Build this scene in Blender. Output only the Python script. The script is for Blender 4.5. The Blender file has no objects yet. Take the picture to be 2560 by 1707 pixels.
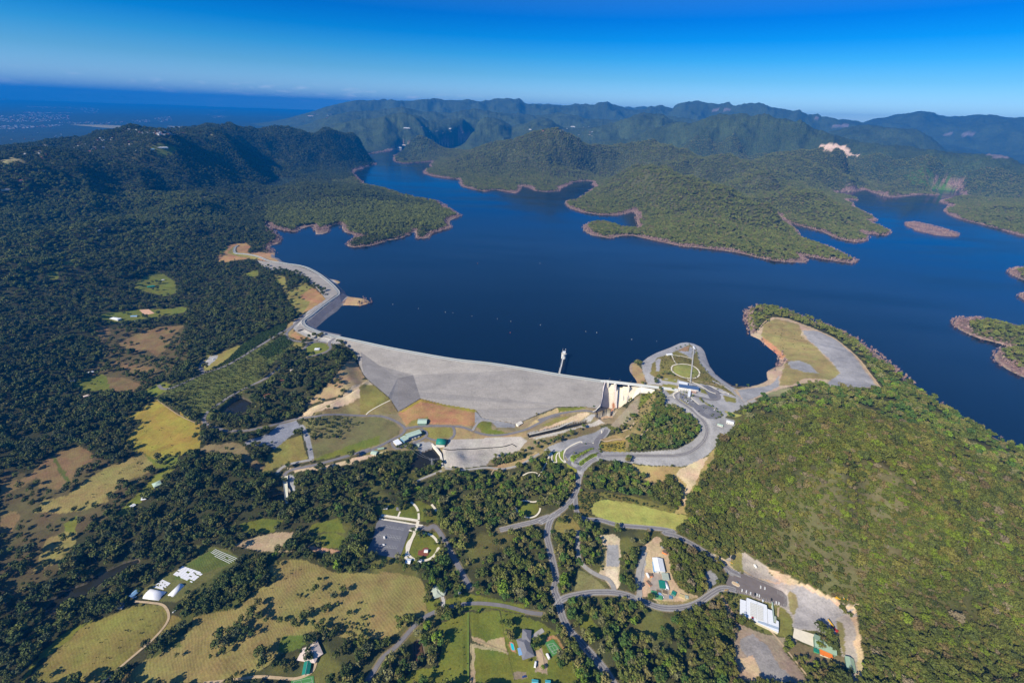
import bpy, bmesh, math, random
import numpy as np
from mathutils import Vector, Matrix
random.seed(7); rng = np.random.default_rng(7)
S = bpy.context.scene; COL = S.collection
R = math.radians

# ---------------------------------------------------------------- camera
F = 1138.0; SL = .042; YH = 281.0; CAMZ = 640.0      # focal length in photo pixels, horizon slope, horizon height
ROLL = math.atan(SL); PITCH = math.atan((853.5-YH)*math.cos(ROLL)/F)
cam = bpy.data.cameras.new('camera'); cam.lens = 36*F/2560; cam.sensor_width = 36
cam.clip_start = 5; cam.clip_end = 200000
camo = bpy.data.objects.new('camera', cam); COL.objects.link(camo); S.camera = camo
fwd = Vector((0, math.cos(PITCH), -math.sin(PITCH))); up0 = Vector((0, math.sin(PITCH), math.cos(PITCH)))
rt0 = Vector((1, 0, 0))
rt = rt0*math.cos(ROLL)+up0*math.sin(ROLL); up = up0*math.cos(ROLL)-rt0*math.sin(ROLL)
camo.matrix_world = Matrix(((rt.x, up.x, -fwd.x, 0), (rt.y, up.y, -fwd.y, 0), (rt.z, up.z, -fwd.z, CAMZ), (0, 0, 0, 1)))

# ---------------------------------------------------------------- sky and sun
SUN_EL = R(34); SUN_AZ = math.atan2(-math.sin(R(40)), -math.cos(R(40)))     # shadows run right and away
sdir = Vector((math.cos(SUN_AZ)*math.cos(SUN_EL), math.sin(SUN_AZ)*math.cos(SUN_EL), math.sin(SUN_EL)))
sl = bpy.data.lights.new('sun', 'SUN'); sl.energy = 5.0; sl.angle = R(.5); sl.color = (1, .90, .71)
so = bpy.data.objects.new('sun', sl); COL.objects.link(so)
so.rotation_euler = sdir.to_track_quat('Z', 'Y').to_euler()
W = bpy.data.worlds.new('World'); S.world = W; W.use_nodes = True
nt = W.node_tree; nt.nodes.clear()
sky = nt.nodes.new('ShaderNodeTexSky'); sky.sky_type = 'NISHITA'; sky.sun_disc = False
sky.sun_elevation = SUN_EL; sky.sun_rotation = math.atan2(sdir.x, sdir.y); sky.altitude = 640
sky.air_density = .9; sky.dust_density = .25; sky.ozone_density = 2.2
hs = nt.nodes.new('ShaderNodeHueSaturation'); hs.inputs['Saturation'].default_value = 1.0
bg = nt.nodes.new('ShaderNodeBackground'); bg.inputs[1].default_value = .14
wo = nt.nodes.new('ShaderNodeOutputWorld')
def wn(t, **k):
    n = nt.nodes.new(t)
    for a, b in k.items(): setattr(n, a, b)
    return n
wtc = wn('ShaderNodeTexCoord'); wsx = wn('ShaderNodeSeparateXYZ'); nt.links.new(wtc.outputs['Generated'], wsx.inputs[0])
rmp = wn('ShaderNodeValToRGB'); e_ = rmp.color_ramp.elements; e_[0].position = 0; e_[0].color = (0.52, 0.70, 0.95, 1); e_[1].position = 1; e_[1].color = (.32, .52, .74, 1)  # ramp's top end, above the view, kept paler to add ambient fill light
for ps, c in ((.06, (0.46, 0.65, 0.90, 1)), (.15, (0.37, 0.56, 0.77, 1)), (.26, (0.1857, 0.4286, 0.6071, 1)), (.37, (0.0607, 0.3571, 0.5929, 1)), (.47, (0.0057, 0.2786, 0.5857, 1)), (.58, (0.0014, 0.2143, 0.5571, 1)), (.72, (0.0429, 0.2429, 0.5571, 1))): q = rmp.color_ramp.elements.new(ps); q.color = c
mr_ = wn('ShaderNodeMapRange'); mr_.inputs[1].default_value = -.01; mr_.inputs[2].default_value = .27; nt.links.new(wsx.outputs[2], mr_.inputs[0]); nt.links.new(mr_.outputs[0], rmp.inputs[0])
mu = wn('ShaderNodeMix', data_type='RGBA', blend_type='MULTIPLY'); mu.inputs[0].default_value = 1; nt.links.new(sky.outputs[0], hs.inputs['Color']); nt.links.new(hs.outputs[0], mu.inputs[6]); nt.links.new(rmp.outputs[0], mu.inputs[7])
# a thin row of far cumulus just over the horizon on the sea side
mpn = wn('ShaderNodeMapping'); mpn.inputs['Scale'].default_value = (26, 26, 130); cn_ = wn('ShaderNodeTexNoise'); cn_.inputs['Scale'].default_value = 1; cn_.inputs['Detail'].default_value = 5; nt.links.new(wtc.outputs['Generated'], mpn.inputs[0]); nt.links.new(mpn.outputs[0], cn_.inputs['Vector'])
cr_ = wn('ShaderNodeMapRange'); cr_.inputs[1].default_value = .54; cr_.inputs[2].default_value = .72; nt.links.new(cn_.outputs[0], cr_.inputs[0])
cb_ = wn('ShaderNodeMapRange', interpolation_type='SMOOTHSTEP'); cb_.inputs[1].default_value = .034; cb_.inputs[2].default_value = .018; nt.links.new(wsx.outputs[2], cb_.inputs[0]); cl_ = wn('ShaderNodeMapRange', interpolation_type='SMOOTHSTEP'); cl_.inputs[1].default_value = .1; cl_.inputs[2].default_value = -.25; nt.links.new(wsx.outputs[0], cl_.inputs[0])
m1 = wn('ShaderNodeMath', operation='MULTIPLY'); m2 = wn('ShaderNodeMath', operation='MULTIPLY'); m3 = wn('ShaderNodeMath', operation='MULTIPLY'); m3.inputs[1].default_value = .34; nt.links.new(cr_.outputs[0], m1.inputs[0]); nt.links.new(cb_.outputs[0], m1.inputs[1]); nt.links.new(m1.outputs[0], m2.inputs[0]); nt.links.new(cl_.outputs[0], m2.inputs[1]); nt.links.new(m2.outputs[0], m3.inputs[0])
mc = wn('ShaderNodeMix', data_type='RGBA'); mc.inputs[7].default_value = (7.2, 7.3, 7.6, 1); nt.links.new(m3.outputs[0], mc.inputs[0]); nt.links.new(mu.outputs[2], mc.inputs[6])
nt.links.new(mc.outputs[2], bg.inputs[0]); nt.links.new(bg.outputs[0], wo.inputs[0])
S.view_settings.view_transform = 'Standard'; S.view_settings.look = 'None'
S.view_settings.exposure = .55; S.view_settings.gamma = 1; S.view_settings.use_curve_mapping = False
S.render.engine = 'CYCLES'; S.cycles.max_bounces = 5; S.cycles.volume_bounces = 0; S.cycles.diffuse_bounces = 2
S.cycles.use_denoising = True

# ---------------------------------------------------------------- reading positions
FR = {'A1': (0, 150, 3.484), 'A2': (640, 150, 3.484), 'A3': (1280, 150, 3.484), 'A4': (1920, 150, 3.484),
      'A5': (0, 560, 3.484), 'A6': (500, 560, 3.484), 'A7': (1140, 700, 3.484), 'A8': (1780, 600, 2.851),
      'B1': (0, 960, 4.238), 'B2': (0, 1330, 4.16), 'B3': (450, 960, 4.238), 'B4': (450, 1330, 4.16),
      'B5': (900, 960, 4.238), 'B6': (900, 1330, 4.16), 'B7': (1350, 960, 4.238), 'B8': (1350, 1330, 4.16),
      'C1': (1780, 1330, 4.16), 'C2': (1580, 850, 7.465), 'C3': (1380, 860, 7.465), 'C4': (1800, 1380, 7.465),
      'C5': (900, 1250, 9.222), 'C6': (940, 1040, 9.046), 'C7': (1560, 1340, 7.842), 'C8': (1240, 1540, 9.8),
      'F': (0, 0, .91875), 'S': (0, 0, 1)}
def P(s):
    """'A5 10,20 30,40,z B1 5,6' -> array of photo positions (x, y[, extra])"""
    out = []
    for t in s.split():
        if t in FR: a, b, k = FR[t]; continue
        v = [float(q) for q in t.split(',')]
        out.append([a+v[0]/k, b+v[1]/k]+v[2:])
    return out
cr, sr, cp, sp_ = math.cos(ROLL), math.sin(ROLL), math.cos(PITCH), math.sin(PITCH)
def ray(p):
    p = np.asarray(p, float); u = p[..., 0]-1280; v = 853.5-p[..., 1]
    u2 = u*cr-v*sr; v2 = u*sr+v*cr
    return np.stack([u2, F*cp+v2*sp_, -F*sp_+v2*cp], -1)
def at_z(x, y, z):
    q = ray([x, y]); t = (z-CAMZ)/q[2]; return np.array([q[0]*t, q[1]*t, z])
def at_r(x, y, r):
    q = ray([x, y]); h = math.hypot(q[0], q[1]); return np.array([q[0]*r/h, q[1]*r/h, CAMZ+q[2]*r/h])

# ---------------------------------------------------------------- noise on the plane
_pt = rng.permutation(512); _pt = np.concatenate([_pt, _pt]); _ga = rng.random(512)*2*math.pi
_gx, _gy = np.cos(_ga), np.sin(_ga)
def perlin(x, y):
    xi = np.floor(x).astype(np.int64); yi = np.floor(y).astype(np.int64); xf = x-xi; yf = y-yi
    u = xf*xf*xf*(xf*(xf*6-15)+10); v = yf*yf*yf*(yf*(yf*6-15)+10)
    def g(i, j, dx, dy):
        h = _pt[(_pt[(xi+i) & 511]+yi+j) & 511]; return _gx[h]*dx+_gy[h]*dy
    a = g(0, 0, xf, yf); b = g(1, 0, xf-1, yf); c = g(0, 1, xf, yf-1); d = g(1, 1, xf-1, yf-1)
    return ((a+(b-a)*u)+((c+(d-c)*u)-(a+(b-a)*u))*v)*1.5
def fbm(x, y, o=4):
    s = 0; a = 1; t = 0
    for k in range(o):
        s = s+a*perlin(x+17.3*k, y-9.1*k); t += a; a *= .5; x = x*2.03; y = y*2.03
    return s/t
def ridged(x, y, o=4):
    s = 0; a = 1; t = 0
    for k in range(o):
        s = s+a*(1-2*np.abs(perlin(x+31.7*k, y+5.9*k))); t += a; a *= .5; x = x*2.1; y = y*2.1
    return s/t
def inside(X, Y, poly):
    poly = np.asarray(poly)[:, :2]; r = np.zeros(X.shape, bool)
    m = (X >= poly[:, 0].min()) & (X <= poly[:, 0].max()) & (Y >= poly[:, 1].min()) & (Y <= poly[:, 1].max())
    x = X[m]; y = Y[m]; c = np.zeros(x.shape, bool); n = len(poly)
    for i in range(n):
        x1, y1 = poly[i]; x2, y2 = poly[(i+1) % n]
        if y1 == y2: continue
        k = ((y1 > y) != (y2 > y)) & (x < (x2-x1)*(y-y1)/(y2-y1)+x1); c ^= k
    r[m] = c; return r
def seg_dist(x, y, pts, closed=False):
    """distance to a polyline, and the height carried by its third column at the nearest place"""
    pts = np.asarray(pts, float); n = len(pts); best = np.full(x.shape, 1e18); bz = np.zeros(x.shape)
    for i in range(n if closed else n-1):
        a = pts[i]; b = pts[(i+1) % n]; d = b[:2]-a[:2]; L = d@d+1e-9
        t = np.clip(((x-a[0])*d[0]+(y-a[1])*d[1])/L, 0, 1)
        q = (x-a[0]-t*d[0])**2+(y-a[1]-t*d[1])**2; m = q < best
        best = np.where(m, q, best)
        if pts.shape[1] > 2: bz = np.where(m, a[2]+t*(b[2]-a[2]), bz)
    return np.sqrt(best), bz

# ---------------------------------------------------------------- the terrain grid (finer near, coarser far)
WL = 52.0                                               # level of the lake
NA, NR = 1400, 1240
az = np.linspace(R(-76), R(76), NA)
lr = np.concatenate([np.linspace(math.log(190), math.log(3200), 760, endpoint=False), np.linspace(math.log(3200), math.log(60000), NR-760)])
rr = np.exp(lr)
GX = np.sin(az)[None, :]*rr[:, None]; GY = np.cos(az)[None, :]*rr[:, None]

LAKE = ('A6 1000,915 1120,810 1240,708 1300,708 1400,712 1475,690 1470,665 1400,645 1290,632 1240,580 1200,545 1160,522 1210,520 1228,500 1150,480 1070,472 1010,430 920,385 800,352 715,325 690,300 650,290 655,250 600,205 640,180 690,170 700,130 620,60 600,0 '
 'A2 110,1440 150,1465 260,1490 340,1500 400,1470 500,1440 515,1520 570,1520 630,1500 640,1450 740,1420 770,1500 880,1530 '
 'A6 1370,105 1270,190 1340,205 1450,195 1590,160 1790,110 1880,60 1890,130 1990,125 2010,85 2100,60 2190,35 '
 'A2 1690,1400 1760,1370 1790,1355 1690,1300 1600,1240 1480,1215 1250,1165 1150,1130 1000,1095 920,1085 930,1075 870,1010 840,985 870,960 960,930 1050,905 1030,890 940,870 900,850 880,820 950,820 1060,810 1230,775 1290,770 1350,775 1500,775 1560,760 1700,750 1930,735 1940,745 1870,772 '
 '1750,790 1560,790 1400,800 1300,805 1250,812 1195,855 1210,885 1280,905 1400,895 1540,885 1550,900 1510,915 1540,935 1470,960 1460,985 1520,1010 1640,1030 1760,1040 1790,1085 1810,1110 1900,1130 1990,1150 2080,1130 2230,1160 '
 'A3 40,1165 70,1130 75,1100 150,1110 200,1140 290,1150 400,1145 440,1115 510,1070 600,1055 700,1055 715,1110 640,1170 600,1205 540,1225 480,1230 470,1255 520,1300 620,1330 760,1350 900,1355 1000,1340 1060,1315 1075,1380 1105,1440 1080,1470 980,1470 900,1440 800,1410 680,1420 620,1450 630,1490 700,1530 850,1555 960,1530 1050,1530 1180,1560 '
 'F 1560,565 1700,582 1780,600 1850,604 1852,598 1830,583 1870,592 1960,606 1968,598 1940,585 1900,566 '
 'A4 320,1568 270,1540 260,1500 210,1450 110,1400 10,1335 25,1325 90,1340 100,1370 200,1420 330,1460 450,1490 560,1540 640,1565 760,1590 860,1570 880,1510 1000,1530 1080,1515 1060,1490 980,1450 860,1410 900,1410 940,1400 930,1380 860,1340 800,1310 740,1280 745,1255 690,1230 700,1215 770,1225 785,1210 720,1190 600,1170 '
 '560,1150 640,1150 740,1150 830,1125 900,1150 980,1180 1060,1200 1150,1195 1250,1180 1330,1175 1440,1180 1500,1175 1440,1160 1360,1130 1400,1125 1500,1130 1600,1140 1680,1150 1700,1180 1840,1205 1900,1215 1840,1215 1700,1210 1600,1210 1510,1225 1500,1240 1580,1265 1535,1300 1540,1325 1640,1375 1700,1395 1850,1430 1980,1465 2100,1500 2230,1540 3600,1900 '
 'A8 2800,1700 2400,1600 2224,1520 2000,1400 1800,1280 1600,1165 1450,1090 1350,960 1280,900 1200,830 1050,720 900,650 750,590 600,535 500,500 330,470 240,500 250,590 270,640 275,680 340,710 400,765 460,810 480,850 480,890 440,910 390,935 390,970 400,1000 330,1030 260,1045 150,1040 80,1000 0,940 '
 'C2 1700,750 1550,620 1450,490 1400,360 1350,200 1290,130 1150,65 1020,40 900,55 700,145 450,240 300,320 200,400 160,430 130,405 60,405 '
 'C3 1470,360 1445,410 1445,500 1500,580 1560,660 1600,735 1300,705 1040,680 920,668 0,515 A7 0,662 A6 2230,1150 1900,1085 1600,1025 1400,990 1160,950')
ISLES = ['A4 1205,1415 1290,1415 1400,1440 1550,1480 1680,1525 1600,1540 1450,1525 1300,1490 1220,1450',
         'A8 2110,225 2160,205 2224,195 2500,195 2500,330 2224,290 2150,255', 'A8 2180,400 2230,385 2500,380 2500,440 2230,432',
         'A8 1718,592 1745,560 1900,560 2224,640 2700,700 2700,1080 2400,1010 2224,980 2100,920 2020,860 2010,820 2060,780 2110,752 1900,700 1760,640']
lake = np.array([at_z(p[0], p[1], WL)[:2] for p in P(LAKE)])
isles = [np.array([at_z(p[0], p[1], WL)[:2] for p in P(s)]) for s in ISLES]
def wobble(poly, step=40, amp=.16):                     # give straight shore pieces a natural small-scale line
    out = []
    for i in range(len(poly)):
        a, b = poly[i], poly[(i+1) % len(poly)]; L = np.hypot(*(b-a)); n = max(1, int(L/step)) if np.hypot(*a) > 1400 else 1
        nrm = np.array([-(b-a)[1], (b-a)[0]])/(L+1e-6)
        for k in range(n):
            t = k/n; q = a+(b-a)*t
            out.append(q+nrm*(0 if k == 0 else L*amp*.6*float(perlin(np.array([q[0]/90]), np.array([q[1]/90]))[0])))
    return np.array(out)
lake = wobble(lake); isles = [wobble(q) for q in isles]

# control heights: position in the photo and either a height (z) or a distance (r km) that fixes it
CTL = '''
z F 700,1150,4 F 1010,1140,1 F 1150,1130,4 B5 1100,780,4 B5 1500,760,6 B5 950,620,9 B5 1400,600,9 F 1020,1090,9 F 900,1120,8 F 1055,1045,14 F 1180,1095,11
z F 760,1055,12 F 700,1075,12 F 800,1120,8 F 590,1020,23 F 510,1050,23 F 440,1060,20 F 370,1110,16 F 840,1050,11 F 640,1180,2 B3 1120,1100,8 B3 1100,970,9 B5 520,900,1 B5 850,900,3 B5 1300,890,8 B5 1700,840,14 B5 1950,700,22 B5 2100,600,26
z F 300,800,34 F 360,650,66 F 270,730,46 F 200,860,32 F 380,900,32 F 470,940,28 F 480,850,36 F 560,800,46 F 655,765,56 F 60,720,90 F 0,600,150 F 100,500,170 F 40,850,60 F 120,950,22 F 0,1000,30 F 150,1080,12 F 60,1150,8 F 0,1250,4 F 250,1150,8 F 350,1110,10
z F 700,870,52 F 640,900,40 F 720,950,34 F 800,900,42 F 600,950,28 F 760,830,57 F 830,830,50 F 840,880,36 F 850,900,30 F 800,930,20 F 690,960,14 F 880,940,15 F 620,830,46 F 480,960,25 F 660,790,56
z F 470,460,170 F 600,500,90 F 350,500,130 F 450,560,84 F 620,560,56 F 540,575,62 F 520,600,60 F 560,680,48 F 600,730,50 F 450,700,44 F 640,670,52 F 660,640,58 F 700,680,54 F 690,720,58 F 500,650,44 F 600,600,56 F 420,620,56 F 540,520,86 F 500,480,120 F 300,560,120 F 230,520,160 F 150,620,130 F 200,450,200 F 560,440,120 F 620,380,160 F 380,430,200 F 300,400,230
z B1 0,1500,4 B2 500,100,4 B2 100,600,3 B2 700,650,0 B2 1200,380,0 B2 1500,300,0 B2 600,1400,7 B2 1300,900,8 B2 2000,1100,11 B2 1650,600,6 B4 300,300,6 B4 600,400,10 B4 1000,900,14 B4 200,1300,12 B4 1500,1400,14 B4 1700,700,14 B4 900,80,8 B4 1500,80,10 B6 300,700,14 B6 900,700,16 B6 800,1300,17 B6 1700,1300,18 B6 1200,1500,18 B6 1300,400,14 B6 300,100,10 B6 650,150,10 B5 300,1350,9 B5 800,1300,10 B5 1200,1200,10 B5 1700,1300,13 B5 900,1100,7 B5 300,1000,5
z B7 100,800,30 B7 400,800,32 B7 250,650,30 B7 700,760,34 B7 1200,750,38 B7 1500,750,42 B7 1750,550,50 B7 1600,300,58 B7 1450,100,61 B7 1350,150,60 B7 1000,450,46 B7 1300,500,50 B7 800,520,38 B7 1500,500,48 B7 900,650,36 B7 1300,850,36 B7 1600,950,34 B7 1000,900,30 B7 600,900,26 B7 1300,1100,24 B7 700,1100,22 B7 400,1050,22 B7 300,1300,18 B7 100,1450,16 B7 600,1300,19 B7 1100,1400,20 B7 1500,1450,21 B7 1850,400,60 B7 1980,480,58 B7 1900,560,54 B7 1850,750,46 B7 1700,1000,34 B7 1580,1250,26 B7 300,540,26 B7 550,450,24 B7 650,480,28 B7 50,650,24 B7 200,1000,20
z B8 200,300,15 B8 700,300,17 B8 1200,400,19 B8 1600,300,22 B8 1900,400,24 B8 500,700,16 B8 1300,760,18 B8 1800,600,22 B8 300,1000,17 B8 1000,1000,18 B8 1700,1000,20 B8 600,1400,18 B8 1400,1400,20 B8 2000,1300,22 C1 200,500,24 C1 700,700,24 C1 1100,800,26 C1 1400,800,30 C1 1200,1000,26 C1 1450,1300,30 C1 700,1300,24 C1 1100,1500,26 C1 600,350,26 C1 1550,1500,34
z C2 300,500,60 C2 700,600,63 C2 1100,600,64 C2 1000,200,62 C2 1300,400,60 C2 1600,800,62 C2 1000,850,65 C2 700,850,63 C2 400,700,61 C2 200,600,58 C2 100,600,56 C2 1300,1000,63 C2 1700,1050,62 C2 1000,1100,63 C2 1400,1300,62 C2 1800,1300,62 C2 1700,1500,61 C2 500,1000,61 A7 1640,1050,50 A7 1740,1050,56 A7 1600,1180,44 A7 1500,1300,36 A7 1400,1400,32 A7 1700,980,56
z A8 200,1100,62 A8 400,1060,64 A8 600,1000,68 A8 500,950,66 A8 430,1000,60 A8 430,700,58 A8 700,800,64 A8 600,900,66 A8 900,980,72 A8 1000,800,70 A8 1150,1000,80 A8 400,560,62 A8 350,530,64 A8 700,610,70 A8 1000,740,70 A8 1200,900,74 A8 1300,1000,74 A8 280,600,56
z F 1680,980,60 F 1720,960,70 F 1800,920,82 F 1900,900,92 F 2000,905,90 F 2080,930,88 F 2150,975,92 F 2220,1010,92 F 2290,1045,76 F 2352,1075,68 F 2500,1140,62 F 1930,1070,205 F 2060,1110,192 F 2160,1160,152 F 2260,1220,106 F 2352,1290,80 F 2500,1350,66 F 1850,1120,152 F 1850,1020,124 F 2000,1000,138 F 1750,1080,84 F 1700,1180,58 F 1640,1130,44 F 1600,1200,28 F 1570,1240,24 F 1800,1250,58 F 1900,1300,68 F 1750,1270,34 F 2000,1330,84 F 2100,1350,82 F 2250,1400,62 F 2352,1450,46 F 2000,1450,46 F 2200,1500,46 F 2050,1560,38 F 2352,1568,38 F 1990,1200,120 F 2150,1060,128
z A1 0,985,22 A1 300,905,22 A1 650,840,24 A1 900,765,26 A1 1020,735,28 A1 1300,680,30 A1 1500,635,34 A1 1700,595,40 A1 -300,1010,20
r A1 -300,1040,3.0 A1 0,1010,3.05 A1 300,935,3.15 A1 650,870,3.3 A1 900,795,3.45 A1 1020,765,3.55 A1 1300,708,3.8 A1 1500,665,4.05 A1 1700,625,4.4 A1 1850,603,4.7 A1 2000,565,5.3 A1 2200,572,5.4 A2 300,578,5.6 A2 600,590,5.9 A2 900,582,6.1 A2 1150,600,6.4 A2 1400,640,6.7 A2 1550,720,6.9
z A2 300,800,170 A2 600,820,130 A2 100,900,150 A2 700,950,80 A2 500,900,120 A2 1200,700,110 A2 900,730,100 A2 1450,730,70 A2 300,1000,120
z A2 200,1150,96 A2 450,1080,150 A2 750,1130,128 A2 400,1250,90 A2 700,1300,78 A2 1000,1250,92 A2 1200,1230,84 A2 1400,1300,76 A2 1600,1330,66 A2 250,1350,66 A2 1100,1380,72 A2 1300,1450,62 A2 50,1250,60 A2 20,1100,80
z A2 1400,850,66 A2 1600,830,66 A2 1700,900,110
r A2 1700,790,6.2 A2 2000,735,5.9 A2 2230,705,5.6 A3 150,660,5.4 A3 330,625,5.3 A3 450,650,5.35 A3 560,700,5.4 A3 800,735,5.6 A3 960,730,5.8 A3 1180,668,6.0 A3 1290,710,5.9 A3 1560,760,5.6 A3 1800,880,5.2 A3 2000,900,5.3 A3 2230,970,5.5
z A3 200,900,180 A3 450,950,140 A3 330,780,270 A3 0,950,120 A3 650,900,110 A3 700,1000,64 A2 2000,950,110 A3 900,950,120 A3 250,1050,90
r A3 1050,935,4.25 A3 1230,920,3.95 A3 1340,935,3.85 A3 1500,980,3.72 A3 1640,1040,3.62 A3 1720,1110,3.55 A3 1900,1200,3.42 A3 2100,1290,3.32 A4 0,1290,3.3
z A3 1230,925,90 A3 1400,950,86 A3 1600,1000,84 A3 1800,1100,76 A3 2000,1200,70 A3 1000,940,84
z A3 1000,1200,100 A3 850,1150,100 A3 1300,1100,168 A3 1500,1350,90 A3 1300,1350,90 A3 1800,1400,104 A3 2100,1450,80 A3 800,1440,60 F 1800,570,62 F 1550,540,66 F 1920,592,58 F 1700,540,84
r A4 300,1130,4.3 A4 0,1000,4.8 A3 2230,1000,4.8 A4 500,1260,4.0
z A4 300,1340,76 A4 600,1400,76 A4 800,1380,64 A4 100,1180,84 A4 500,1210,66 A4 650,1190,56
r A4 100,830,6.3 A4 300,800,6.2 A4 470,745,6.2 A4 600,760,6.3 A4 700,800,6.2 A4 850,850,6.0 A4 1000,910,5.9 A4 1150,960,5.9 A4 1400,1000,6.0 A4 1650,1100,6.2
z A4 500,1000,90 A4 900,1050,70 A4 1300,1100,66 A4 300,1040,80 A4 650,1110,62 A4 200,1010,84
z A4 1700,1300,76 A4 1900,1250,96 A4 2230,1300,120 A4 2000,1350,84 A4 2230,1420,90 A4 1600,1240,60 A4 2000,1210,80
z A8 1850,620,66 A8 2100,650,70 A8 2224,700,66 A8 2400,780,76 A8 2180,850,68 A8 2300,900,70 A8 2200,240,62 A8 2230,410,56 A8 2600,900,90 A4 1450,1470,54
z A1 0,800,20 A1 600,780,20 A1 0,600,10 A1 500,640,14 A1 1000,640,24 A1 1500,560,40 A1 1900,480,60 A2 300,520,90 A1 1500,430,40 A1 500,450,8 A1 0,420,5 A2 800,470,110 A1 0,370,4 A1 1000,370,10
'''
ctl = []
for line in CTL.strip().split('\n'):
    mode, rest = line.split(' ', 1)
    for p in P(rest): ctl.append(at_z(*p) if mode == 'z' else at_r(p[0], p[1], p[2]*1000))
ctl = np.array(ctl)
shore = lake[::4]; sh = np.column_stack([shore, np.full(len(shore), WL+3.)])
ctl = np.vstack([ctl, sh[np.hypot(sh[:, 0], sh[:, 1]) > 1250]])
extra = [(a_, r_, z_) for a_ in (-76, -66) for r_, z_ in ((200, 10), (500, 12), (900, 20), (1600, 80), (2600, 70), (3400, 40), (4200, 20), (6000, 20))] + \
        [(a_, r_, z_) for a_ in (64, 76) for r_, z_ in ((200, 20), (500, 60), (900, 110), (1500, 80), (3000, 100), (5000, 140))] + \
        [(a_, 210, 16) for a_ in (-40, 0, 40)] + [(a_, r_, 60) for a_ in (-70, -45, -20, 0, 25, 50, 70) for r_ in (9000, 20000, 50000)]
ex = np.array([(math.sin(R(a_))*r_, math.cos(R(a_))*r_, z_) for a_, r_, z_ in extra])
ctl = np.vstack([ctl, ex])
def uv(x, y): return np.arctan2(x, y)*1.0, np.log(np.hypot(x, y))
cu, cv = uv(ctl[:, 0], ctl[:, 1]); cz = ctl[:, 2]
def phi(d2): return np.sqrt(d2+.0002)
A = phi((cu[:, None]-cu[None])**2+(cv[:, None]-cv[None])**2); n = len(cz)
A[np.arange(n), np.arange(n)] -= .004
M = np.zeros((n+1, n+1)); M[:n, :n] = A; M[n, :n] = 1; M[:n, n] = 1
wts = np.linalg.solve(M, np.append(cz, 0))
ia = np.unique(np.append(np.arange(0, NA, 3), NA-1)); ir = np.unique(np.append(np.arange(0, NR, 3), NR-1))
UU, VV = np.meshgrid(az[ia], lr[ir]); Hc = np.full(UU.shape, wts[n])
for k in range(n): Hc += wts[k]*phi((UU-cu[k])**2+(VV-cv[k])**2)
def upsample(C):
    T = np.empty((len(ir), NA));
    for i in range(len(ir)): T[i] = np.interp(az, az[ia], C[i])
    O = np.empty((NR, NA)); j = np.searchsorted(ir, np.arange(NR), side='right')-1; j = np.clip(j, 0, len(ir)-2)
    t = ((np.arange(NR)-ir[j])/(ir[j+1]-ir[j]))[:, None]; return T[j]*(1-t)+T[j+1]*t
H = upsample(Hc)

# distant ranges: skyline seen in the photo and how far off it stands (km)
LAYERS = [(17.5, .12, 'A4 500,640 640,600 820,555 920,520 1000,515 1180,480 1290,468 1350,463 1400,472 1480,500 1560,512 1700,505 1800,495 1980,500 2160,522 2230,515 2500,510'),
 (19.5, .08, 'A3 60,420 150,397 230,394 330,390 400,403 520,420 800,430 1000,420 1060,425 1100,415 1150,412 1200,425'),
 (15, .11, 'A2 950,362 1000,357 1100,353 1400,357 1560,350 1700,352 1850,357 1970,375 2080,358 2230,350 A3 0,350 70,353 115,395 200,400 330,400 400,405 520,405 570,395 620,405 720,405 755,380 790,390 830,376 870,400 1000,430 1100,438 1200,420 1290,415 1400,428 1415,400 1450,385 1540,387 1620,373 1700,390 1790,400 1890,392 1930,410 2150,395 2230,415 A4 0,420 150,435 210,460 260,460 340,490 430,492 470,515 640,528 830,557 1000,600 1200,660 1400,740'),
 (11.5, .12, 'A2 1000,452 1100,446 1280,420 1450,460 1700,470 1900,440 2100,470 2230,480 A3 60,470 200,500 400,470 700,520 900,530 1100,540 1300,500 A4 500,640 700,590 830,580 1000,592 1250,608 1340,640 1420,685 1500,750 1560,800'),
 (9.3, .13, 'A2 1000,520 1280,470 1400,490 1500,540 1700,520 1900,480 2100,520 2230,590 A3 100,560 200,520 300,520 450,600 700,600 900,560 1040,500 1150,480 1300,490 1400,540 1500,600'),
 (8.0, .12, 'A3 1000,700 1230,605 1350,570 1440,562 1560,560 1700,505 1850,500 2000,495 2230,502 A4 0,512 200,545 300,560 400,605 560,655 760,722 900,765 1200,900'),
 (7.6, .10, 'A4 400,900 600,760 700,722 900,735 1060,752 1300,790 1560,802 1850,822 2000,850 2100,872 2230,930 2500,960')]
lakeU, lakeV = uv(lake[:, 0], lake[:, 1])
for q, (km, w, s) in enumerate(LAYERS):
    p = np.array([t[:2] for t in P(s)]); rv = ray(p); a_ = np.arctan2(rv[:, 0], rv[:, 1]); e_ = rv[:, 2]/np.hypot(rv[:, 0], rv[:, 1])
    o = np.argsort(a_); e = np.interp(az, a_[o], e_[o])
    off = np.clip(np.maximum(a_.min()-az, az-a_.max()), 0, 9)/np.where(az < a_.min(), .13, .10)
    Rk = km*1000*(1+.05*fbm(az*9+q*7, az*0+q, 3)); Zk = np.maximum(CAMZ+Rk*e+14*perlin(az*230, az*0+q*3.3)*(km < 16)*.6, 0)*np.exp(-off**2)
    d = (lr[:, None]-np.log(Rk)[None])
    prof = np.exp(-(d/w)**2)
    # spurs running down from the crest
    wv_ = km*85.; spur = 1+.62*np.clip(np.abs(d)/w, 0, 1)**.8*(ridged(GX/wv_+q*3.1, GY/wv_+q, 4)-.25)
    H = np.maximum(H, Zk[None]*prof*np.where(np.abs(d) < 1e-3, 1, spur))
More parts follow.
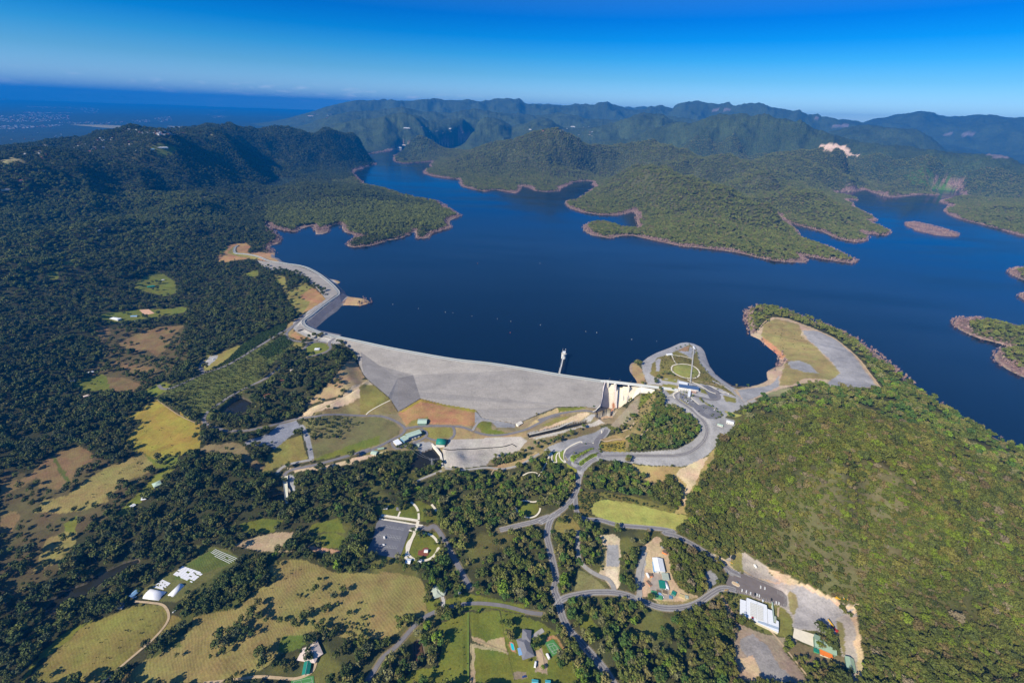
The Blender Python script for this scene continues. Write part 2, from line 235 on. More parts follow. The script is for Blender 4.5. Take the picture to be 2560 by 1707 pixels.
# gullies and small relief, stronger on the high far ground
tb = np.clip((GX+900)/900, 0, 1); tb = tb*tb*(3-2*tb); rg = (ridged(GX/760+3.3, GY/760+8.6, 4)-.70)*100*(1-tb)+(ridged(GX/540+3, GY/540+8, 4)-.5)*104*tb; fb = fbm(GX/90, GY/90, 3)
amp = np.clip((H-56)/110, 0, 1)*np.clip((rr[:, None]-1000)/1000, 0, 1)*(1-.88*np.clip((rr[:, None]-5600)/1400, 0, 1))
H = H+amp*rg+fb*np.clip((H-60)/60, 0, 1)*4*np.clip((rr[:, None]-500)/500, 0, 1)
mnd = np.exp(-(((GX-590)/230)**2+((GY-480)/200)**2)); H = H+mnd*(ridged(GX/170+2, GY/170+5, 3)-.1)*9
far = np.clip((rr[:, None]-7000)/4000, 0, 1)
H = H+far*(1-.8*np.clip((H-330)/260, 0, 1))*(fbm(GX/2600, GY/2600, 4)*55+ridged(GX/1500+9, GY/1500, 4)*22)*np.clip((GX+GY*.8)/9000+.35, .12, 1)
H = np.where(rr[:, None] > 6500, np.maximum(H, 8), H)
# signed distance to the lake shore (positive on land)
Xc = GX[np.ix_(ir, ia)]; Yc = GY[np.ix_(ir, ia)]
lk = np.vstack([lake, lake[:1]])
D, _ = seg_dist(Xc, Yc, lk); ins = inside(Xc, Yc, lake)
for q in isles:
    d2, _ = seg_dist(Xc, Yc, np.vstack([q, q[:1]])); D = np.minimum(D, d2); ins &= ~inside(Xc, Yc, q)
SDc = np.where(ins, -D, D); SD = upsample(SDc)
lakeside = np.exp(-np.clip(SD, 0, None)/np.where(rr[:, None] > 1500, 60, 26))
Hl = np.where((rr[:, None] < 9000) & (rr[:, None] > 1150) & (SD < 120), np.maximum(H, WL+1.5*np.clip(SD/20, 0, 1)*(rr[:, None] > 1150)*(SD < 120)*np.where(SD < 120, 1, 0)), H)
land = WL+(Hl-WL)*(1-lakeside)+np.clip(SD, 0, 6)*.15
H = np.where(SD > 0, np.where(rr[:, None] < 14000, land, H), WL-np.clip(-SD*.35, 0, 25))
# the sea
SEA = 'A1 -2500,280 -1200,345 -300,360 0,358 300,357 480,352 620,332 760,320 1000,322 1250,312 1700,300 2230,305 A2 300,322 600,334 1000,346'
def far_pt(x, y):
    q = ray([x, y]); h = math.hypot(q[0], q[1]); r = 57000. if q[2]/h > -CAMZ/57000 else -CAMZ*h/q[2]; return np.array([q[0]*r/h, q[1]*r/h])
sea = [far_pt(p[0], p[1]) for p in P(SEA)]
sea = np.array(sea+[np.array([60000*math.sin(R(a)), 60000*math.cos(R(a))])*1.6 for a in (-18, -30, -45, -60, -80)])
insea = inside(GX, GY, sea); H = np.where(insea, -20, np.where((rr[:, None] > 24000) & (GX < -9000), np.clip(H, 1.5, 70), H))
# ---------------------------------------------------------------- from photo position to the ground
def prof_h(a, G=None):
    G = H if G is None else G
    t = np.clip((a-az[0])/(az[1]-az[0]), 0, NA-1.001); j = int(t); f = t-j
    return G[:, j]*(1-f)+G[:, j+1]*f
def hit(x, y, G=None):
    """the point of ground seen at a photo position"""
    q = ray([x, y]); a = math.atan2(q[0], q[1]); e = q[2]/math.hypot(q[0], q[1])
    h = prof_h(a, G); z = CAMZ+rr*e; k = np.nonzero(h >= z)[0]
    if len(k) == 0: k = [NR-1]
    k = max(int(k[0]), 1); d0 = z[k-1]-h[k-1]; d1 = z[k]-h[k]; t = d0/(d0-d1+1e-9); r = rr[k-1]+(rr[k]-rr[k-1])*min(max(t, 0), 1)
    return np.array([math.sin(a)*r, math.cos(a)*r, CAMZ+r*e])
def G_(s): return np.array([hit(p[0], p[1]) for p in P(s)])
def gz(x, y, G=None):
    """height of the ground under a point"""
    G = H if G is None else G
    x = np.asarray(x, float); y = np.asarray(y, float)
    u = (np.arctan2(x, y)-az[0])/(az[1]-az[0]); v = np.interp(np.log(np.hypot(x, y)), lr, np.arange(NR))
    u = np.clip(u, 0, NA-1.001); v = np.clip(v, 0, NR-1.001); i = v.astype(int); j = u.astype(int); f = v-i; g = u-j
    return (G[i, j]*(1-g)+G[i, j+1]*g)*(1-f)+(G[i+1, j]*(1-g)+G[i+1, j+1]*g)*f
def window(pts, m):
    """slice of the grid that covers some points with a margin in metres"""
    r = np.hypot(pts[:, 0], pts[:, 1]); a = np.arctan2(pts[:, 0], pts[:, 1]); rm = max(r.min()-m, 50)
    i0, i1 = np.searchsorted(rr, [r.min()-m, r.max()+m]); j0, j1 = np.searchsorted(az, [a.min()-m/rm, a.max()+m/rm])
    return slice(max(i0-1, 0), min(i1+1, NR)), slice(max(j0-1, 0), min(j1+1, NA))
def level(poly, z, m=6, shape=None):
    """bring the ground inside an outline to height z with a soft edge m metres wide"""
    w = window(poly, m+4); x, y = GX[w], GY[w]; d, _ = seg_dist(x, y, np.vstack([poly[:, :2], poly[:1, :2]])); i = inside(x, y, poly)
    k = np.where(i, 1, np.clip(1-d/m, 0, 1)); k = k*k*(3-2*k); H[w] = H[w]*(1-k)+z*k
def smooth_line(p, step):
    """Catmull-Rom through the points, resampled"""
    p = np.asarray(p, float); q = np.vstack([2*p[0]-p[1], p, 2*p[-1]-p[-2]]); out = []
    for i in range(1, len(q)-2):
        n = max(1, int(np.hypot(*(q[i+1]-q[i])[:2])/step))
        for k in range(n):
            t = k/n; out.append(.5*((2*q[i])+(q[i+1]-q[i-1])*t+(2*q[i-1]-5*q[i]+4*q[i+1]-q[i+2])*t*t+(3*q[i]-q[i-1]-3*q[i+1]+q[i+2])*t**3))
    out.append(p[-1]); return np.array(out)

# ---------------------------------------------------------------- ponds, river, channel (levels cut into the ground)
PONDS = {}
def pond(key, s, z, depth=2.5, m=5):
    p = np.array([at_z(q[0], q[1], z)[:2] for q in P(s)]); level(p, z+.8, m+6); level(p, z-depth, m*.4); PONDS[key] = (p, z)
pond('weir_pool', 'C6 1000,860 1200,780 1350,730 1410,790 1460,870 1455,1100 1330,1110 1200,1130 1000,1180 780,1250 735,1200 720,1070 850,1000 960,930', 1.5)
pond('round_pond', 'B3 540,210 590,165 640,150 690,165 750,195 745,250 715,290 600,340 450,355 440,330 480,270', 21.5)
pond('river', 'B2 480,800 560,700 700,610 900,540 1000,450 1130,400 1280,330 1430,285 1440,310 1300,395 1080,505 900,640 740,740 560,840', -.8, 1.5)
pond('bridge_pool', 'B3 950,1200 1040,1150 1110,1130 1150,1150 1160,1200 1110,1240 960,1230', .5)
pond('farm_dam', 'B6 570,1160 600,1130 640,1170 660,1280 640,1340 600,1370 570,1310', 14)
pond('spillway_channel', 'A7 632,1348 880,1290 1125,1237 1150,1246 900,1312 650,1374', 17.5, 4, 3)
# river bed carries on under the trees
bed = G_('B2 480,800 F 60,1460 0,1500'); 

# ---------------------------------------------------------------- the dam wall: triangulated surfaces with true heights
CREST = 63.0
def V3(s): return np.array([at_z(*p) for p in P(s)])
main_up = V3('A6 1190,975,63 1400,1018,63 1650,1072,63 1900,1120,63 2230,1176,63 A7 300,722,63 600,768,63 885,818,63 1100,850,63 1285,876,63')
main_dn = V3('A6 1190,992,63 1400,1037,63 1650,1090,63 1900,1136,63 2230,1192,63 A7 300,737,63 600,783,63 885,832,63 1100,864,63 1285,893,63')
toe = V3('A6 1215,1010,58 1345,1120,46 1420,1300,38 1455,1345,35 B5 300,130,24 330,165,20 368,226,15.3 408,288,11 640,150,20 900,212,16 1230,268,13 1290,350,10 1400,376,9 1560,398,9 1650,425,9 A7 640,1200,18 760,1150,24 880,1104,31 1130,1098,33 1230,1115,34 1255,1110,35')
berm = V3('A6 1400,1115,50 1560,1230,38 1722,1342,29 1857,1315,30')
def tri_h(x, y, tris):
    z = np.full(x.shape, np.nan)
    for t in tris:
        a, b, c = t; d = (b[1]-c[1])*(a[0]-c[0])+(c[0]-b[0])*(a[1]-c[1])
        if abs(d) < 1e-6: continue
        m = (x >= t[:, 0].min()) & (x <= t[:, 0].max()) & (y >= t[:, 1].min()) & (y <= t[:, 1].max())
        xx = x[m]; yy = y[m]; u = ((b[1]-c[1])*(xx-c[0])+(c[0]-b[0])*(yy-c[1]))/d; v = ((c[1]-a[1])*(xx-c[0])+(a[0]-c[0])*(yy-c[1]))/d
        k = (u >= -.001) & (v >= -.001) & (u+v <= 1.001); zz = z[m]; zz[k] = (u*a[2]+v*b[2]+(1-u-v)*c[2])[k]; z[m] = zz
    return z
def flat_tris(loop):
    """triangulate an outline (each point with its height)"""
    from mathutils.geometry import tessellate_polygon
    return [np.array([loop[i] for i in t]) for t in tessellate_polygon([[Vector((p[0], p[1], 0)) for p in loop]])]
iB = 8                                                   # toe[8] is the corner under the dark facet
faceA = np.vstack([main_dn, toe[::-1][:len(toe)-iB], V3('B5 620,80,24'), berm[::-1], toe[1:2], toe[0:1]])
faceL = np.vstack([toe[1:2], berm[:3], toe[iB-1:1:-1]])
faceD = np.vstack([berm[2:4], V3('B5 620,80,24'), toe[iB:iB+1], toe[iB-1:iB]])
upW = np.array([[p[0], p[1]+0, 0] for p in main_up]); 
up_slope = np.vstack([main_up, [[p[0]+4, p[1]+34, 42.] for p in main_up[::-1]]])
# left wing
wc = V3('A6 1190,983,63 1080,960,63 985,925,63 925,895,63 900,865,63 905,838,63 960,800,63 1060,720,63 1150,655,63 1198,622,63 1208,600,63 1190,570,63 1130,510,63 1040,440,63 960,395,63 920,378,63 850,360,63 740,345,63 600,322,63 520,290,63 450,272,63 380,262,63 312,256,63 298,235,63 305,205,63 330,186,63')
tis = flat_tris(faceA)+flat_tris(faceL)+flat_tris(faceD)
allp = np.vstack([faceA, faceL, faceD, up_slope, wc]); w = window(allp, 20); x, y = GX[w], GY[w]
z = tri_h(x, y, tis); h = H[w]; d_, _ = seg_dist(x, y, main_dn); ring = ~np.isnan(z)
h = np.where(ring, z-2.5, h)
H[w] = h
# soften the ground beyond the toe so that it meets the fill
tl = toe; wt = window(tl, 60); x, y = GX[wt], GY[wt]; d, zt = seg_dist(x, y, tl); k = np.clip(1-d/45, 0, 1); k = k*k*(3-2*k)
inn = ~np.isnan(tri_h(x, y, tis)); H[wt] = np.where(inn, H[wt], H[wt]*(1-k)+(zt-.6)*k)
# crest and upstream slope block
cb = np.vstack([main_up, main_dn[::-1]]); ww = window(cb, 45); x, y = GX[ww], GY[ww]
d, _ = seg_dist(x, y, (main_up+main_dn)/2); side = inside(x, y, np.vstack([main_up, up_slope[len(main_up):]]))
hh = np.where(d < 6, CREST-2.5, H[ww]); hh = np.where(side & (d >= 6), np.minimum(CREST-3-(d-6)*.7, CREST-3), hh); H[ww] = hh
far_up = np.vstack([main_up, main_up[::-1]+[10, 110, 0]]); w2 = window(far_up, 4); x2, y2 = GX[w2], GY[w2]; d2, _ = seg_dist(x2, y2, main_up); H[w2] = np.where(inside(x2, y2, far_up) & (d2 > 20) & (x2 > wc[0, 0]+30), np.minimum(H[w2], WL-3), H[w2])
# wing: raised bank with the road on top
ww = window(wc, 80); x, y = GX[ww], GY[ww]; d, _ = seg_dist(x, y, wc); prof = CREST-.6-np.clip(d-6, 0, 99)*.55
frac = np.clip((np.hypot(x-wc[0, 0], y-wc[0, 1]))/60, 0, 1)
H[ww] = np.where(d < 60, np.where(SD[ww] < 2, np.where(d < 6, CREST-.6, np.maximum(np.minimum(prof, CREST), H[ww])), np.maximum(H[ww], np.where(d < 34, prof, -9))), H[ww])
H[ww] = np.where(d < 7, CREST-.6, H[ww])
HB = H.copy()

# ---------------------------------------------------------------- roads: graded into the ground, then built as ribbons
ROADS = []
def road(kind, wid, s, mat='asphalt', closed=False, edge=0, centre=0, cut=True, lift=.0):
    p = np.array([hit(q[0], q[1], HB) for q in P(s)])
    if closed: p = np.vstack([p, p[:1]])
    p = smooth_line(p, 3.0 if wid < 14 else 5.0); z = p[:, 2].copy()
    kz = 9
    zz = np.convolve(np.pad(z, kz, mode='edge'), np.ones(2*kz+1)/(2*kz+1), 'valid'); p[:, 2] = zz+lift
    ROADS.append((kind, wid, p, mat, edge, centre))
    if cut:
        w = window(p, wid/2+8); x, y = GX[w], GY[w]; d, z = seg_dist(x, y, p); k = np.clip(1-(d-wid/2-1.2)/5, 0, 1); k = k*k*(3-2*k)
        H[w] = H[w]*(1-k)+(z-.35)*k
road('road', 9, 'B7 1475,78 1448,95 1430,120 1440,150 1490,190 1580,250 1680,335 1740,400 1768,470 1765,530 1735,600 1660,675 1560,730 1450,752 1350,757 1000,757 750,757 640,770 560,805 490,850 440,910 415,980 405,1050 380,1140 330,1230 230,1330 120,1400 0,1470 B5 2000,1400 1850,1455 1700,1490 1480,1545', edge=1, centre=1)
road('road', 8, 'B7 372,1180 378,1290 390,1350 425,1400 490,1430 640,1440 830,1490 1100,1515 1300,1535 1420,1560 B8 1290,10 1420,40 1540,95 1700,190 1900,330 1990,400 2080,450 C1 150,390 230,440', edge=1)
road('road', 9.5, 'B7 200,1360 130,1410 95,1480 80,1568 B8 75,60 110,200 150,380 165,500 150,600 190,700 210,780 235,880 300,1010 400,1120 520,1250 640,1390 720,1500 790,1620', edge=1, centre=1)
road('road', 8.5, 'B8 165,780 230,700 330,662 500,630 620,622 760,625 900,650 1050,710 1230,778 1400,790 1560,765 1680,710 1780,640 1880,585 1960,580 2040,605 C1 240,600', edge=1, centre=1)
road('road', 5.5, 'B6 60,1568 140,1450 230,1310 370,1190 470,1080 560,980 660,890 780,825 880,785 980,765 1100,742 1250,738 1380,748 1500,765 1620,795 1750,830 1900,850')
road('road', 7, 'B8 395,-20 392,120 395,220 430,320 520,400 620,455 710,490 760,560 770,610', 'gravel_road')
road('road', 8, 'B8 1090,200 1060,300 1030,400 1020,520 1035,650 1000,690', 'gravel_road')
road('road', 7, 'F 655,768 A6 905,790 880,830 780,905 700,945 500,1072 250,1222 60,1290 0,1312 A5 1640,1365 1500,1425 1420,1435 1380,1400')
road('road', 6, 'A6 905,790 960,770 1010,730 1080,680 1110,655', 'gravel_road')
road('road', 6, 'A6 800,905 762,935 760,985 800,1010 860,1022 960,1030 1040,1000')
road('road', 6, 'A6 905,1085 950,1045 1010,1030 1080,1030 1125,1050 1135,1080 1100,1110 1040,1130 970,1150 940,1160', closed=False)
road('road', 7, 'A6 1200,985 1165,1000 1130,1030 1128,1060')
road('road', 7, 'A6 60,1290 15,1275 10,1225 35,1195')
road('road', 6.5, 'A6 700,1245 640,1290 560,1350 450,1400 330,1465 200,1535 B3 560,130 400,210 320,270 275,320 255,370 270,420 330,440 400,465 480,492 600,495 720,488 900,452 1100,402 1240,378 1330,352 1430,330 1550,320 1700,324 1900,333 2119,337 B5 150,335 250,345 350,380 430,425 475,470 455,520 400,560 330,590 270,625 200,660 100,705 0,742 B3 2000,690 1800,752 1500,838 1300,880 1200,900 1130,935 1105,975')
road('road', 6.5, 'B5 475,472 600,450 750,442 900,443 1050,450 1130,470 1210,500 1300,530 1400,542 1520,536 1650,512 1780,470 1900,410 2000,358 2119,320 A7 720,1225 830,1180 950,1153 1060,1140 1150,1138 1210,1150')
road('road', 5.5, 'B5 1195,492 1215,450 1250,405 1300,385 1380,392 1440,400', 'gravel_road')
road('road', 5.5, 'B5 985,452 1000,490 1000,530 980,565 945,590')
road('road', 6, 'B5 335,592 345,640 385,685 450,670 560,625 660,580 705,540 700,505 660,485 640,465')
road('road', 5, 'B5 700,560 760,585 830,600')
road('road', 6, 'B3 1400,800 1300,815 1200,835 1110,865 1050,910 1035,945', 'gravel_road')
road('road', 5, 'B5 900,900 760,960 640,1010 560,1055', 'gravel_road')
road('road', 5, 'B5 900,895 1100,905 1340,885 1500,900 1700,850 1900,730', 'gravel_road')
road('road', 6, 'B5 2119,480 B7 300,540', 'gravel_road') if False else None
road('road', 9, 'B7 640,770 620,730 600,690 590,640 600,600 640,560 690,510 700,480')
road('road', 10, 'B7 600,690 540,640 460,640 380,670 310,705 280,750 290,810 350,860 430,905')
road('road', 6, 'B7 600,690 560,700 460,750 390,800 370,845', )
road('road', 8, 'B7 1700,50 1780,50 1850,90 1880,130 1860,155 1780,165 1700,155 1650,110 1640,60') if False else None
road('road', 8, 'C2 1400,900 1500,970 1600,1030 1620,1080 1560,1110 1450,1110 1330,1080 1200,1050 1130,1020')
road('road', 8, 'C2 1640,1060 1560,960 1460,890')
road('road', 7, 'A8 310,1140 230,1165 180,1110 100,1050 0,1000', 'gravel_road')
road('road', 8, 'C5 1100,600 1340,610 1560,650 1800,690 F 1080,1350')
road('road', 4.5, 'B6 860,780 870,720 850,660', 'concrete')
road('road', 6, 'C8 880,540 1020,420 1160,330', 'gravel_road')
road('road', 7, 'C8 1000,870 1080,960 1100,1100 1130,1300', 'dirt')
road('road', 3, 'B2 1060,1568 1250,1400 1450,1230 1600,1100 1720,960 1755,860 1700,760 1560,730 1400,720', 'dirt')
road('road', 3.5, 'B4 240,1568 500,1540 800,1500 1000,1510 1200,1520 1370,1450 1420,1330', 'dirt')
# footpaths
def path(wid, s, mat='pale_path', closed=False): road('path', wid, s, mat, closed)
path(3.5, 'C2 830,455 760,480 735,530 760,590 830,640 920,680 1010,705 1100,712 1180,705 1240,670 1260,620 1240,570 1190,520 1120,480 1040,455 960,446 890,446', closed=True)
path(2.5, 'C2 740,285 780,370 830,455'); path(2.5, 'C2 750,280 850,290 960,300 1040,325 1125,355')
path(3, 'C2 1035,738 1150,790 1250,840 1350,895 1450,960 1560,1000'); path(2.5, 'C2 1350,880 1440,850 1520,890 1650,970 1780,985 1800,1020')
path(2.5, 'C2 600,1045 700,1035 770,1030'); path(2.5, 'C2 1090,1060 1150,1120 1250,1205'); path(3.5, 'C2 500,890 700,905 880,930 830,970 780,1000 770,1040 800,1090')
path(4, 'C5 1350,290 1330,220 1290,150 1230,90 1170,45'); path(3.5, 'C5 1350,300 1355,400 1350,450')
path(5, 'C5 490,345 800,395 1100,435 1330,470'); path(3, 'C5 440,425 800,480 1100,530 1280,560 1450,580'); path(3, 'C5 870,390 900,320 925,260')
path(5, 'C5 1340,470 1320,560 1300,640 1270,720 1240,800 1200,880 1160,980 1120,1100 1080,1220 1055,1350')
path(3.5, 'C5 1200,880 1120,960 1080,1060 1080,1150 1100,1200 1150,1290 1270,1370'); path(4, 'C5 1330,790 1450,770 1560,775 1660,815 1740,890 1790,970')
path(4, 'C5 1840,1090 1800,1110 1770,1190 1700,1280 1600,1350 1480,1390 1380,1390 1270,1365'); path(3, 'C5 1130,690 1250,715'); path(4, 'C5 1650,105 1720,180 1775,250')
path(3, 'B5 1650,1310 1680,1365 1740,1400 1800,1412 1860,1395 1900,1350 1910,1310'); path(3, 'B5 1700,1240 1760,1235 1830,1245 1890,1235')
path(2.5, 'B7 85,790 115,730 130,740 125,790 150,830 175,830 170,780 180,740 205,720 205,760 230,800 265,835'); path(3, 'B7 270,835 258,790 255,740 275,690 350,640 435,610 450,628 540,632 590,610 640,570 655,530 650,490')
path(3, 'B7 640,588 700,608 780,590 900,575', 'dirt'); path(2.5, 'B7 900,575 960,540 1050,550 1100,510 1160,460 1200,390 1240,340 1300,280 1320,230', 'dirt'); path(3, 'B7 800,520 880,500 960,460 1000,400', 'dirt')
path(2.5, 'B5 65,325 100,290 200,230 320,170'); path(2, 'B3 1240,375 1400,300 1700,150 1870,40 1990,-30', 'dirt'); path(2, 'B1 1660,165 1900,330 2119,430', 'dirt')
path(2.5, 'B5 1720,975 1790,935 1860,930 1900,960'); path(2.5, 'B5 1890,985 1930,920 1990,800 2030,740'); path(2, 'B5 1430,900 1400,930 1390,960', 'dirt')
path(2.5, 'A8 320,650 370,590 430,555 520,560 640,600 760,650 870,700 960,770 1040,840 1110,930 1170,1010 1210,1060', 'sand'); path(2, 'C2 1100,745 1400,800 1700,860', 'dirt')
path(2.5, 'C1 500,930 640,1060 800,1250 1000,1500', 'dirt'); path(2, 'C1 620,740 640,900 640,960'); path(2.5, 'C4 1090,1020 1080,1200', 'dirt')
path(2, 'B6 1125,830 1125,1568', 'grass_strip')
# ---------------------------------------------------------------- sealed yards and car parks: flat sheets let into the ground
PADS = []
def pad(kind, s, mat, lift=0, soft=4, add=True):
    p = np.array([hit(q[0], q[1], HB) for q in P(s)])
    c = p.mean(0); A_ = np.column_stack([p[:, :2]-c[:2], np.ones(len(p))]); k, *_ = np.linalg.lstsq(A_, p[:, 2], rcond=None)
    w = window(p, soft+3); x, y = GX[w], GY[w]; d, _ = seg_dist(x, y, np.vstack([p, p[:1]])); i = inside(x, y, p)
    pl = (x-c[0])*k[0]+(y-c[1])*k[1]+k[2]; t = np.where(i, 1, np.clip(1-(d-1.5)/soft, 0, 1)); H[w] = H[w]*(1-t)+(pl-.35+lift)*t
    p[:, 2] = (p[:, 0]-c[0])*k[0]+(p[:, 1]-c[1])*k[1]+k[2]+lift
    if add: PADS.append((kind, p, mat))
    return p, (c, k, lift)
cp1, pl1 = pad('car_park', 'C5 375,540 440,440 800,500 1100,548 1290,575 1345,600 1340,640 1165,650 1130,740 1060,920 985,1150 925,1290 840,1335 600,1290 300,1230 150,1180 210,1060 285,920 330,760', 'asphalt_pale')
cp2, pl2 = pad('car_park', 'C2 885,1010 960,1005 1050,1030 1130,1085 1200,1150 1260,1215 1330,1200 1450,1230 1560,1300 1690,1400 1660,1440 1560,1470 1400,1460 1290,1400 1200,1320 1150,1260 1050,1200 950,1130 890,1070', 'asphalt_pale')
cp3, pl3 = pad('car_park', 'C1 200,400 330,440 520,530 730,605 780,650 785,770 760,778 700,762 560,720 420,670 250,625 160,590 150,520', 'asphalt_warm')
cp4, pl4 = pad('lookout_car_park', 'B7 275,700 440,625 560,650 585,665 520,680 400,740 370,750 330,740 305,770 290,790 270,760', 'asphalt_pale')
cp5, pl5 = pad('car_park', 'B7 1720,20 1780,15 1930,90 1890,110 1870,160 1800,150 1760,80', 'asphalt_pale')
cp6, pl6 = pad('yard_paving', 'C7 560,710 760,700 770,850 700,860 710,1020 880,1020 880,1130 1000,1160 960,1230 700,1240 640,1180 520,1150 510,1010 540,850', 'yard_grey')
court1, plc1 = pad('tennis_court', 'C8 1190,640 1400,560 1610,830 1370,990', 'court_green')
court2, plc2 = pad('tennis_court', 'B4 1150,1545 1270,1500 1390,1490 1400,1600 1170,1640', 'court_green')
arena, pla = pad('riding_arena', 'A5 1212,748 1295,742 1345,776 1262,796', 'dirt_pink')
play, plp = pad('playground', 'C5 1330,1260 1350,1150 1420,1150 1470,1100 1550,1085 1590,1130 1570,1265 1500,1290', 'softfall')
pad('concrete_apron', 'C1 855,995 1065,1060 1060,1190 940,1140 840,1090', 'pale_path')

# ---------------------------------------------------------------- spillway bed and pools
sp_top = V3('C3 1035,745,56 1165,758,56 1215,800,52 1310,815,52 1330,790,56 1440,800,56 1620,792,56')
sp_bot = V3('C3 1060,1185,21 1130,1195,20 1185,1200,19 1240,1205,19 1290,1208,19 1340,1210,20 1385,1205,21')
sp_floor = V3('C3 1010,1325,15 1080,1345,14 1150,1350,13 1200,1372,12 1240,1350,13 1290,1320,14 1360,1260,17')
chute = [np.array(t) for i in range(6) for t in ((sp_top[i], sp_top[i+1], sp_bot[i+1]), (sp_top[i], sp_bot[i+1], sp_bot[i]))]
basin = [np.array(t) for i in range(6) for t in ((sp_bot[i], sp_bot[i+1], sp_floor[i+1]), (sp_bot[i], sp_floor[i+1], sp_floor[i]))]
wl_top = V3('C3 1000,688,63 966,790,58 945,900,50 932,1000,44 915,1080,39 890,1165,35')
wl_bot = V3('C3 1038,742,56 1036,830,49 1040,920,43 1050,1010,35 1056,1100,28 1060,1185,21')
wallf = [np.array(t) for i in range(5) for t in ((wl_top[i], wl_top[i+1], wl_bot[i+1]), (wl_top[i], wl_bot[i+1], wl_bot[i]))]
wr_bot = V3('C3 1620,792,56 1560,880,48 1500,990,38 1440,1100,29 1385,1205,21')
wr_top = V3('C3 1665,800,60 1640,905,54 1560,985,46 1490,1090,36 1420,1190,27')
wallr = [np.array(t) for i in range(4) for t in ((wr_top[i], wr_top[i+1], wr_bot[i+1]), (wr_top[i], wr_bot[i+1], wr_bot[i]))]
abut = V3('C3 1665,800,62 1920,850,62 1915,880,58 1860,915,55 1700,918,53 1645,905,54')
apron = V3('C3 1010,1325,17 820,1395,18.5 800,1420,18.5 900,1470,18 1100,1470,18 1190,1380,17 1150,1350,15')
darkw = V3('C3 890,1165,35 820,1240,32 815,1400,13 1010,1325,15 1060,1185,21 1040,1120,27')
for tr in (chute, basin, wallf, wallr, flat_tris(abut), flat_tris(apron), flat_tris(darkw)):
    ap = np.vstack(tr); w = window(ap, 5); z = tri_h(GX[w], GY[w], tr); H[w] = np.where(np.isnan(z), H[w], z-1.6)
# lake side of the gated crest stays open water
ug = V3('C3 1035,745,52 1620,792,52 1600,735,52 1040,690,52'); w = window(ug, 3); H[w] = np.where(inside(GX[w], GY[w], ug), 44, H[w])
# weir pool wall and gravel bed are handled as their own pieces
"""cover"""
# ---------------------------------------------------------------- mesh and material helpers
def mesh_from(name, V, Fc, mats=(), smooth=False, parent=None, kind=None):
    me = bpy.data.meshes.new(name); V = np.asarray(V, np.float32); me.vertices.add(len(V)); me.vertices.foreach_set('co', V.ravel())
    if isinstance(Fc, np.ndarray) or len(set(len(f) for f in Fc)) == 1:
        Fc = np.asarray(Fc, np.int32); k = Fc.shape[1]; n = len(Fc); flat = Fc.ravel(); st = np.arange(0, Fc.size, k, dtype=np.int32); tot = np.full(n, k, np.int32)
    else:
        tot = np.array([len(f) for f in Fc], np.int32); n = len(Fc); flat = np.concatenate([np.asarray(f, np.int32) for f in Fc]); st = np.concatenate([[0], np.cumsum(tot)[:-1]]).astype(np.int32)
    me.loops.add(len(flat)); me.loops.foreach_set('vertex_index', flat); me.polygons.add(n)
    me.polygons.foreach_set('loop_start', st); me.polygons.foreach_set('loop_total', tot)
    me.update(calc_edges=True)
    me.polygons.foreach_set('use_smooth', np.full(n, bool(smooth)))
    ob = bpy.data.objects.new(name, me); COL.objects.link(ob)
    for m in (mats if isinstance(mats, (list, tuple)) else [mats]): me.materials.append(m)
    if parent: ob.parent = parent
    if kind: ob['kind'] = kind
    return ob
MATS = {}
def mat(name, col, rough=.85, var=.12, scale=.4, metal=0, bump=0, col2=None, spec=.3, detail=4):
    if name in MATS: return MATS[name]
    m = bpy.data.materials.new(name); m.use_nodes = True; t = m.node_tree; b = t.nodes['Principled BSDF']
    b.inputs['Roughness'].default_value = rough; b.inputs['Metallic'].default_value = metal; b.inputs['Specular IOR Level'].default_value = spec
    tc = t.nodes.new('ShaderNodeTexCoord'); nz = t.nodes.new('ShaderNodeTexNoise'); nz.inputs['Scale'].default_value = scale; nz.inputs['Detail'].default_value = detail
    nz.inputs['Roughness'].default_value = .65
    t.links.new(tc.outputs['Object'], nz.inputs['Vector'])
    rp = t.nodes.new('ShaderNodeMapRange'); rp.inputs[1].default_value = .3; rp.inputs[2].default_value = .7
    t.links.new(nz.outputs[0], rp.inputs[0]); mx = t.nodes.new('ShaderNodeMix'); mx.data_type = 'RGBA'
    a = [c*(1-var) for c in col]; c2 = col2 or [min(1, c*(1+var)) for c in col]
    mx.inputs[6].default_value = (*a, 1); mx.inputs[7].default_value = (*c2, 1)
    t.links.new(rp.outputs[0], mx.inputs[0]); t.links.new(mx.outputs[2], b.inputs['Base Color'])
    if bump:
        bp = t.nodes.new('ShaderNodeBump'); bp.inputs['Strength'].default_value = bump; bp.inputs['Distance'].default_value = .6/scale*.3
        t.links.new(nz.outputs[0], bp.inputs['Height']); t.links.new(bp.outputs[0], b.inputs['Normal'])
    MATS[name] = m; return m
mat('asphalt', (.19, .18, .19), .9, .14, .12); mat('asphalt_pale', (.15, .15, .17), .9, .12, .08); mat('asphalt_warm', (.17, .145, .14), .9, .12, .1)
mat('gravel_road', (.33, .315, .30), .95, .18, .15); mat('dirt', (.46, .35, .22), .95, .2, .2); mat('concrete', (.48, .46, .43), .85, .1, .3)
mat('pale_path', (.72, .66, .54), .9, .08, .2); mat('sand', (.60, .44, .27), .95, .15, .1); mat('grass_strip', (.14, .20, .03), .95, .2, .2)
mat('yard_grey', (.33, .28, .24), .95, .2, .12); mat('court_green', (.07, .22, .06), .8, .08, .3); mat('dirt_pink', (.62, .38, .25), .95, .1, .2)
mat('softfall', (.22, .07, .045), .9, .1, .3); mat('line_white', (.52, .52, .50), .7, .05, 1)

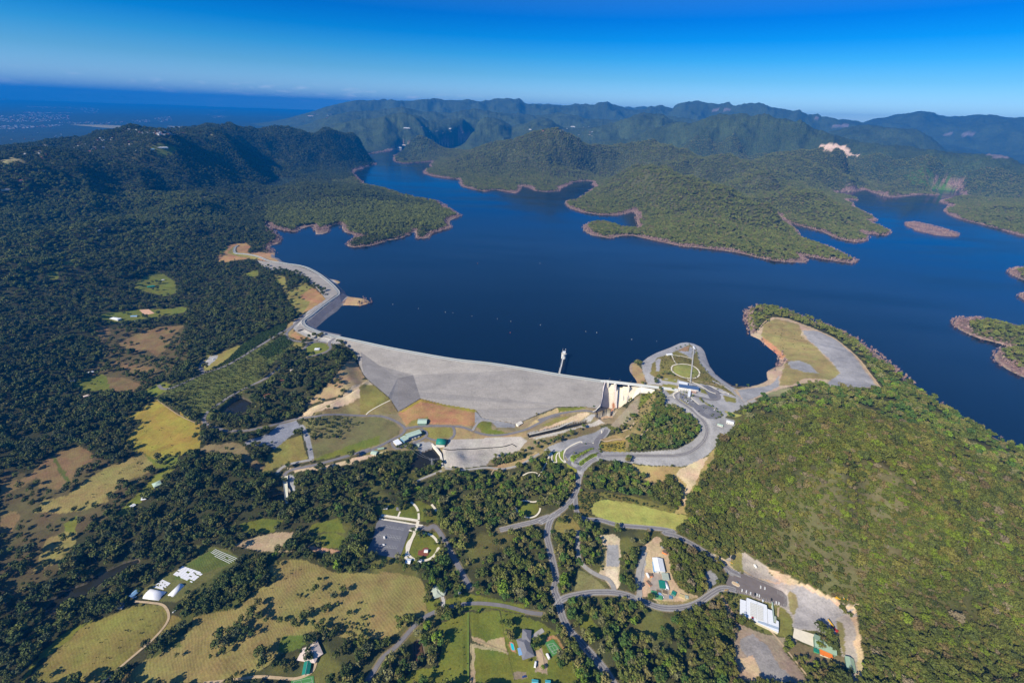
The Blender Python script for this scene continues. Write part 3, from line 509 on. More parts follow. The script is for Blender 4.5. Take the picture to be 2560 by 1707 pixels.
# ---------------------------------------------------------------- ground cover
wob = fbm(GX/14, GY/14, 3)*3.2+fbm(GX/60, GY/60, 2)*np.clip(rr[:, None]/1500, 0, 4)*2.2; wob2 = fbm(GX/14+50, GY/14, 3)*3.2
PX, PY = GX+wob, GY+wob2
cov = np.zeros((NR, NA, 4), np.float32); clear = np.zeros((NR, NA), bool); rows = np.zeros((NR, NA), np.float32)
big = fbm(GX/380, GY/380, 4)[..., None]; floor = np.array([.066, .068, .028])*(1+.35*big)
leftish = np.clip((-GX-150)/500, 0, 1)[..., None]; floor = floor*(1-leftish*.35)
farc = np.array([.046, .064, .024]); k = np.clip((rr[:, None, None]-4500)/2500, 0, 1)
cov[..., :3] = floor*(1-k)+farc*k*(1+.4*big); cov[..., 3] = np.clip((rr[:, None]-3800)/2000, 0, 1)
gp_ = fbm(GX/70+11, GY/70, 3); gk = np.clip(-gp_*4-.5, 0, 1)[..., None]*((rr[:, None, None] < 1500) & (GX > -330)[..., None]); mnd2 = np.exp(-(((GX-590)/330)**2+((GY-480)/300)**2))[..., None]; gk = gk*(mnd2 < .3); cov[..., :3] = np.where(mnd2 > .3, np.array([.092, .094, .028]), cov[..., :3]); cov[..., :3] = cov[..., :3]*(1-gk)+np.array([.13, .125, .035])*gk
pl_k = ((GX < -1800) & (H < 95) & (rr[:, None] > 3500) & (SD > 500))[..., None]; cov[..., :3] = np.where(pl_k, np.array([.022, .036, .022])*(1+.5*big), cov[..., :3]); cov[..., 3] = np.where(pl_k[..., 0], 1, cov[..., 3])  # plain coloured darker and bluer: distance haze put into the cover colour
mt_ = np.exp(-(((GX-520)/110)**2+((GY-480)/80)**2))[..., None]; cov[..., :3] = cov[..., :3]*(1-mt_)+np.array([.11, .10, .05])*mt_
for s_ in ('B1 0,900 300,960 900,700 1300,900 1640,900 1300,1300 900,1568 0,1568', 'B2 0,0 800,0 600,420 300,620 0,760', 'A5 850,900 1600,880 1640,1200 1300,1400 1000,1480 640,1400 900,1150'):
    p_ = np.array([hit(*q) for q in P(s_)]); w = window(p_, 3); i_ = inside(PX[w], PY[w], p_); cov[w][..., :3][i_] = (.105, .085, .038)
def paint(col, s, keep=False, row=0, rough=True, z=None):
    p = G_(s) if z is None else np.array([at_z(q[0], q[1], z) for q in P(s)])
    w = window(p, 8); i = inside(PX[w] if rough else GX[w], PY[w] if rough else GY[w], p)
    cov[w][..., :3][i] = col; cov[w][..., 3][i] = 0; rows[w][i] = row
    if not keep: clear[w][i] = True
DG = (.23, .20, .055); GR = (.15, .165, .026); YG = (.30, .235, .04); OR = (.37, .215, .095); SA = (.56, .43, .28); GV = (.31, .305, .31); TN = (.245, .20, .068); BR = (.20, .135, .06)
YF = (.34, .33, .085); RK = (.37, .355, .34); SC = (.085, .095, .024)
# shore: bare ring with drowned timber
bw = 12+70*np.clip(fbm(GX/230, GY/230, 4)+.25, 0, 1)*np.where(GX > -1200, 1, .5); ringk = (SD > 0) & (SD < bw) & (rr[:, None] > 1450); cov[..., :3][ringk] = (.20, .135, .115)
ring2 = (SD > -2) & (SD < 7) & (rr[:, None] < 9000) ; cov[..., :3][ring2] = (.30, .22, .17)
for s in ['B5 0,330 70,300 330,160 640,150 1230,268 1650,430 2119,250 A7 1230,1110 1260,1200 1240,1290 1100,1330 850,1420 700,1500 B5 1700,720 1400,860 880,905 860,870 700,700 600,720 330,700 0,760', 'C2 250,640 900,640 900,1060 520,1060 450,870 250,860', 'C3 560,1180 900,1160 1060,1180 1400,1200 1380,1330 1180,1480 900,1520 500,1560 300,1568',
          'B7 330,250 500,200 640,420 640,600 560,640 300,560 0,700 0,560', 'C3 1390,1200 1560,980 1700,930 1900,900 1880,1000 1700,1300 1600,1560 1250,1520 1290,1380']: paint((.25, .20, .11), s)
for s in ['A5 1190,500 1300,440 1380,415 1430,440 1520,500 1545,600 1440,632 1310,600 1170,565', 'A5 900,780 1200,745 1440,740 1590,722 1650,735 1600,772 1400,812 1100,842 960,875 860,800', 'A5 700,1340 900,1305 970,1400 960,1445 720,1455 640,1400',
          'A5 1250,1455 1400,1370 1490,1395 1490,1440 1350,1505', 'A5 560,325 650,305 640,352 555,350', 'A5 390,440 500,398 515,470 450,492', 'A1 1300,785 1470,748 1610,780 1500,835 1430,845', 'A1 930,890 1140,898 1130,925 940,915',
          'A6 645,480 720,445 740,500 690,520', 'A6 390,430 500,395 510,450 450,475', 'B1 1200,1400 1400,1220 1640,960 1780,890 1850,900 1700,1020 1560,1180 1440,1300 1250,1405', 'B1 660,1480 830,1390 800,1568 700,1568',
          'B1 1320,650 1640,790 1900,750 1850,900 1640,890 1500,740', 'B4 1350,50 1600,0 1720,60 1700,150 1500,170', 'B6 680,700 830,690 845,780 720,835', 'B6 430,260 560,0 800,0 865,170 755,300 480,325', 'B5 160,1300 300,1255 430,1290 620,1230 830,1320 830,1480 620,1445 180,1385',
          'B6 850,940 1125,830 1125,1568 430,1568 540,1420 830,1400 860,1100 780,1040', 'B6 1130,830 1450,820 1520,1230 1160,1100', 'B6 1160,1170 1530,1250 1600,1568 1150,1568', 'B6 1460,820 1700,860 1960,990 2080,1060 B8 120,1060 300,1260 420,1568 B6 2080,1568 1590,1568 1500,1200',
          'B6 880,720 1100,630 1400,690 1700,760 1720,860 1400,800 1130,812 900,785', 'B8 400,870 480,815 540,900 650,1040 560,1070 420,1010', 'C2 1590,1185 1700,1150 1910,1180 1880,1290 1700,1240', 'C2 1100,960 1260,955 1260,1045 1130,1010', 'A7 1610,1000 1740,965 1720,1060 1640,1180 1590,1130', 'B5 1230,430 1290,395 1390,400 1400,480 1540,500 1500,530 1300,520',
          'B5 75,320 320,175 390,235 400,312', 'B5 1710,1270 1890,1270 1900,1340 1800,1405 1700,1350', 'C5 1130,740 1270,720 1160,960 1060,1130 1050,1330 940,1300', 'A6 920,1085 1000,1030 1100,1045 1130,1085 1050,1130 950,1155', 'A7 180,1280 230,1230 290,1250 320,1310 480,1330 420,1345 260,1340',
          'B2 240,1568 420,1330 560,1240 700,1130 880,960 1000,900 700,1010 420,1260 200,1568', 'B3 600,1490 900,1420 1100,1440 1000,1568 700,1568', 'B3 1400,1480 1700,1420 1750,1568 1350,1568']: paint(GR, s)
for s in ['A5 830,900 940,895 965,950 900,1000 850,965', 'A5 1020,1045 1200,960 1330,900 1600,885 1510,965 1440,1100 1370,1155 1280,1090 1150,1105', 'A5 990,1190 1170,1225 1360,1250 1350,1290 1170,1300 1000,1230', 'A5 930,1330 1100,1340 1230,1400 1150,1460 960,1450', 'B1 310,960 530,770 680,700 830,640 920,690 990,760 960,820 800,900 760,1050 620,1115 400,1095 440,1010', 'B1 0,1370 170,1350 220,1400 120,1568 0,1568', 'B1 0,1070 300,965 380,1000 200,1095 0,1185']: paint(BR, s, row=.4)
paint(TN, 'B1 900,1030 1100,900 1500,730 1600,820 1640,890 1500,970 1260,1040 1230,1130 1130,1200 1150,1240 900,1330 640,1370 380,1350 470,1230 700,1180 850,1080', row=.5)
paint(TN, 'B2 480,80 640,0 800,0 790,100 620,300 530,340 330,430 400,300 430,200')
paint((.28, .22, .04), 'B1 1280,370 1480,280 1660,165 1900,330 2119,430 2119,700 1900,740 1640,800 1500,720 1330,640 1360,540 1440,480 1540,400 1400,380'); paint((.28, .22, .04), 'B3 0,290 120,390 230,430 190,560 210,700 0,760')
paint((.09, .11, .025), 'B1 540,760 580,760 760,1040 700,1050')
# plantation strips, corridors
paint((.10, .115, .03), 'F 375,905 400,880 470,855 560,812 655,770 675,787 660,802 625,835 600,870 520,930 490,940 478,965 440,945', row=.9)
paint((.045, .085, .018), 'A6 110,1265 250,1175 360,1065 420,1010 500,965 770,845 735,925 500,1060 290,1185'); paint(DG, 'A6 20,1230 60,1150 160,1130 330,1060 370,1055 250,1160 130,1270 50,1275'); paint((.045, .085, .018), 'A6 480,1130 620,1040 740,965 800,1030 720,1110 600,1170')
paint((.30, .21, .09), 'A6 760,880 900,780 930,790 880,850 810,930 960,990 860,1010 780,980 750,930'); paint(GV, 'A6 40,1235 50,1195 90,1150 160,1140 150,1170 80,1230', rough=False)
paint(OR, 'A6 150,300 190,230 280,175 400,160 440,200 410,240 500,290 640,320 700,325 600,330 480,300 330,310 240,330 170,330'); paint(DG, 'A6 240,250 300,190 330,250 460,270 520,300 420,300 300,275'); paint(GR, 'A6 160,240 230,190 240,215 190,270')
paint(DG, 'A6 640,440 740,460 760,600 900,500 1000,570 1100,655 1060,700 900,775 840,760 740,620 720,540'); paint(OR, 'A6 860,640 960,560 1010,570 1100,655 1040,720 900,770 960,680')
paint(OR, 'A6 1240,708 1260,690 1290,632 1400,645 1470,665 1475,690 1400,712', z=WL+1); paint(SA, 'A6 1070,472 1150,480 1228,500 1210,520 1160,522', z=WL+1); paint(OR, 'A6 940,280 0,0 0,0') if False else None
paint((.40, .25, .12), 'A6 560,250 650,260 720,325 600,320 520,290 440,255 480,240')
paint(OR, 'A6 830,930 870,870 840,960 900,990 950,970 960,1000 860,1010 790,975'); paint(DG, 'A6 810,1030 900,1035 890,1080 830,1080')
paint((.33, .23, .12), 'A6 1100,1400 1200,1300 1330,1165 1440,1335 1200,1490 1180,1510'); paint(SA, 'A6 1120,1568 1240,1500 1480,1345 1600,1372 1420,1470 1250,1568'); paint(DG, 'A6 1600,1370 1640,1490 1690,1545 1250,1568 1400,1490')
paint(SA, 'B3 1240,360 1350,270 1600,180 1900,60 2080,-10 2119,-10 2119,40 1900,150 1400,320'); paint((.24, .19, .08), 'B3 1400,325 1700,240 1900,150 2119,20 2119,-40 2330,-20 2440,80 2500,160 2300,310 1980,322'); paint((.36, .27, .14), 'B3 1300,250 1540,30 1700,40 1860,-60 2000,-40 1700,130')
paint((.165, .15, .06), 'B3 1310,385 1430,350 1560,335 1900,350 2119,352 B5 250,360 350,400 430,470 400,540 200,640 0,710 B3 2000,670 1800,730 1430,800 1390,640 1290,430'); paint(GR, 'B3 1430,790 1800,650 2119,540 2119,640 1800,735 1450,810')
paint(DG, 'B5 75,60 0,0 270,0 300,60 340,165 70,320 0,320 0,0'); paint(YG, 'B5 410,300 640,150 900,205 1235,268 1230,320 900,240 640,190 450,300'); paint(OR, 'B5 400,300 450,300 640,185 900,235 1232,312 1215,450 1000,430 700,420 480,440'); paint(DG, 'B5 480,440 560,380 720,340 740,410 620,440')
paint(DG, 'B5 330,600 440,520 640,470 960,455 990,480 985,540 930,570 700,575'); paint((.33, .25, .11), 'B5 1000,460 1100,465 1190,510 1170,570 980,590'); paint((.33, .24, .12), 'B5 1200,520 1400,545 1600,530 1760,500 1770,560 1400,590 1150,590')
paint((.42, .385, .345), 'B5 940,590 1150,580 1400,565 1700,555 1770,600 1690,700 1500,760 1380,800 1340,860 1100,890 890,880 870,690 930,650', rough=False)
paint(GV, 'B5 560,600 750,615 820,690 700,725 640,735 620,700'); paint(GV, 'B5 1220,290 1290,340 1400,376 1650,430 1640,462 1450,460 1390,400 1300,385 1220,410', rough=False)
paint((.36, .27, .13), 'B5 1340,895 1500,850 1700,800 1900,700 1980,640 2119,560 B7 100,600 250,560 150,640 30,680 B5 1950,720 1700,850 1500,930')
paint(SC, 'B5 560,700 620,720 640,740 560,800 515,850 510,940 560,930 700,880 750,870 860,900 760,960 560,1060 500,1000 300,900 100,860 60,790 200,750 380,700'); paint(DG, 'B5 0,745 120,710 300,690 300,740 100,770')
paint((.40, .30, .16), 'A7 600,1290 720,1190 880,1110 1120,1145 1000,1155 860,1185 740,1225 650,1275'); paint(GR, 'A7 870,1108 1120,1100 1130,1118 900,1150'); paint(SA, 'A7 640,1335 760,1285 1000,1190 1140,1145 1170,1165 1100,1210 900,1260'); paint(DG, 'A7 740,1270 880,1200 1000,1175 960,1210 800,1275')
paint(RK, 'A7 1000,1240 1110,1215 1200,1160 1215,1180 1180,1225 1130,1245 900,1290 640,1345 620,1330 800,1290'); paint((.50, .46, .40), 'A7 640,1375 900,1318 1150,1255 1250,1215 1300,1240 1200,1275 900,1345 700,1385')
paint(GV, 'A7 760,1500 860,1430 1000,1380 1200,1330 1270,1290 1290,1330 1240,1390 1090,1405 960,1470 800,1540'); paint((.22, .17, .08), 'A7 640,1480 800,1380 1050,1290 1250,1260 1265,1290 1150,1340 880,1430 760,1510', keep=True)
paint((.30, .25, .17), 'A7 1590,1020 1500,1100 1350,1260 1380,1330 1470,1260 1590,1150', keep=False); paint((.25, .20, .08), 'A7 1600,1120 1740,970 1745,1060 1680,1180 1560,1300 1480,1380 1300,1400 1420,1330 1540,1250')
paint((.25, .20, .08), 'A7 1300,1400 1480,1340 1700,1240 1810,1110 1850,1130 1700,1260 1560,1400 1500,1450 1480,1500 1280,1490 1250,1440')
# road embankment of grey gravel
paint(GV, 'B7 1290,60 1420,70 1470,60 1640,40 1760,10 1900,60 2119,100 2119,260 2040,300 1960,350 2060,380 2060,440 1960,540 1890,530 1870,650 1780,745 1640,845 1500,872 1200,862 940,830 800,812 700,805 650,800 560,830 470,920 440,1000 400,1040 380,960 420,860 560,790 640,715 900,718 1100,720 1450,692 1620,602 1690,520 1690,430 1640,370 1480,290 1360,240 1330,250 1310,150', rough=False)
paint(GV, 'B7 40,700 100,660 250,600 450,560 600,510 650,470 700,450 750,480 700,560 640,600 620,650 650,740 600,800 500,850 430,920 400,910 330,850 260,760 260,700 180,700 90,730', rough=False)
paint(YG, 'B7 645,620 760,605 900,590 905,715 700,712 650,680'); paint((.31, .22, .10), 'B7 650,580 760,540 900,560 900,590 700,610'); paint((.20, .26, .03), 'B7 320,770 360,740 510,670 575,672 580,695 500,720 400,790 360,830 320,810', rough=False); paint((.20, .26, .03), 'B7 395,850 430,810 540,745 620,728 600,765 440,862', rough=False)
paint((.16, .20, .03), 'B7 100,720 260,705 260,830 140,830'); paint((.20, .22, .03), 'B7 270,835 400,900 385,930 300,880')
paint((.33, .25, .10), 'B7 930,840 1200,870 1500,878 1640,852 1790,750 1870,670 1850,760 1800,850 1700,1000 1620,1150 1555,1230 1545,1370 1430,1370 1500,1200 1440,1000 1340,960 1330,1040 1150,1040 1000,930'); paint(SA, 'B7 1480,900 1780,760 1720,900 1600,1120 1540,1240 1510,1320 1520,1150 1560,1060 1440,960')
paint((.17, .15, .04), 'B7 395,1150 700,1140 900,1180 1000,1190 1200,1250 1430,1330 1400,1370 1100,1300 700,1200 560,1260 530,1390 640,1430 480,1410 405,1330')
paint(YF, 'B7 540,1310 570,1265 620,1232 700,1222 900,1250 1100,1292 1380,1360 1540,1385 1568,1420 1500,1490 1430,1548 1200,1505 830,1470 640,1415 555,1375', rough=False)
paint(DG, 'B7 150,1568 160,1490 190,1420 260,1380 340,1410 400,1480 440,1568'); paint(DG, 'B8 150,0 260,0 260,80 200,60')
# headland by the visitor centre
paint((.36, .35, .355), 'C2 170,440 220,380 300,320 450,240 700,145 900,55 1020,40 1150,65 1290,130 1350,200 1400,360 1450,490 1550,620 1700,750 1850,860 2100,960 2300,1100 2100,1250 1941,1150 1500,1050 1250,1050 1200,850 700,850 300,830 200,600', rough=False)
paint((.20, .17, .05), 'C2 345,640 370,440 480,325 700,262 860,190 1080,88 1130,108 1150,300 1200,150 1260,420 1460,655 1800,890 1941,1010 1941,1060 1640,900 1400,830 1100,800 850,740 500,720 400,680'); paint((.36, .35, .36), 'C2 440,390 490,345 545,355 520,450 515,590 455,580', rough=False); paint((.34, .34, .36), 'C2 840,205 1050,215 1080,110 1130,150 1115,350 1040,300 920,240', rough=False); paint((.36, .22, .12), 'C2 860,190 960,140 1065,112 1050,213 900,205', rough=False)
paint((.27, .28, .07), 'C2 770,530 800,490 880,462 1000,462 1100,485 1190,535 1245,600 1235,650 1160,695 1050,700 950,680 850,635 790,585', rough=False)
for s in ['C2 540,725 840,745 830,790 560,760', 'C2 560,820 800,830 820,900 600,860', 'C2 600,915 820,930 760,990 700,1015', 'C2 1260,900 1400,930 1500,985 1490,1030 1400,1010 1290,985', 'C2 1700,1030 1941,1085 1941,1165 1740,1140', 'C2 880,1090 950,1130 1150,1230 1160,1265 1050,1215 900,1130', 'C2 1250,1070 1560,1290 1690,1400 1680,1450 1530,1300 1260,1110', 'C2 1450,1420 1560,1390 1560,1420 1470,1440']: paint((.20, .185, .045), s, rough=False)
paint(YF, 'C2 1720,1310 1941,1375 2060,1400 1941,1440 1790,1410'); paint((.34, .24, .12), 'C2 0,430 80,425 170,560 240,700 245,830 100,805 60,700 0,640', z=WL+3)
# cleared spit across the cove
paint((.48, .36, .24), 'A8 270,680 320,650 430,550 540,560 700,620 860,690 970,770 1080,880 1200,1040 1235,1078 1100,1050 850,1055 820,1020 700,1015 560,1045 480,1065 320,1125 230,1165 150,1065 260,1048 340,1030 400,1000 392,940 480,900 485,850 400,760 340,708')
paint((.29, .235, .09), 'A8 370,600 450,560 620,600 640,680 760,780 910,940 870,1000 660,985 560,1035 480,1035 500,930 540,850 430,760 350,680'); paint(GV, 'A8 540,865 620,858 700,890 760,950 660,940 560,912'); paint((.33, .32, .325), 'A8 640,645 760,650 900,720 1000,810 1100,940 1180,1050 1000,1055 850,1045 825,1015 910,950 820,830 690,715'); paint((.52, .26, .13), 'A8 360,690 430,740 530,825 500,850 430,790 350,710'); paint(GV, 'A8 180,1070 420,1030 480,960 480,1040 230,1165'); paint(GR, 'A8 250,530 300,530 310,600 280,645 262,610'); paint((.27, .25, .12), 'A8 320,1125 480,1065 560,1050 580,1085 500,1110')
# quarry, cliffs, fields in the distance
paint((.62, .45, .36), 'A4 450,742 470,745 640,750 690,760 710,790 800,835 700,835 560,800 480,780', rough=False); paint((.075, .15, .02), 'A4 1200,990 1420,1010 1560,1050 1700,1130 1600,1135 1400,1120 1250,1080', keep=True)
for s in ['A1 610,565 860,565 1080,575 1050,600 900,590', 'A1 1450,575 1600,580 1560,595', 'A1 0,890 200,870 230,890 50,915', 'A1 1830,655 1900,637 1910,652 1850,668', 'A1 1745,1210 1780,1190 1815,1200 1780,1230', 'A2 1520,660 1580,665 1570,690 1530,685']: paint((.26, .23, .11), s)
for s in ['A4 520,552 710,568 700,585 570,585', 'A4 1480,622 1600,640 1650,665 1600,670', 'A4 1690,642 1800,642 1810,660 1710,668', 'A4 390,510 460,515 460,525', 'A3 1705,420 1900,430 1900,445 1720,432', 'A4 1900,830 2100,845 2090,858 1960,856']: paint((.16, .14, .15), s)
# lower fields
paint((.22, .165, .085), 'B3 430,640 560,610 680,650 740,760 830,830 900,880 830,930 760,860 560,745 300,730 200,700 280,640'); paint(DG, 'B3 900,870 960,720 1100,590 1290,540 1350,790 1100,850 1010,900 850,935'); paint((.24, .25, .29), 'B3 680,612 930,530 1050,430 1230,385 1290,470 1170,550 1000,690 940,650 720,655', rough=False)
paint(SA, 'B3 1140,890 1500,880 1800,790 2050,740 2100,760 1800,850 1500,900 1220,930'); paint(GV, 'B3 1145,960 1215,960 1218,1135 1150,1135', rough=False); paint((.27, .27, .29), 'B3 1270,430 1310,430 1380,560 1420,800 1370,800 1330,620', rough=False)
paint((.20, .175, .045), 'B2 400,1400 700,1130 900,955 1180,850 1300,790 1480,735 1700,765 1770,860 1850,880 1880,910 1600,1130 1250,1400 1060,1568 300,1568', row=.8)
paint((.13, .13, .04), 'B2 1480,600 1650,480 1900,350 2080,240 B4 160,130 340,150 500,180 620,270 500,400 130,600 0,720 B2 1950,650 1830,740 1600,700 1480,690')
paint((.10, .13, .03), 'B4 0,370 370,165 615,270 520,335 230,430 130,530 -60,480', row=1)
paint(TN, 'B4 880,320 1260,280 1640,420 2080,430 B6 200,410 400,420 640,480 690,600 680,720 700,830 560,900 330,1090 240,1110 0,1100 B4 1650,1090 1500,1000 1230,1080 1290,1100 1000,1300 800,1450 700,1568 0,1568 B2 1200,1568 1500,1330 1560,1320 1750,1200 2000,1000 B4 150,880 600,790 800,600 1000,500', row=1)
paint((.09, .10, .028), 'B4 0,740 100,640 420,400 700,230 950,225 1000,300 880,400 800,560 600,790 150,880 0,1080 B2 1900,1180 1750,1200 1600,1300 1500,1300 1700,1130 1880,920', keep=True)
paint((.40, .30, .18), 'B4 540,130 700,80 1000,0 1180,0 1100,160 1180,200 1000,205 830,190 700,170'); paint((.45, .28, .16), 'B4 1300,140 1560,170 1720,200 1600,220 1380,200'); paint((.42, .30, .18), 'B6 1150,1080 1300,1130 1500,1090 1530,1250 1350,1200 1170,1120'); paint((.36, .29, .17), 'B6 1150,1150 1330,1190 1540,1250 1540,1265 1300,1220 1190,1200 1200,1568 1155,1568')
paint((.13, .17, .03), 'B4 1000,1250 1060,1090 1270,1060 1330,1130 1250,1200 1100,1250'); paint((.36, .27, .19), 'C8 930,860 1100,780 1180,900 1300,1100 1280,1400 960,1350 990,1000'); paint(OR, 'C8 1170,620 1250,490 1360,440 1480,480 1580,640 1700,780 1660,830 1500,600 1360,530 1200,680'); paint(OR, 'C8 300,650 360,640 480,800 510,900 400,890 330,780'); paint((.24, .20, .13), 'C8 400,1370 740,1340 760,1520 420,1550')
# bare ground near the yards
paint((.50, .40, .27), 'B8 620,30 760,20 830,60 840,250 830,400 840,560 760,600 700,520 620,430 660,330 690,180 640,110'); paint((.60, .50, .36), 'B8 700,380 800,370 815,450 820,575 770,580 680,480'); paint(GV, 'B8 700,130 810,130 830,300 820,360 690,350', rough=False); paint((.22, .20, .08), 'B8 395,375 500,430 640,540 690,590 620,600 350,605 385,470'); paint((.25, .21, .10), 'B8 630,110 690,160 680,350 650,400 625,390')
paint((.50, .37, .23), 'C7 300,240 440,150 560,40 640,0 760,80 700,180 860,330 880,520 960,560 900,700 980,900 1150,1050 1450,1190 1440,1260 1200,1290 720,1340 500,1180 300,1180 250,880 400,500 420,300'); paint(GV, 'C7 370,330 420,480 400,760 350,1000 290,1130 250,1000 230,850 300,500'); paint((.29, .23, .10), 'C7 640,1240 800,1260 1200,1270 1440,1200 1450,1260 1200,1320 720,1330'); paint(GV, 'C7 1570,900 1600,720 1680,650 1780,720 1882,860 1700,1000 1640,1080')
paint((.40, .35, .31), 'C1 0,230 60,230 130,290 250,200 350,230 560,345 620,440 900,530 1100,620 1180,670 1290,690 1500,760 1510,880 1540,1100 1570,1300 1570,1568 1440,1568 1400,1400 1290,1100 1280,1000 1100,1030 850,1000 840,900 700,780 300,640 200,620 170,490 330,440'); paint((.56, .42, .28), 'C1 0,235 60,240 300,380 450,470 700,540 700,520 560,345 650,400 900,520 1180,650 1300,700 1500,770 1500,850 1200,720 900,560 600,500 330,430 100,330 0,260')
paint((.33, .31, .31), 'C1 790,620 900,560 1200,700 1480,800 1290,880 1300,1100 1280,1060 1050,1020 850,985 870,850 880,640'); paint((.60, .44, .27), 'C1 1450,880 1510,880 1545,1100 1575,1300 1570,1568 1500,1568 1520,1300 1460,1130 1500,1100')
paint((.17, .165, .045), 'C1 180,640 330,640 700,765 700,1080 560,1050 440,980 350,930 300,860 200,800'); paint((.20, .18, .05), 'C1 700,780 760,800 840,890 845,1090 700,1080'); paint((.24, .20, .09), 'C1 795,620 870,640 885,720 880,850 850,860 800,760'); paint((.22, .19, .08), 'C1 1290,920 1370,940 1380,1200 1370,1280 1300,1130')
paint((.34, .26, .19), 'C1 240,920 350,980 560,1060 700,1090 850,1100 900,1150 740,1120 760,1250 900,1400 1000,1568 260,1568 230,1200'); paint((.30, .28, .27), 'C1 290,1100 420,1060 600,1200 700,1400 900,1568 560,1568 480,1400 300,1220'); paint((.56, .42, .26), 'C1 280,1300 440,1290 490,1450 500,1568 340,1568'); paint((.27, .23, .08), 'C1 230,200 310,220 330,430 230,380 190,330'); paint((.40, .27, .17), 'C1 100,640 200,800 270,900 200,900 90,740')
dwc, _ = seg_dist(GX[:, :], GY[:, :], wc[::2]) if False else (None, None)
for ln, rad in ((wc, 75), (cb[:len(main_up)], 60)):
    w = window(ln, rad); d, _ = seg_dist(GX[w], GY[w], ln); k = (d < rad) & (SD[w] < 14) & (SD[w] > -30); cov[w][..., :3][k] = (.17, .165, .185); cov[w][..., 3][k] = 0; clear[w] |= (d < rad) & (SD[w] < 14)
for s in ('A6 1240,708 1260,690 1290,632 1400,645 1470,665 1475,690 1400,712', 'A6 1070,472 1150,480 1228,500 1210,520 1160,522'): paint((.45, .30, .16), s, z=WL+1)
paint((.20, .16, .08), 'C1 740,1120 1000,1180 1060,1190 1300,1270 1400,1300 1400,1440 1000,1400 850,1330')
w = window(isles[0], 5); i_ = inside(GX[w], GY[w], isles[0]); cov[w][..., :3][i_] = (.26, .17, .15); cov[w][..., 3][i_] = 0
# drop clear strips under roads, pads and fill; rock fill colour under them
noveg = clear.copy()
for kind, wid, p, m_, e, c in ROADS:
    w = window(p, wid/2+7); d, _ = seg_dist(GX[w], GY[w], p); noveg[w] |= d < wid/2+(2.6 if wid > 4 else 1.0)
    side = (d < wid/2+2.0) & ~clear[w] & (wid > 4); cov[w][..., :3][side] = (.20, .165, .09); cov[w][..., 3][side] = 0
for kind, p, m_ in PADS:
    w = window(p, 6); d, _ = seg_dist(GX[w], GY[w], np.vstack([p, p[:1]])); noveg[w] |= inside(GX[w], GY[w], p) | (d < 3)
for k_, (p, z) in PONDS.items():
    w = window(p, 6); d, _ = seg_dist(GX[w], GY[w], np.vstack([p, p[:1]])); noveg[w] |= inside(GX[w], GY[w], p) | (d < 3)
    mud = (d < 2.5) | inside(GX[w], GY[w], p); cov[w][..., :3][mud] = (.10, .085, .06)
for tr in (tis, chute, basin, wallf, wallr, flat_tris(apron), flat_tris(darkw), flat_tris(abut)):
    ap = np.vstack(tr); w = window(ap, 4); z = tri_h(GX[w], GY[w], tr); noveg[w] |= ~np.isnan(z); cov[w][..., :3][~np.isnan(z)] = RK; cov[w][..., 3][~np.isnan(z)] = 0
w = window(cb, 30); d, _ = seg_dist(GX[w], GY[w], cb[:len(main_up)]); k = (d < 24); noveg[w] |= k; cov[w][..., :3][k] = (.20, .20, .215); cov[w][..., 3][k] = 0
w = window(wc, 60); x, y = GX[w], GY[w]; d, _ = seg_dist(x, y, wc); k = (d < 30) & (H[w] > WL-3) & (H[w] < CREST+2) & ((SD[w] > 3) | (d < 26)) & (np.hypot(x-wc[0, 0], y-wc[0, 1]) < 560)
noveg[w] |= (d < 36); cov[w][..., :3][k] = RK; cov[w][..., 3][k] = 0; k = k & (SD[w] < 5) & (d > 5); cov[w][..., :3][k] = (.19, .185, .21)
noveg |= SD <= 0; noveg |= insea

# ---------------------------------------------------------------- the ground sheet
kx = np.clip((az-R(-6))/R(16), 0, 1); kx = kx*kx*(3-2*kx); rmax = 60000-kx*35000; rc = np.where(rr[:, None] > 20000, (20000+(rr[:, None]-20000)*(rmax[None]-20000)/40000.)/rr[:, None], 1)
H = np.where(rr[:, None] > 20000, H-(rr[:, None]-20000)/40000.*500*kx[None], H)
V = np.stack([GX*rc, GY*rc, H], -1).reshape(-1, 3); ii = np.arange(NR-1)[:, None]*NA+np.arange(NA-1)[None]
FF = np.stack([ii, ii+1, ii+NA+1, ii+NA], -1).reshape(-1, 4)
gm_ = bpy.data.materials.new('ground'); gm_.use_nodes = True; t = gm_.node_tree; b = t.nodes['Principled BSDF']; b.inputs['Roughness'].default_value = .95; b.inputs['Specular IOR Level'].default_value = .15
N = t.nodes.new; L = t.links.new
at = N('ShaderNodeAttribute'); at.attribute_name = 'cover'; ar = N('ShaderNodeAttribute'); ar.attribute_name = 'rows'
tc = N('ShaderNodeTexCoord')
def noise(sc, det=4, ro=.6):
    n = N('ShaderNodeTexNoise'); n.inputs['Scale'].default_value = sc; n.inputs['Detail'].default_value = det; n.inputs['Roughness'].default_value = ro; L(tc.outputs['Object'], n.inputs['Vector']); return n
def mth(op, a, b_=None, c=None):
    n = N('ShaderNodeMath'); n.operation = op
    for k, v in enumerate((a, b_, c)):
        if v is None: continue
        if isinstance(v, (int, float)): n.inputs[k].default_value = v
        else: L(v, n.inputs[k])
    return n.outputs[0]
n1, n2, n3 = noise(.35, 5, .7), noise(.045, 5, .65), noise(.008, 4, .6)
f = mth('ADD', mth('MULTIPLY', mth('SUBTRACT', n1.outputs[0], .5), 1.1), mth('MULTIPLY', mth('SUBTRACT', n2.outputs[0], .5), .95))
f = mth('ADD', f, mth('MULTIPLY', mth('SUBTRACT', n3.outputs[0], .5), .9))
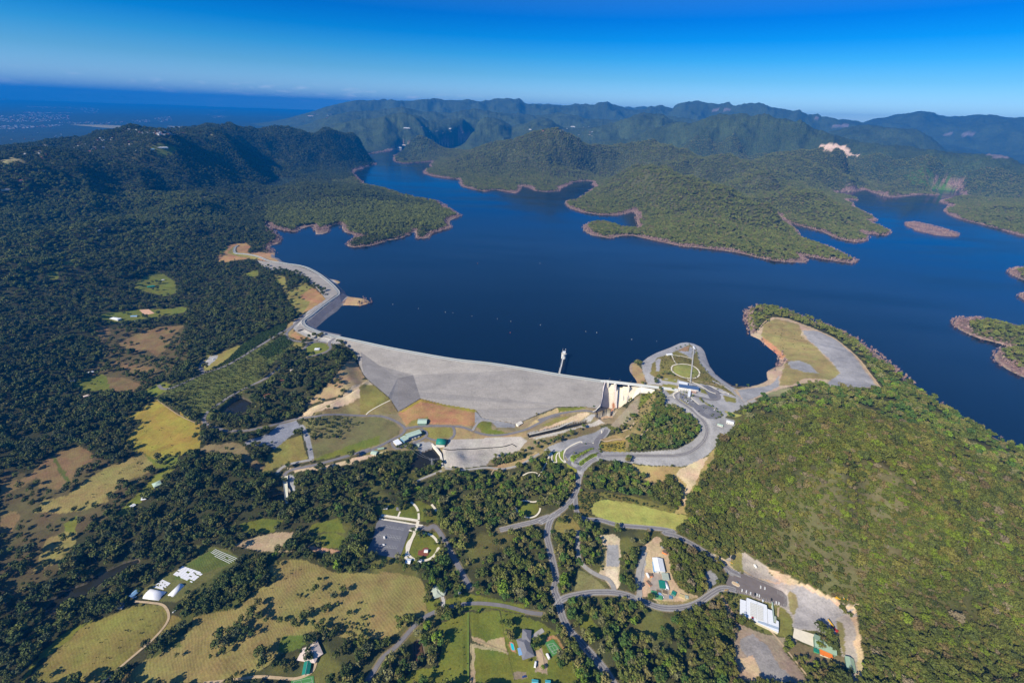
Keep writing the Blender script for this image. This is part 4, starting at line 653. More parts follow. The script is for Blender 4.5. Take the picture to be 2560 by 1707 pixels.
wv = N('ShaderNodeTexWave'); wv.wave_type = 'BANDS'; wv.bands_direction = 'DIAGONAL'; wv.inputs['Scale'].default_value = .13; wv.inputs['Distortion'].default_value = 34; wv.inputs['Detail'].default_value = 1.5; wv.inputs['Detail Scale'].default_value = .09; L(tc.outputs['Object'], wv.inputs['Vector'])
f = mth('ADD', f, mth('MULTIPLY', mth('MULTIPLY', mth('SUBTRACT', wv.outputs[1], .5), ar.outputs['Fac']), .2))
vo = N('ShaderNodeTexVoronoi'); vo.inputs['Scale'].default_value = .07; L(tc.outputs['Object'], vo.inputs['Vector'])
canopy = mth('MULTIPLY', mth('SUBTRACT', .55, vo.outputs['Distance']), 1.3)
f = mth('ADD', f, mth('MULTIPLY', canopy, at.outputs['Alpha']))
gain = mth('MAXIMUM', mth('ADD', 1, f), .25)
hsv = N('ShaderNodeHueSaturation'); L(at.outputs['Color'], hsv.inputs['Color']); L(gain, hsv.inputs['Value'])
n4 = noise(.028, 6, .72); L(mth('ADD', .5, mth('MULTIPLY', mth('SUBTRACT', n4.outputs[0], .5), .17)), hsv.inputs['Hue']); L(hsv.outputs[0], b.inputs['Base Color'])
bp = N('ShaderNodeBump'); bp.inputs['Strength'].default_value = .8; bp.inputs['Distance'].default_value = 1
L(mth('ADD', mth('MULTIPLY', n1.outputs[0], .7), mth('MULTIPLY', mth('MULTIPLY', canopy, at.outputs['Alpha']), 7)), bp.inputs['Height']); L(bp.outputs[0], b.inputs['Normal'])
ground = mesh_from('ground', V, FF, gm_, True, kind='structure')
ca = ground.data.color_attributes.new('cover', 'FLOAT_COLOR', 'POINT'); ca.data.foreach_set('color', cov.reshape(-1))
ra = ground.data.attributes.new('rows', 'FLOAT', 'POINT'); ra.data.foreach_set('value', rows.reshape(-1))

# ---------------------------------------------------------------- water
def water_mat(name, col, rough, bsc, bst, spec=.5):
    m = bpy.data.materials.new(name); m.use_nodes = True; t = m.node_tree; b = t.nodes['Principled BSDF']
    b.inputs['Base Color'].default_value = (*col, 1); b.inputs['Roughness'].default_value = rough; b.inputs['IOR'].default_value = 1.33; b.inputs['Specular IOR Level'].default_value = spec
    tc = t.nodes.new('ShaderNodeTexCoord'); n = t.nodes.new('ShaderNodeTexNoise'); n.inputs['Scale'].default_value = bsc; n.inputs['Detail'].default_value = 6; n.inputs['Roughness'].default_value = .7
    t.links.new(tc.outputs['Object'], n.inputs['Vector']); bp = t.nodes.new('ShaderNodeBump'); bp.inputs['Strength'].default_value = bst; bp.inputs['Distance'].default_value = 1
    t.links.new(n.outputs[0], bp.inputs['Height']); t.links.new(bp.outputs[0], b.inputs['Normal'])
    mp2 = t.nodes.new('ShaderNodeMapping'); mp2.inputs['Rotation'].default_value = (0, 0, .6); mp2.inputs['Scale'].default_value = (.0012, .005, 1); n2 = t.nodes.new('ShaderNodeTexNoise'); n2.inputs['Scale'].default_value = 1; n2.inputs['Detail'].default_value = 5
    t.links.new(tc.outputs['Object'], mp2.inputs[0]); t.links.new(mp2.outputs[0], n2.inputs['Vector']); r2 = t.nodes.new('ShaderNodeMapRange'); r2.inputs[1].default_value = .35; r2.inputs[2].default_value = .65; r2.inputs[3].default_value = rough*.5; r2.inputs[4].default_value = rough*2.4
    t.links.new(n2.outputs[0], r2.inputs[0]); t.links.new(r2.outputs[0], b.inputs['Roughness']); return m
wl_m = water_mat('lake_water', (.003, .011, .028), .10, .12, .22)
keep_ = ((SD < 22) & (rr[:, None] < 11000)); kk = (keep_[:-1, :-1] & keep_[1:, 1:]).ravel()
Vw = V.copy(); Vw[:, 2] = WL; used = np.unique(FF[kk]); mp = np.zeros(len(Vw), np.int64); mp[used] = np.arange(len(used))
mesh_from('lake', Vw[used], mp[FF[kk]], wl_m, kind='structure')
mesh_from('sea', [(-62000, 2000, 0), (-2000, 2000, 0), (-2000, 61000, 0), (-62000, 61000, 0)], [(0, 1, 2, 3)], water_mat('sea_water', (.004, .04, .12), .2, .01, .3), kind='structure') if False else None
sm = water_mat('sea_water', (.004, .05, .13), .25, .01, .2)
a = np.linspace(R(-80), R(0), 60); sv = [(math.sin(q)*12000, math.cos(q)*12000, 0) for q in a]+[(math.sin(q)*60500, math.cos(q)*60500, 0) for q in a]
mesh_from('sea', sv, [(i, i+1, 61+i, 60+i) for i in range(59)], sm, kind='structure')
pm = water_mat('pond_water', (.018, .018, .012), .08, .6, .05); rm_ = water_mat('river_water', (.022, .022, .012), .1, .6, .05); fm = water_mat('farm_dam_water', (.10, .055, .03), .2, .6, .05)
for k_, (p, z) in PONDS.items():
    o = mesh_from('river' if k_ == 'river' else ('channel_water' if 'channel' in k_ else 'pond'), [(q[0], q[1], z) for q in p], [tuple(range(len(p)))], {'river': rm_, 'farm_dam': fm}.get(k_, pm), kind='structure')
# ---------------------------------------------------------------- road ribbons and markings, sheets
def ribbon(name, p, wid, m, off=0, dz=0, kind='structure'):
    t = np.gradient(p[:, :2], axis=0); t /= np.linalg.norm(t, axis=1)[:, None]+1e-9; n_ = np.stack([-t[:, 1], t[:, 0]], 1); n = len(p)
    Lf = np.column_stack([p[:, :2]+n_*(off+wid/2), p[:, 2]+dz]); Rf = np.column_stack([p[:, :2]+n_*(off-wid/2), p[:, 2]+dz])
    return mesh_from(name, np.vstack([Lf, Rf]), [(n+k, n+k+1, k+1, k) for k in range(n-1)], m, kind=kind)
for q, (kind, wid, p, m_, edge, centre) in enumerate(ROADS):
    ribbon(kind, p, wid, MATS[m_], dz=.012*(q % 9)+(.1 if kind == 'path' else 0))
    if edge:
        for s in (-1, 1): ribbon('edge_line', p, .4, MATS['line_white'], s*(wid/2-1.1), .16)
    if centre: ribbon('centre_line', p, .3, MATS['line_white'], 0, .16)
    if wid >= 8 and edge:
        for s in (-1, 1): ribbon('kerb', p, .4, MATS['concrete'], s*(wid/2+.2), .15)
for kind, p, m_ in PADS:
    q = p.copy(); mesh_from(kind, q+[0, 0, .02], [tuple(range(len(q)))], MATS[m_], kind='structure')
def on(pl, x, y):
    """photo position to a point on a pad's plane"""
    c, k, l = pl; q = ray([x, y]); t = (c[0]*-k[0]+c[1]*-k[1]+k[2]+l-CAMZ)/(q[2]-k[0]*q[0]-k[1]*q[1]); return np.array([q[0]*t, q[1]*t, CAMZ+q[2]*t])
def lines(pl, segs, wid=.22, name='bay_lines', m='line_white', dz=.06):
    V_, F_ = [], []
    for a, b in segs:
        a = np.array(a, float); b = np.array(b, float); d = (b-a)[:2]; n = np.array([-d[1], d[0]])/(np.hypot(*d)+1e-9)*wid/2; i = len(V_)
        V_ += [(a[0]+n[0], a[1]+n[1], a[2]+dz), (a[0]-n[0], a[1]-n[1], a[2]+dz), (b[0]-n[0], b[1]-n[1], b[2]+dz), (b[0]+n[0], b[1]+n[1], b[2]+dz)]; F_.append((i, i+1, i+2, i+3))
    mesh_from(name, V_, F_, MATS[m], kind='structure')
def pp(s): return P(s)
def bays(pl, fr, a, b, n, up=None, dn=None, base=True):
    """a row of parking bays: spine from a to b, teeth offsets up and down (crop pixels)"""
    segs = []; A_, B_ = np.array(a, float), np.array(b, float)
    def w(v): q = P('%s %f,%f' % (fr, v[0], v[1]))[0]; return on(pl, q[0], q[1])
    if base: segs.append((w(A_), w(B_)))
    for i in range(n+1):
        c = A_+(B_-A_)*i/n
        for o in (up, dn):
            if o is not None: segs.append((w(c), w(c+np.array(o))))
    lines(pl, segs)
bays(pl1, 'C5', (490, 605), (1000, 690), 15, up=(18, -55)); bays(pl1, 'C5', (410, 800), (930, 885), 15, up=(20, -60), dn=(-22, 55)); bays(pl1, 'C5', (320, 1050), (840, 1120), 15, up=(22, -60)); bays(pl1, 'C5', (470, 430), (1040, 510), 17, up=(15, -45), base=False)
bays(pl3, 'C4', (1260, 800), (1255, 1010), 9, up=(-70, -20), base=True); bays(pl3, 'C4', (1070, 700), (1240, 790), 7, dn=(10, 80), base=False); bays(pl3, 'C4', (300, 740), (1240, 1030), 30, up=(8, -50), base=False)
bays(pl2, 'C2', (940, 1110), (1150, 1190), 9, up=(35, -40), base=False); bays(pl2, 'C2', (1370, 1310), (1450, 1365), 6, up=(35, -35), dn=(-35, 35))
for pl, s in ((plc1, 'C8 1250,690 1410,650 1560,840 1400,920'),):
    A_, B_, C_, D_ = [on(pl, *q[:2]) for q in P(s)]
    mid = lambda a, b, t: a+(b-a)*t
    lines(pl, [(A_, B_), (B_, C_), (C_, D_), (D_, A_), (mid(A_, D_, .25), mid(B_, C_, .25)), (mid(A_, D_, .75), mid(B_, C_, .75)), (mid(A_, B_, .12), mid(D_, C_, .12)), (mid(A_, B_, .88), mid(D_, C_, .88)), (mid(mid(A_, B_, .5), mid(D_, C_, .5), .25), mid(mid(A_, B_, .5), mid(D_, C_, .5), .75))], .25, 'court_lines')
A_, B_, C_, D_ = [on(plc2, *q[:2]) for q in P('B4 1180,1550 1370,1510 1380,1590 1200,1630')]
lines(plc2, [(A_, B_), (B_, C_), (C_, D_), (D_, A_), ((A_+D_)/2, (B_+C_)/2), (A_*.6+B_*.4, D_*.6+C_*.4)], .25, 'court_lines')
# ---------------------------------------------------------------- things
class MB:
    def __init__(s): s.v = []; s.f = []
    def box(s, x0, x1, y0, y1, z0, z1):
        i = len(s.v); s.v += [(x, y, z) for z in (z0, z1) for x, y in ((x0, y0), (x1, y0), (x1, y1), (x0, y1))]
        s.f += [(i+3, i+2, i+1, i), (i+4, i+5, i+6, i+7)]+[(i+k, i+(k+1) % 4, i+4+(k+1) % 4, i+4+k) for k in range(4)]; return s
    def hexa(s, lo, hi):
        n = len(lo); i = len(s.v); s.v += [tuple(p) for p in lo]+[tuple(p) for p in hi]
        s.f += [tuple(range(i+n-1, i-1, -1)), tuple(range(i+n, i+2*n))]+[(i+k, i+(k+1) % n, i+n+(k+1) % n, i+n+k) for k in range(n)]; return s
    def gable(s, L, W, z0, h, ov=.5, th=.25, axis=0, x=0, y=0):
        a, b = L/2+ov, W/2+ov; g = lambda u, v, z: ((x+u, y+v, z) if axis == 0 else (x+v, y+u, z))
        i = len(s.v); sl = h*ov/(W/2)
        s.v += [g(-a, -b, z0-sl), g(a, -b, z0-sl), g(a, 0, z0+h), g(-a, 0, z0+h), g(-a, b, z0-sl), g(a, b, z0-sl)]
        s.v += [g(-a, -b, z0-sl-th), g(a, -b, z0-sl-th), g(a, 0, z0+h-th), g(-a, 0, z0+h-th), g(-a, b, z0-sl-th), g(a, b, z0-sl-th)]
        s.f += [(i, i+1, i+2, i+3), (i+3, i+2, i+5, i+4), (i+7, i+6, i+9, i+8), (i+8, i+9, i+10, i+11), (i, i+6, i+7, i+1), (i+4, i+5, i+11, i+10), (i, i+3, i+9, i+6), (i+3, i+4, i+10, i+9), (i+1, i+7, i+8, i+2), (i+2, i+8, i+11, i+5)]; return s
    def hip(s, L, W, z0, h, ov=.6, x=0, y=0, axis=0):
        a, b = L/2+ov, W/2+ov; r = max(a-b, .2); g = lambda u, v, z: ((x+u, y+v, z) if axis == 0 else (x+v, y+u, z)); i = len(s.v)
        s.v += [g(-a, -b, z0), g(a, -b, z0), g(a, b, z0), g(-a, b, z0), g(-r, 0, z0+h), g(r, 0, z0+h)]+[g(-a, -b, z0-.25), g(a, -b, z0-.25), g(a, b, z0-.25), g(-a, b, z0-.25)]
        s.f += [(i, i+1, i+5, i+4), (i+1, i+2, i+5), (i+2, i+3, i+4, i+5), (i+3, i, i+4), (i+9, i+8, i+7, i+6)]+[(i+k, i+6+k, i+6+(k+1) % 4, i+(k+1) % 4) for k in range(4)]; return s
    def cyl(s, x, y, z0, z1, r0, r1=None, n=14):
        r1 = r0 if r1 is None else r1
        return s.hexa([(x+r0*math.cos(2*math.pi*k/n), y+r0*math.sin(2*math.pi*k/n), z0) for k in range(n)], [(x+r1*math.cos(2*math.pi*k/n), y+r1*math.sin(2*math.pi*k/n), z1) for k in range(n)])
    def cylx(s, x0, x1, y, z, r, n=12):
        return s.hexa([(x0, y+r*math.cos(2*math.pi*k/n), z+r*math.sin(2*math.pi*k/n)) for k in range(n)], [(x1, y+r*math.cos(2*math.pi*k/n), z+r*math.sin(2*math.pi*k/n)) for k in range(n)])
    def cyly(s, x, y0, y1, z, r, n=10):
        return s.hexa([(x+r*math.cos(2*math.pi*k/n), y0, z+r*math.sin(2*math.pi*k/n)) for k in range(n)][::-1], [(x+r*math.cos(2*math.pi*k/n), y1, z+r*math.sin(2*math.pi*k/n)) for k in range(n)][::-1])
    def bar(s, a, b, w, h=None):
        a = np.array(a, float); b = np.array(b, float); h = h or w; d = b-a; d /= np.linalg.norm(d)+1e-9; u = np.cross(d, (0, 0, 1.0)); u = np.array((1.0, 0, 0)) if np.linalg.norm(u) < 1e-3 else u/np.linalg.norm(u); v = np.cross(u, d)
        q = [u*i*w/2+v*j*h/2 for i, j in ((-1, -1), (1, -1), (1, 1), (-1, 1))]; return s.hexa([a+t for t in q], [b+t for t in q])
    def arch(s, L, W, z0, h, n=8):
        i = len(s.v); 
        for sx in (-1, 1):
            for k in range(n+1): t = math.pi*k/n; s.v.append((sx*L/2, -W/2*math.cos(t), z0+h*math.sin(t)))
        m = n+1; s.f += [(i+k, i+m+k, i+m+k+1, i+k+1) for k in range(n)]+[tuple(range(i, i+m))[::1], tuple(range(i+2*m-1, i+m-1, -1)), (i, i+n, i+m+n, i+m)]; return s
    def build(s, name, m, parent=None, smooth=False): return mesh_from(name, s.v, s.f, m, smooth, parent)
NT = []
def thing(name, label, cat, loc=(0, 0, 0), rz=0, group=None):
    o = bpy.data.objects.new(name, None); COL.objects.link(o); o.location = tuple(loc); o.rotation_euler = (0, 0, rz); o['label'] = label; o['category'] = cat
    o.empty_display_size = 2
    if group: o['group'] = group
    NT.append(o); return o
def tag(o, label, cat, group=None):
    o['label'] = label; o['category'] = cat
    if group: o['group'] = group
    return o
def dup(root, loc, rz, label=None, scale=None):
    r = root.copy(); COL.objects.link(r); r.location = tuple(loc); r.rotation_euler = (0, 0, rz)
    if label: r['label'] = label
    if scale: r.scale = (scale,)*3
    for ch in list(root.children):
        c = ch.copy(); COL.objects.link(c); c.parent = r
        for g in ch.children: d = g.copy(); COL.objects.link(d); d.parent = c
    return r
mat('wall_white', (.62, .61, .58), .7, .06, .5); mat('wall_cream', (.55, .50, .40), .8, .08, .5); mat('wall_brick', (.33, .18, .12), .85, .12, .8); mat('wall_green', (.16, .26, .20), .7, .08, .5)
mat('roof_white', (.74, .77, .82), .45, .05, .4, spec=.4); mat('roof_rib', (.60, .60, .57), .5, .08, .6); mat('roof_green', (.30, .42, .31), .5, .07, .3); mat('roof_palegreen', (.40, .52, .43), .5, .07, .3); mat('roof_teal', (.015, .20, .15), .5, .1, .3)
mat('roof_blue', (.07, .12, .24), .45, .08, .3); mat('roof_grey', (.19, .19, .21), .6, .08, .3); mat('roof_red', (.46, .13, .08), .7, .12, .4); mat('roof_pink', (.62, .52, .47), .6, .07, .3); mat('roof_sky', (.20, .38, .62), .5, .08, .3); mat('roof_sage', (.37, .42, .36), .6, .08, .3)
mat('roof_dark', (.03, .04, .045), .5, .1, .3); mat('roof_turq', (.08, .45, .52), .5, .1, .3)
mat('glass', (.03, .05, .07), .12, .05, 1, spec=.8); mat('door', (.12, .14, .16), .5, .05, 1); mat('white_paint', (.78, .78, .77), .45, .04, .5); mat('steel', (.45, .46, .47), .4, .08, .6, metal=.4); mat('tyre', (.02, .02, .02), .9, .05, 2)
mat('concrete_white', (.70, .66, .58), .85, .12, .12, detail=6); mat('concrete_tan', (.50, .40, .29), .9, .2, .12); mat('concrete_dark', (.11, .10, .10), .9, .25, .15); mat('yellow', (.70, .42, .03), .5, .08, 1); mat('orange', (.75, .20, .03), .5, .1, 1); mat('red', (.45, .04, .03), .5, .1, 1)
mat('green_bin', (.07, .28, .12), .5, .1, 1); mat('tan_bin', (.52, .42, .20), .6, .1, 1); mat('blue_bin', (.10, .22, .36), .5, .1, 1); mat('timber', (.16, .12, .08), .9, .15, .6); mat('pool', (.02, .55, .62), .1, .05, .5, spec=.6); mat('paving_red', (.48, .24, .17), .8, .12, .6)
mat('plastic_white', (.74, .75, .80), .4, .06, .5); mat('car_white', (.80, .80, .80), .25, .02, 1, spec=.6); mat('car_dark', (.02, .025, .035), .2, .05, 1, spec=.7); mat('car_blue', (.03, .07, .25), .25, .05, 1, spec=.7); mat('car_silver', (.45, .46, .48), .25, .03, 1, metal=.5)
def rockfill(name, col, sc=.28):
    m = mat(name, col, .95, .30, sc, bump=.9, detail=7); t = m.node_tree; b = t.nodes['Principled BSDF']; src = b.inputs['Base Color'].links[0].from_socket
    tc = [n for n in t.nodes if n.type == 'TEX_COORD'][0]; mp_ = t.nodes.new('ShaderNodeMapping'); mp_.inputs['Scale'].default_value = (.018, .035, .05); mp_.inputs['Rotation'].default_value = (0, 0, -.12); n = t.nodes.new('ShaderNodeTexNoise'); n.inputs['Scale'].default_value = 1; n.inputs['Detail'].default_value = 6; n.inputs['Roughness'].default_value = .7
    t.links.new(tc.outputs['Object'], mp_.inputs[0]); t.links.new(mp_.outputs[0], n.inputs['Vector']); r = t.nodes.new('ShaderNodeMapRange'); r.inputs[1].default_value = .3; r.inputs[2].default_value = .7; r.inputs[3].default_value = .80; r.inputs[4].default_value = 1.2; t.links.new(n.outputs[0], r.inputs[0])
    hv = t.nodes.new('ShaderNodeHueSaturation'); t.links.new(src, hv.inputs['Color']); t.links.new(r.outputs[0], hv.inputs['Value']); t.links.new(hv.outputs[0], b.inputs['Base Color']); return m
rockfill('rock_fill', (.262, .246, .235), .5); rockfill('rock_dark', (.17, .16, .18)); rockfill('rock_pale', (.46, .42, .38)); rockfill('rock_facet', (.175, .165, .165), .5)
M = MATS

# ---------------------------------------------------------------- the dam
dam = thing('embankment_dam', 'long grey rockfill dam wall between dark lake and green valley', 'dam', (0, 0, 0))
def surf(name, loops, m, parent, dz=0):
    V_, F_ = [], []
    for lp in loops:
        for t in flat_tris(lp):
            i = len(V_); V_ += [tuple(p+np.array([0, 0, dz])) for p in t]; a, b, c = t
            n = np.cross(b-a, c-a); F_.append((i, i+1, i+2) if n[2] > 0 else (i, i+2, i+1))
    return mesh_from(name, V_, F_, m, False, parent)
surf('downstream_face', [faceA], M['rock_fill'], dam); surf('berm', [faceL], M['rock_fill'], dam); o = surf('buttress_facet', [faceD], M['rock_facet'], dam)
# upstream face
up2 = main_up.copy(); V_ = [tuple(p) for p in up2]+[(p[0]+7, p[1]+42, 38.) for p in up2]; n_ = len(up2)
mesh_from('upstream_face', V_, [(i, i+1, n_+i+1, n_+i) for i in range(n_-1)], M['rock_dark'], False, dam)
crest = smooth_line((main_up+main_dn)/2, 12); 
mb = MB(); 
def strip(p, wid, z0, z1, mb=None):
    mb = mb or MB(); t = np.gradient(p[:, :2], axis=0); t /= np.linalg.norm(t, axis=1)[:, None]; nn = np.stack([-t[:, 1], t[:, 0]], 1)*wid/2
    for k in range(len(p)-1):
        lo = [(*(p[k, :2]+nn[k]), z0), (*(p[k, :2]-nn[k]), z0), (*(p[k+1, :2]-nn[k+1]), z0), (*(p[k+1, :2]+nn[k+1]), z0)]; mb.hexa(lo, [(a, b, z1) for a, b, c in lo])
    return mb
strip(crest, 9.5, CREST-3, CREST+.25).build('crest_road', mat('crest_pale', (.33, .345, .345), .85, .06, .2), dam)
def offs(p, d):
    t = np.gradient(p[:, :2], axis=0); t /= np.linalg.norm(t, axis=1)[:, None]; return np.column_stack([p[:, 0]-t[:, 1]*d, p[:, 1]+t[:, 0]*d, p[:, 2]])
mat('parapet_pale', (.44, .47, .46), .7, .05, .3)
strip(offs(crest, 4.3), .7, CREST-1, CREST+1.5).build('parapet', M['parapet_pale'], dam); strip(offs(crest, -4.3), .6, CREST-1, CREST+1.1).build('parapet', M['parapet_pale'], dam)
wing = smooth_line(wc, 8)
strip(wing, 9, CREST-2, CREST+.2).build('wing_road', mat('wing_grey', (.25, .26, .27), .85, .06, .2), dam); strip(offs(wing, -4.2), .7, CREST-1, CREST+1.3).build('parapet', M['parapet_pale'], dam); strip(offs(wing, 4.2), .6, CREST-1, CREST+1.0).build('parapet', M['parapet_pale'], dam)
# wing fill: outer grey slope and dark rock slope to the lake
wo1 = V3('A6 1150,998,62 1000,965,62 900,915,62 835,930,59 850,890,59 935,800,59 1060,715,59 1098,658,58 1050,600,57 1000,545,56 900,465,55 800,440,54 640,432,52 540,365,54 500,318,58 600,332,62')
wo2 = V3('A6 850,368,62.5 930,395,62.5 1030,450,62.5 1120,520,62.5 1180,575,62.5 1200,606,62.5 1180,620,62.5 1060,708,62.5 960,790,62.5 895,840,62.5 890,870,62.5 915,905,62.5 1000,940,62.5')
surf('wing_outer_slope', [np.vstack([wo1, wo2])], M['rock_fill'], dam, .35)
ds = V3('A6 935,862,62.8 1000,800,62.8 1080,735,62.8 1160,668,62.8 1215,622,62.8 1222,596,62.8 1292,632,51 1238,708,51 1110,812,51 1005,918,51 940,890,60')
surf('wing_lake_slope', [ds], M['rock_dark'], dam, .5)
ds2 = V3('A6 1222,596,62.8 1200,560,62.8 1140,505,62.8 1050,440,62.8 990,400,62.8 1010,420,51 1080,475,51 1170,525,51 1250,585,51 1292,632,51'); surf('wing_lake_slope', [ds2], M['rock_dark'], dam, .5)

# ---------------------------------------------------------------- spillway
sp = thing('concrete_spillway', 'pale concrete spillway with orange stains at the right end of the dam', 'spillway')
def stainmat():
    m = bpy.data.materials.new('chute'); m.use_nodes = True; t = m.node_tree; b = t.nodes['Principled BSDF']; b.inputs['Roughness'].default_value = .9
    tc = t.nodes.new('ShaderNodeTexCoord'); n = t.nodes.new('ShaderNodeTexNoise'); n.inputs['Scale'].default_value = .12; n.inputs['Detail'].default_value = 7; n.inputs['Roughness'].default_value = .75
    br = t.nodes.new('ShaderNodeTexBrick'); br.inputs['Scale'].default_value = .11; br.inputs['Mortar Size'].default_value = .012; br.inputs['Color1'].default_value = (.72, .66, .55, 1); br.inputs['Color2'].default_value = (.66, .58, .46, 1); br.inputs['Mortar'].default_value = (.36, .28, .2, 1)
    t.links.new(tc.outputs['Object'], n.inputs['Vector']); t.links.new(tc.outputs['Object'], br.inputs['Vector'])
    at = t.nodes.new('ShaderNodeAttribute'); at.attribute_name = 'stain'; ad = t.nodes.new('ShaderNodeMath'); ad.operation = 'MULTIPLY_ADD'; ad.inputs[1].default_value = 1.2
    t.links.new(n.outputs[0], ad.inputs[0]); t.links.new(at.outputs['Fac'], ad.inputs[2]); r = t.nodes.new('ShaderNodeMapRange'); r.inputs[1].default_value = .95; r.inputs[2].default_value = 1.25; t.links.new(ad.outputs[0], r.inputs[0])
    mx = t.nodes.new('ShaderNodeMix'); mx.data_type = 'RGBA'; mx.inputs[7].default_value = (.36, .12, .045, 1); t.links.new(br.outputs[0], mx.inputs[6]); t.links.new(r.outputs[0], mx.inputs[0]); t.links.new(mx.outputs[2], b.inputs['Base Color']); return m
stm = stainmat()
V_, F_, st = [], [], []
nu, nv = 24, 20
for i in range(nv+1):
    for j in range(nu+1):
        u = j/nu*6; k = min(int(u), 5); f_ = u-k; a = sp_top[k]*(1-f_)+sp_top[k+1]*f_; c = sp_bot[k]*(1-f_)+sp_bot[k+1]*f_; v = i/nv; q = a*(1-v)+c*v
        q[2] -= 1.2*math.sin(math.pi*v); V_.append(tuple(q)); s_ = math.exp(-((j/nu-.20)/.10)**2)*max(0, min(1, (v-.45)*2.4))*.75
        if v > .86: s_ = max(s_, .45)
        st.append(s_)
for i in range(nv):
    for j in range(nu): a = i*(nu+1)+j; F_.append((a, a+nu+1, a+nu+2, a+1))
o = mesh_from('chute', V_, F_, stm, False, sp); a_ = o.data.attributes.new('stain', 'FLOAT', 'POINT'); a_.data.foreach_set('value', np.array(st, np.float32))
o = surf('stilling_basin', [np.vstack([sp_bot, sp_floor[::-1]])], stm, sp); a_ = o.data.attributes.new('stain', 'FLOAT', 'POINT'); a_.data.foreach_set('value', np.full(len(o.data.vertices), .55, np.float32))
V_, F_ = [], []                                       # ribbed training wall
nr = 44
def along(p, t): t = t*(len(p)-1); k = min(int(t), len(p)-2); return p[k]*(1-t+k)+p[k+1]*(t-k)
for q in range(nr):
    for s_, (t0, t1, hh) in enumerate(((q/nr, (q+.42)/nr, .9), ((q+.42)/nr, (q+1)/nr, 0))):
        i = len(V_); V_ += [tuple(along(wl_top, t0)+[hh, 0, hh]), tuple(along(wl_top, t1)+[hh, 0, hh]), tuple(along(wl_bot, t1)+[hh, 0, hh]), tuple(along(wl_bot, t0)+[hh, 0, hh])]; F_.append((i, i+3, i+2, i+1))
        if hh: V_ += [tuple(along(wl_top, t0)), tuple(along(wl_bot, t0)), tuple(along(wl_top, t1)), tuple(along(wl_bot, t1))]; F_ += [(i, i+4, i+5, i+3), (i+1, i+2, i+7, i+6)]
mesh_from('ribbed_wall', V_, F_, mat('wall_rib', (.40, .37, .40), .9, .1, .3), False, sp)

mbw = MB(); wt_ = smooth_line(wl_top, 6)
for k in range(len(wt_)-1): mbw.bar(wt_[k]+[0, 0, .6], wt_[k+1]+[0, 0, .6], 2.4, 2.6)
mbw.build('wall_coping', mat('coping', (.60, .53, .52), .85, .08, .3), sp)
surf('side_wall', [np.vstack([wr_top, wr_bot[::-1]])], mat('concrete_grey', (.62, .60, .55), .9, .12, .2), sp, .1); surf('abutment', [abut], M['concrete_white'], sp, .2)  # side wall in a slightly greyer concrete than the abutment
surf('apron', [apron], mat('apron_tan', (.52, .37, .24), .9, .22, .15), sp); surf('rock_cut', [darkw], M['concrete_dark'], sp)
mbw = MB(); dl = V3('C3 1000,1090,30 940,1180,24 1010,1320,17'); mbw.bar(dl[0], dl[1], 1.6); mbw.bar(dl[1], dl[2], 1.6); mbw.build('cut_ledge', M['concrete_tan'], sp)
mbw = MB(); q = V3('C3 890,1165,36 820,1235,33 640,1330,27 400,1440,22 A7 900,1285,20 640,1345,19.5'); 
for k in range(len(q)-1): mbw.bar(q[k], q[k+1], 1.5, 2.2)
mbw.build('channel_wall', M['concrete_white'], sp)
mbw = MB(); q = V3('A7 1240,1232,20 1150,1258,19.5 900,1320,19.5 640,1378,19.5')
for k in range(len(q)-1): mbw.bar(q[k], q[k+1], 1.5, 2.2)
mbw.build('channel_wall', M['concrete_tan'], sp)
for x_ in (1130, 1190, 1245, 1300):
    q = at_z(*P('C3 %d,1292' % x_)[0], 15); MB().box(q[0]-2.2, q[0]+2.2, q[1]-1.6, q[1]+1.6, 12, 20).build('baffle_block', M['concrete_white'], sp)
q = V3('C3 1195,1180,18.6 1375,1195,18.6 1360,1265,18.6 1290,1330,18.6 1200,1368,18.6 1195,1300,18.6'); surf('basin_water', [q], pm, sp)
q = V3('C3 1185,778,62 1200,1190,22'); mbw = MB(); mbw.bar(q[0], q[1], 2.6, 3); mbw.build('dividing_wall', mat('coping', (.6, .53, .52)), sp)
# bridge over the crest
br = V3('C3 915,690,64 1010,690,64 1300,722,64 1600,757,64 1930,800,64 C2 860,930,64')
mbb = MB()
for k in range(len(br)-1): mbb.bar(br[k]-[0, 0, 1], br[k+1]-[0, 0, 1], 8, 2)
bt = thing('spillway_bridge', 'white concrete road bridge over the spillway openings', 'bridge'); mbb.build('deck', mat('deck_pale', (.66, .67, .66), .8, .06, .3), bt)
for s_ in (-3.6, 3.6):
    mbb = MB()
    for k in range(len(br)-1): 
        d = br[k+1]-br[k]; nn = np.array([-d[1], d[0], 0])/np.hypot(d[0], d[1])*s_; mbb.bar(br[k]+nn+[0, 0, .5], br[k+1]+nn+[0, 0, .5], .4, 1.1)
    mbb.build('railing', M['parapet_pale'], bt)
for s_ in ('C3 1168,740', 'C3 1432,775', 'C3 1190,745', 'C3 1045,715'):
    q = at_z(*P(s_)[0], 62); MB().box(q[0]-1.1, q[0]+1.1, q[1]-7, q[1]+3, 44, 62).build('pier', M['concrete_white'], bt)
for s_ in ('C3 1060,655', 'C3 1262,675', 'C3 1468,700', 'C3 1320,890'):
    pass
for k_, s_ in enumerate(('C3 1060,690', 'C3 1262,712', 'C3 1468,738', 'C3 1720,770')):
    q = at_z(*P(s_)[0], 64); l = thing('street_lamp', 'slim street lamp on the spillway bridge, one of a row', 'street lamp', q, 0, 'street lamps on the spillway bridge'); MB().cyl(0, 0, 0, 8, .14, .09, 6).build('post', M['steel'], l); MB().box(0, 1.8, -.12, .12, 7.9, 8.05).box(1.3, 2.1, -.2, .2, 7.75, 7.9).build('lamp_head', M['steel'], l)

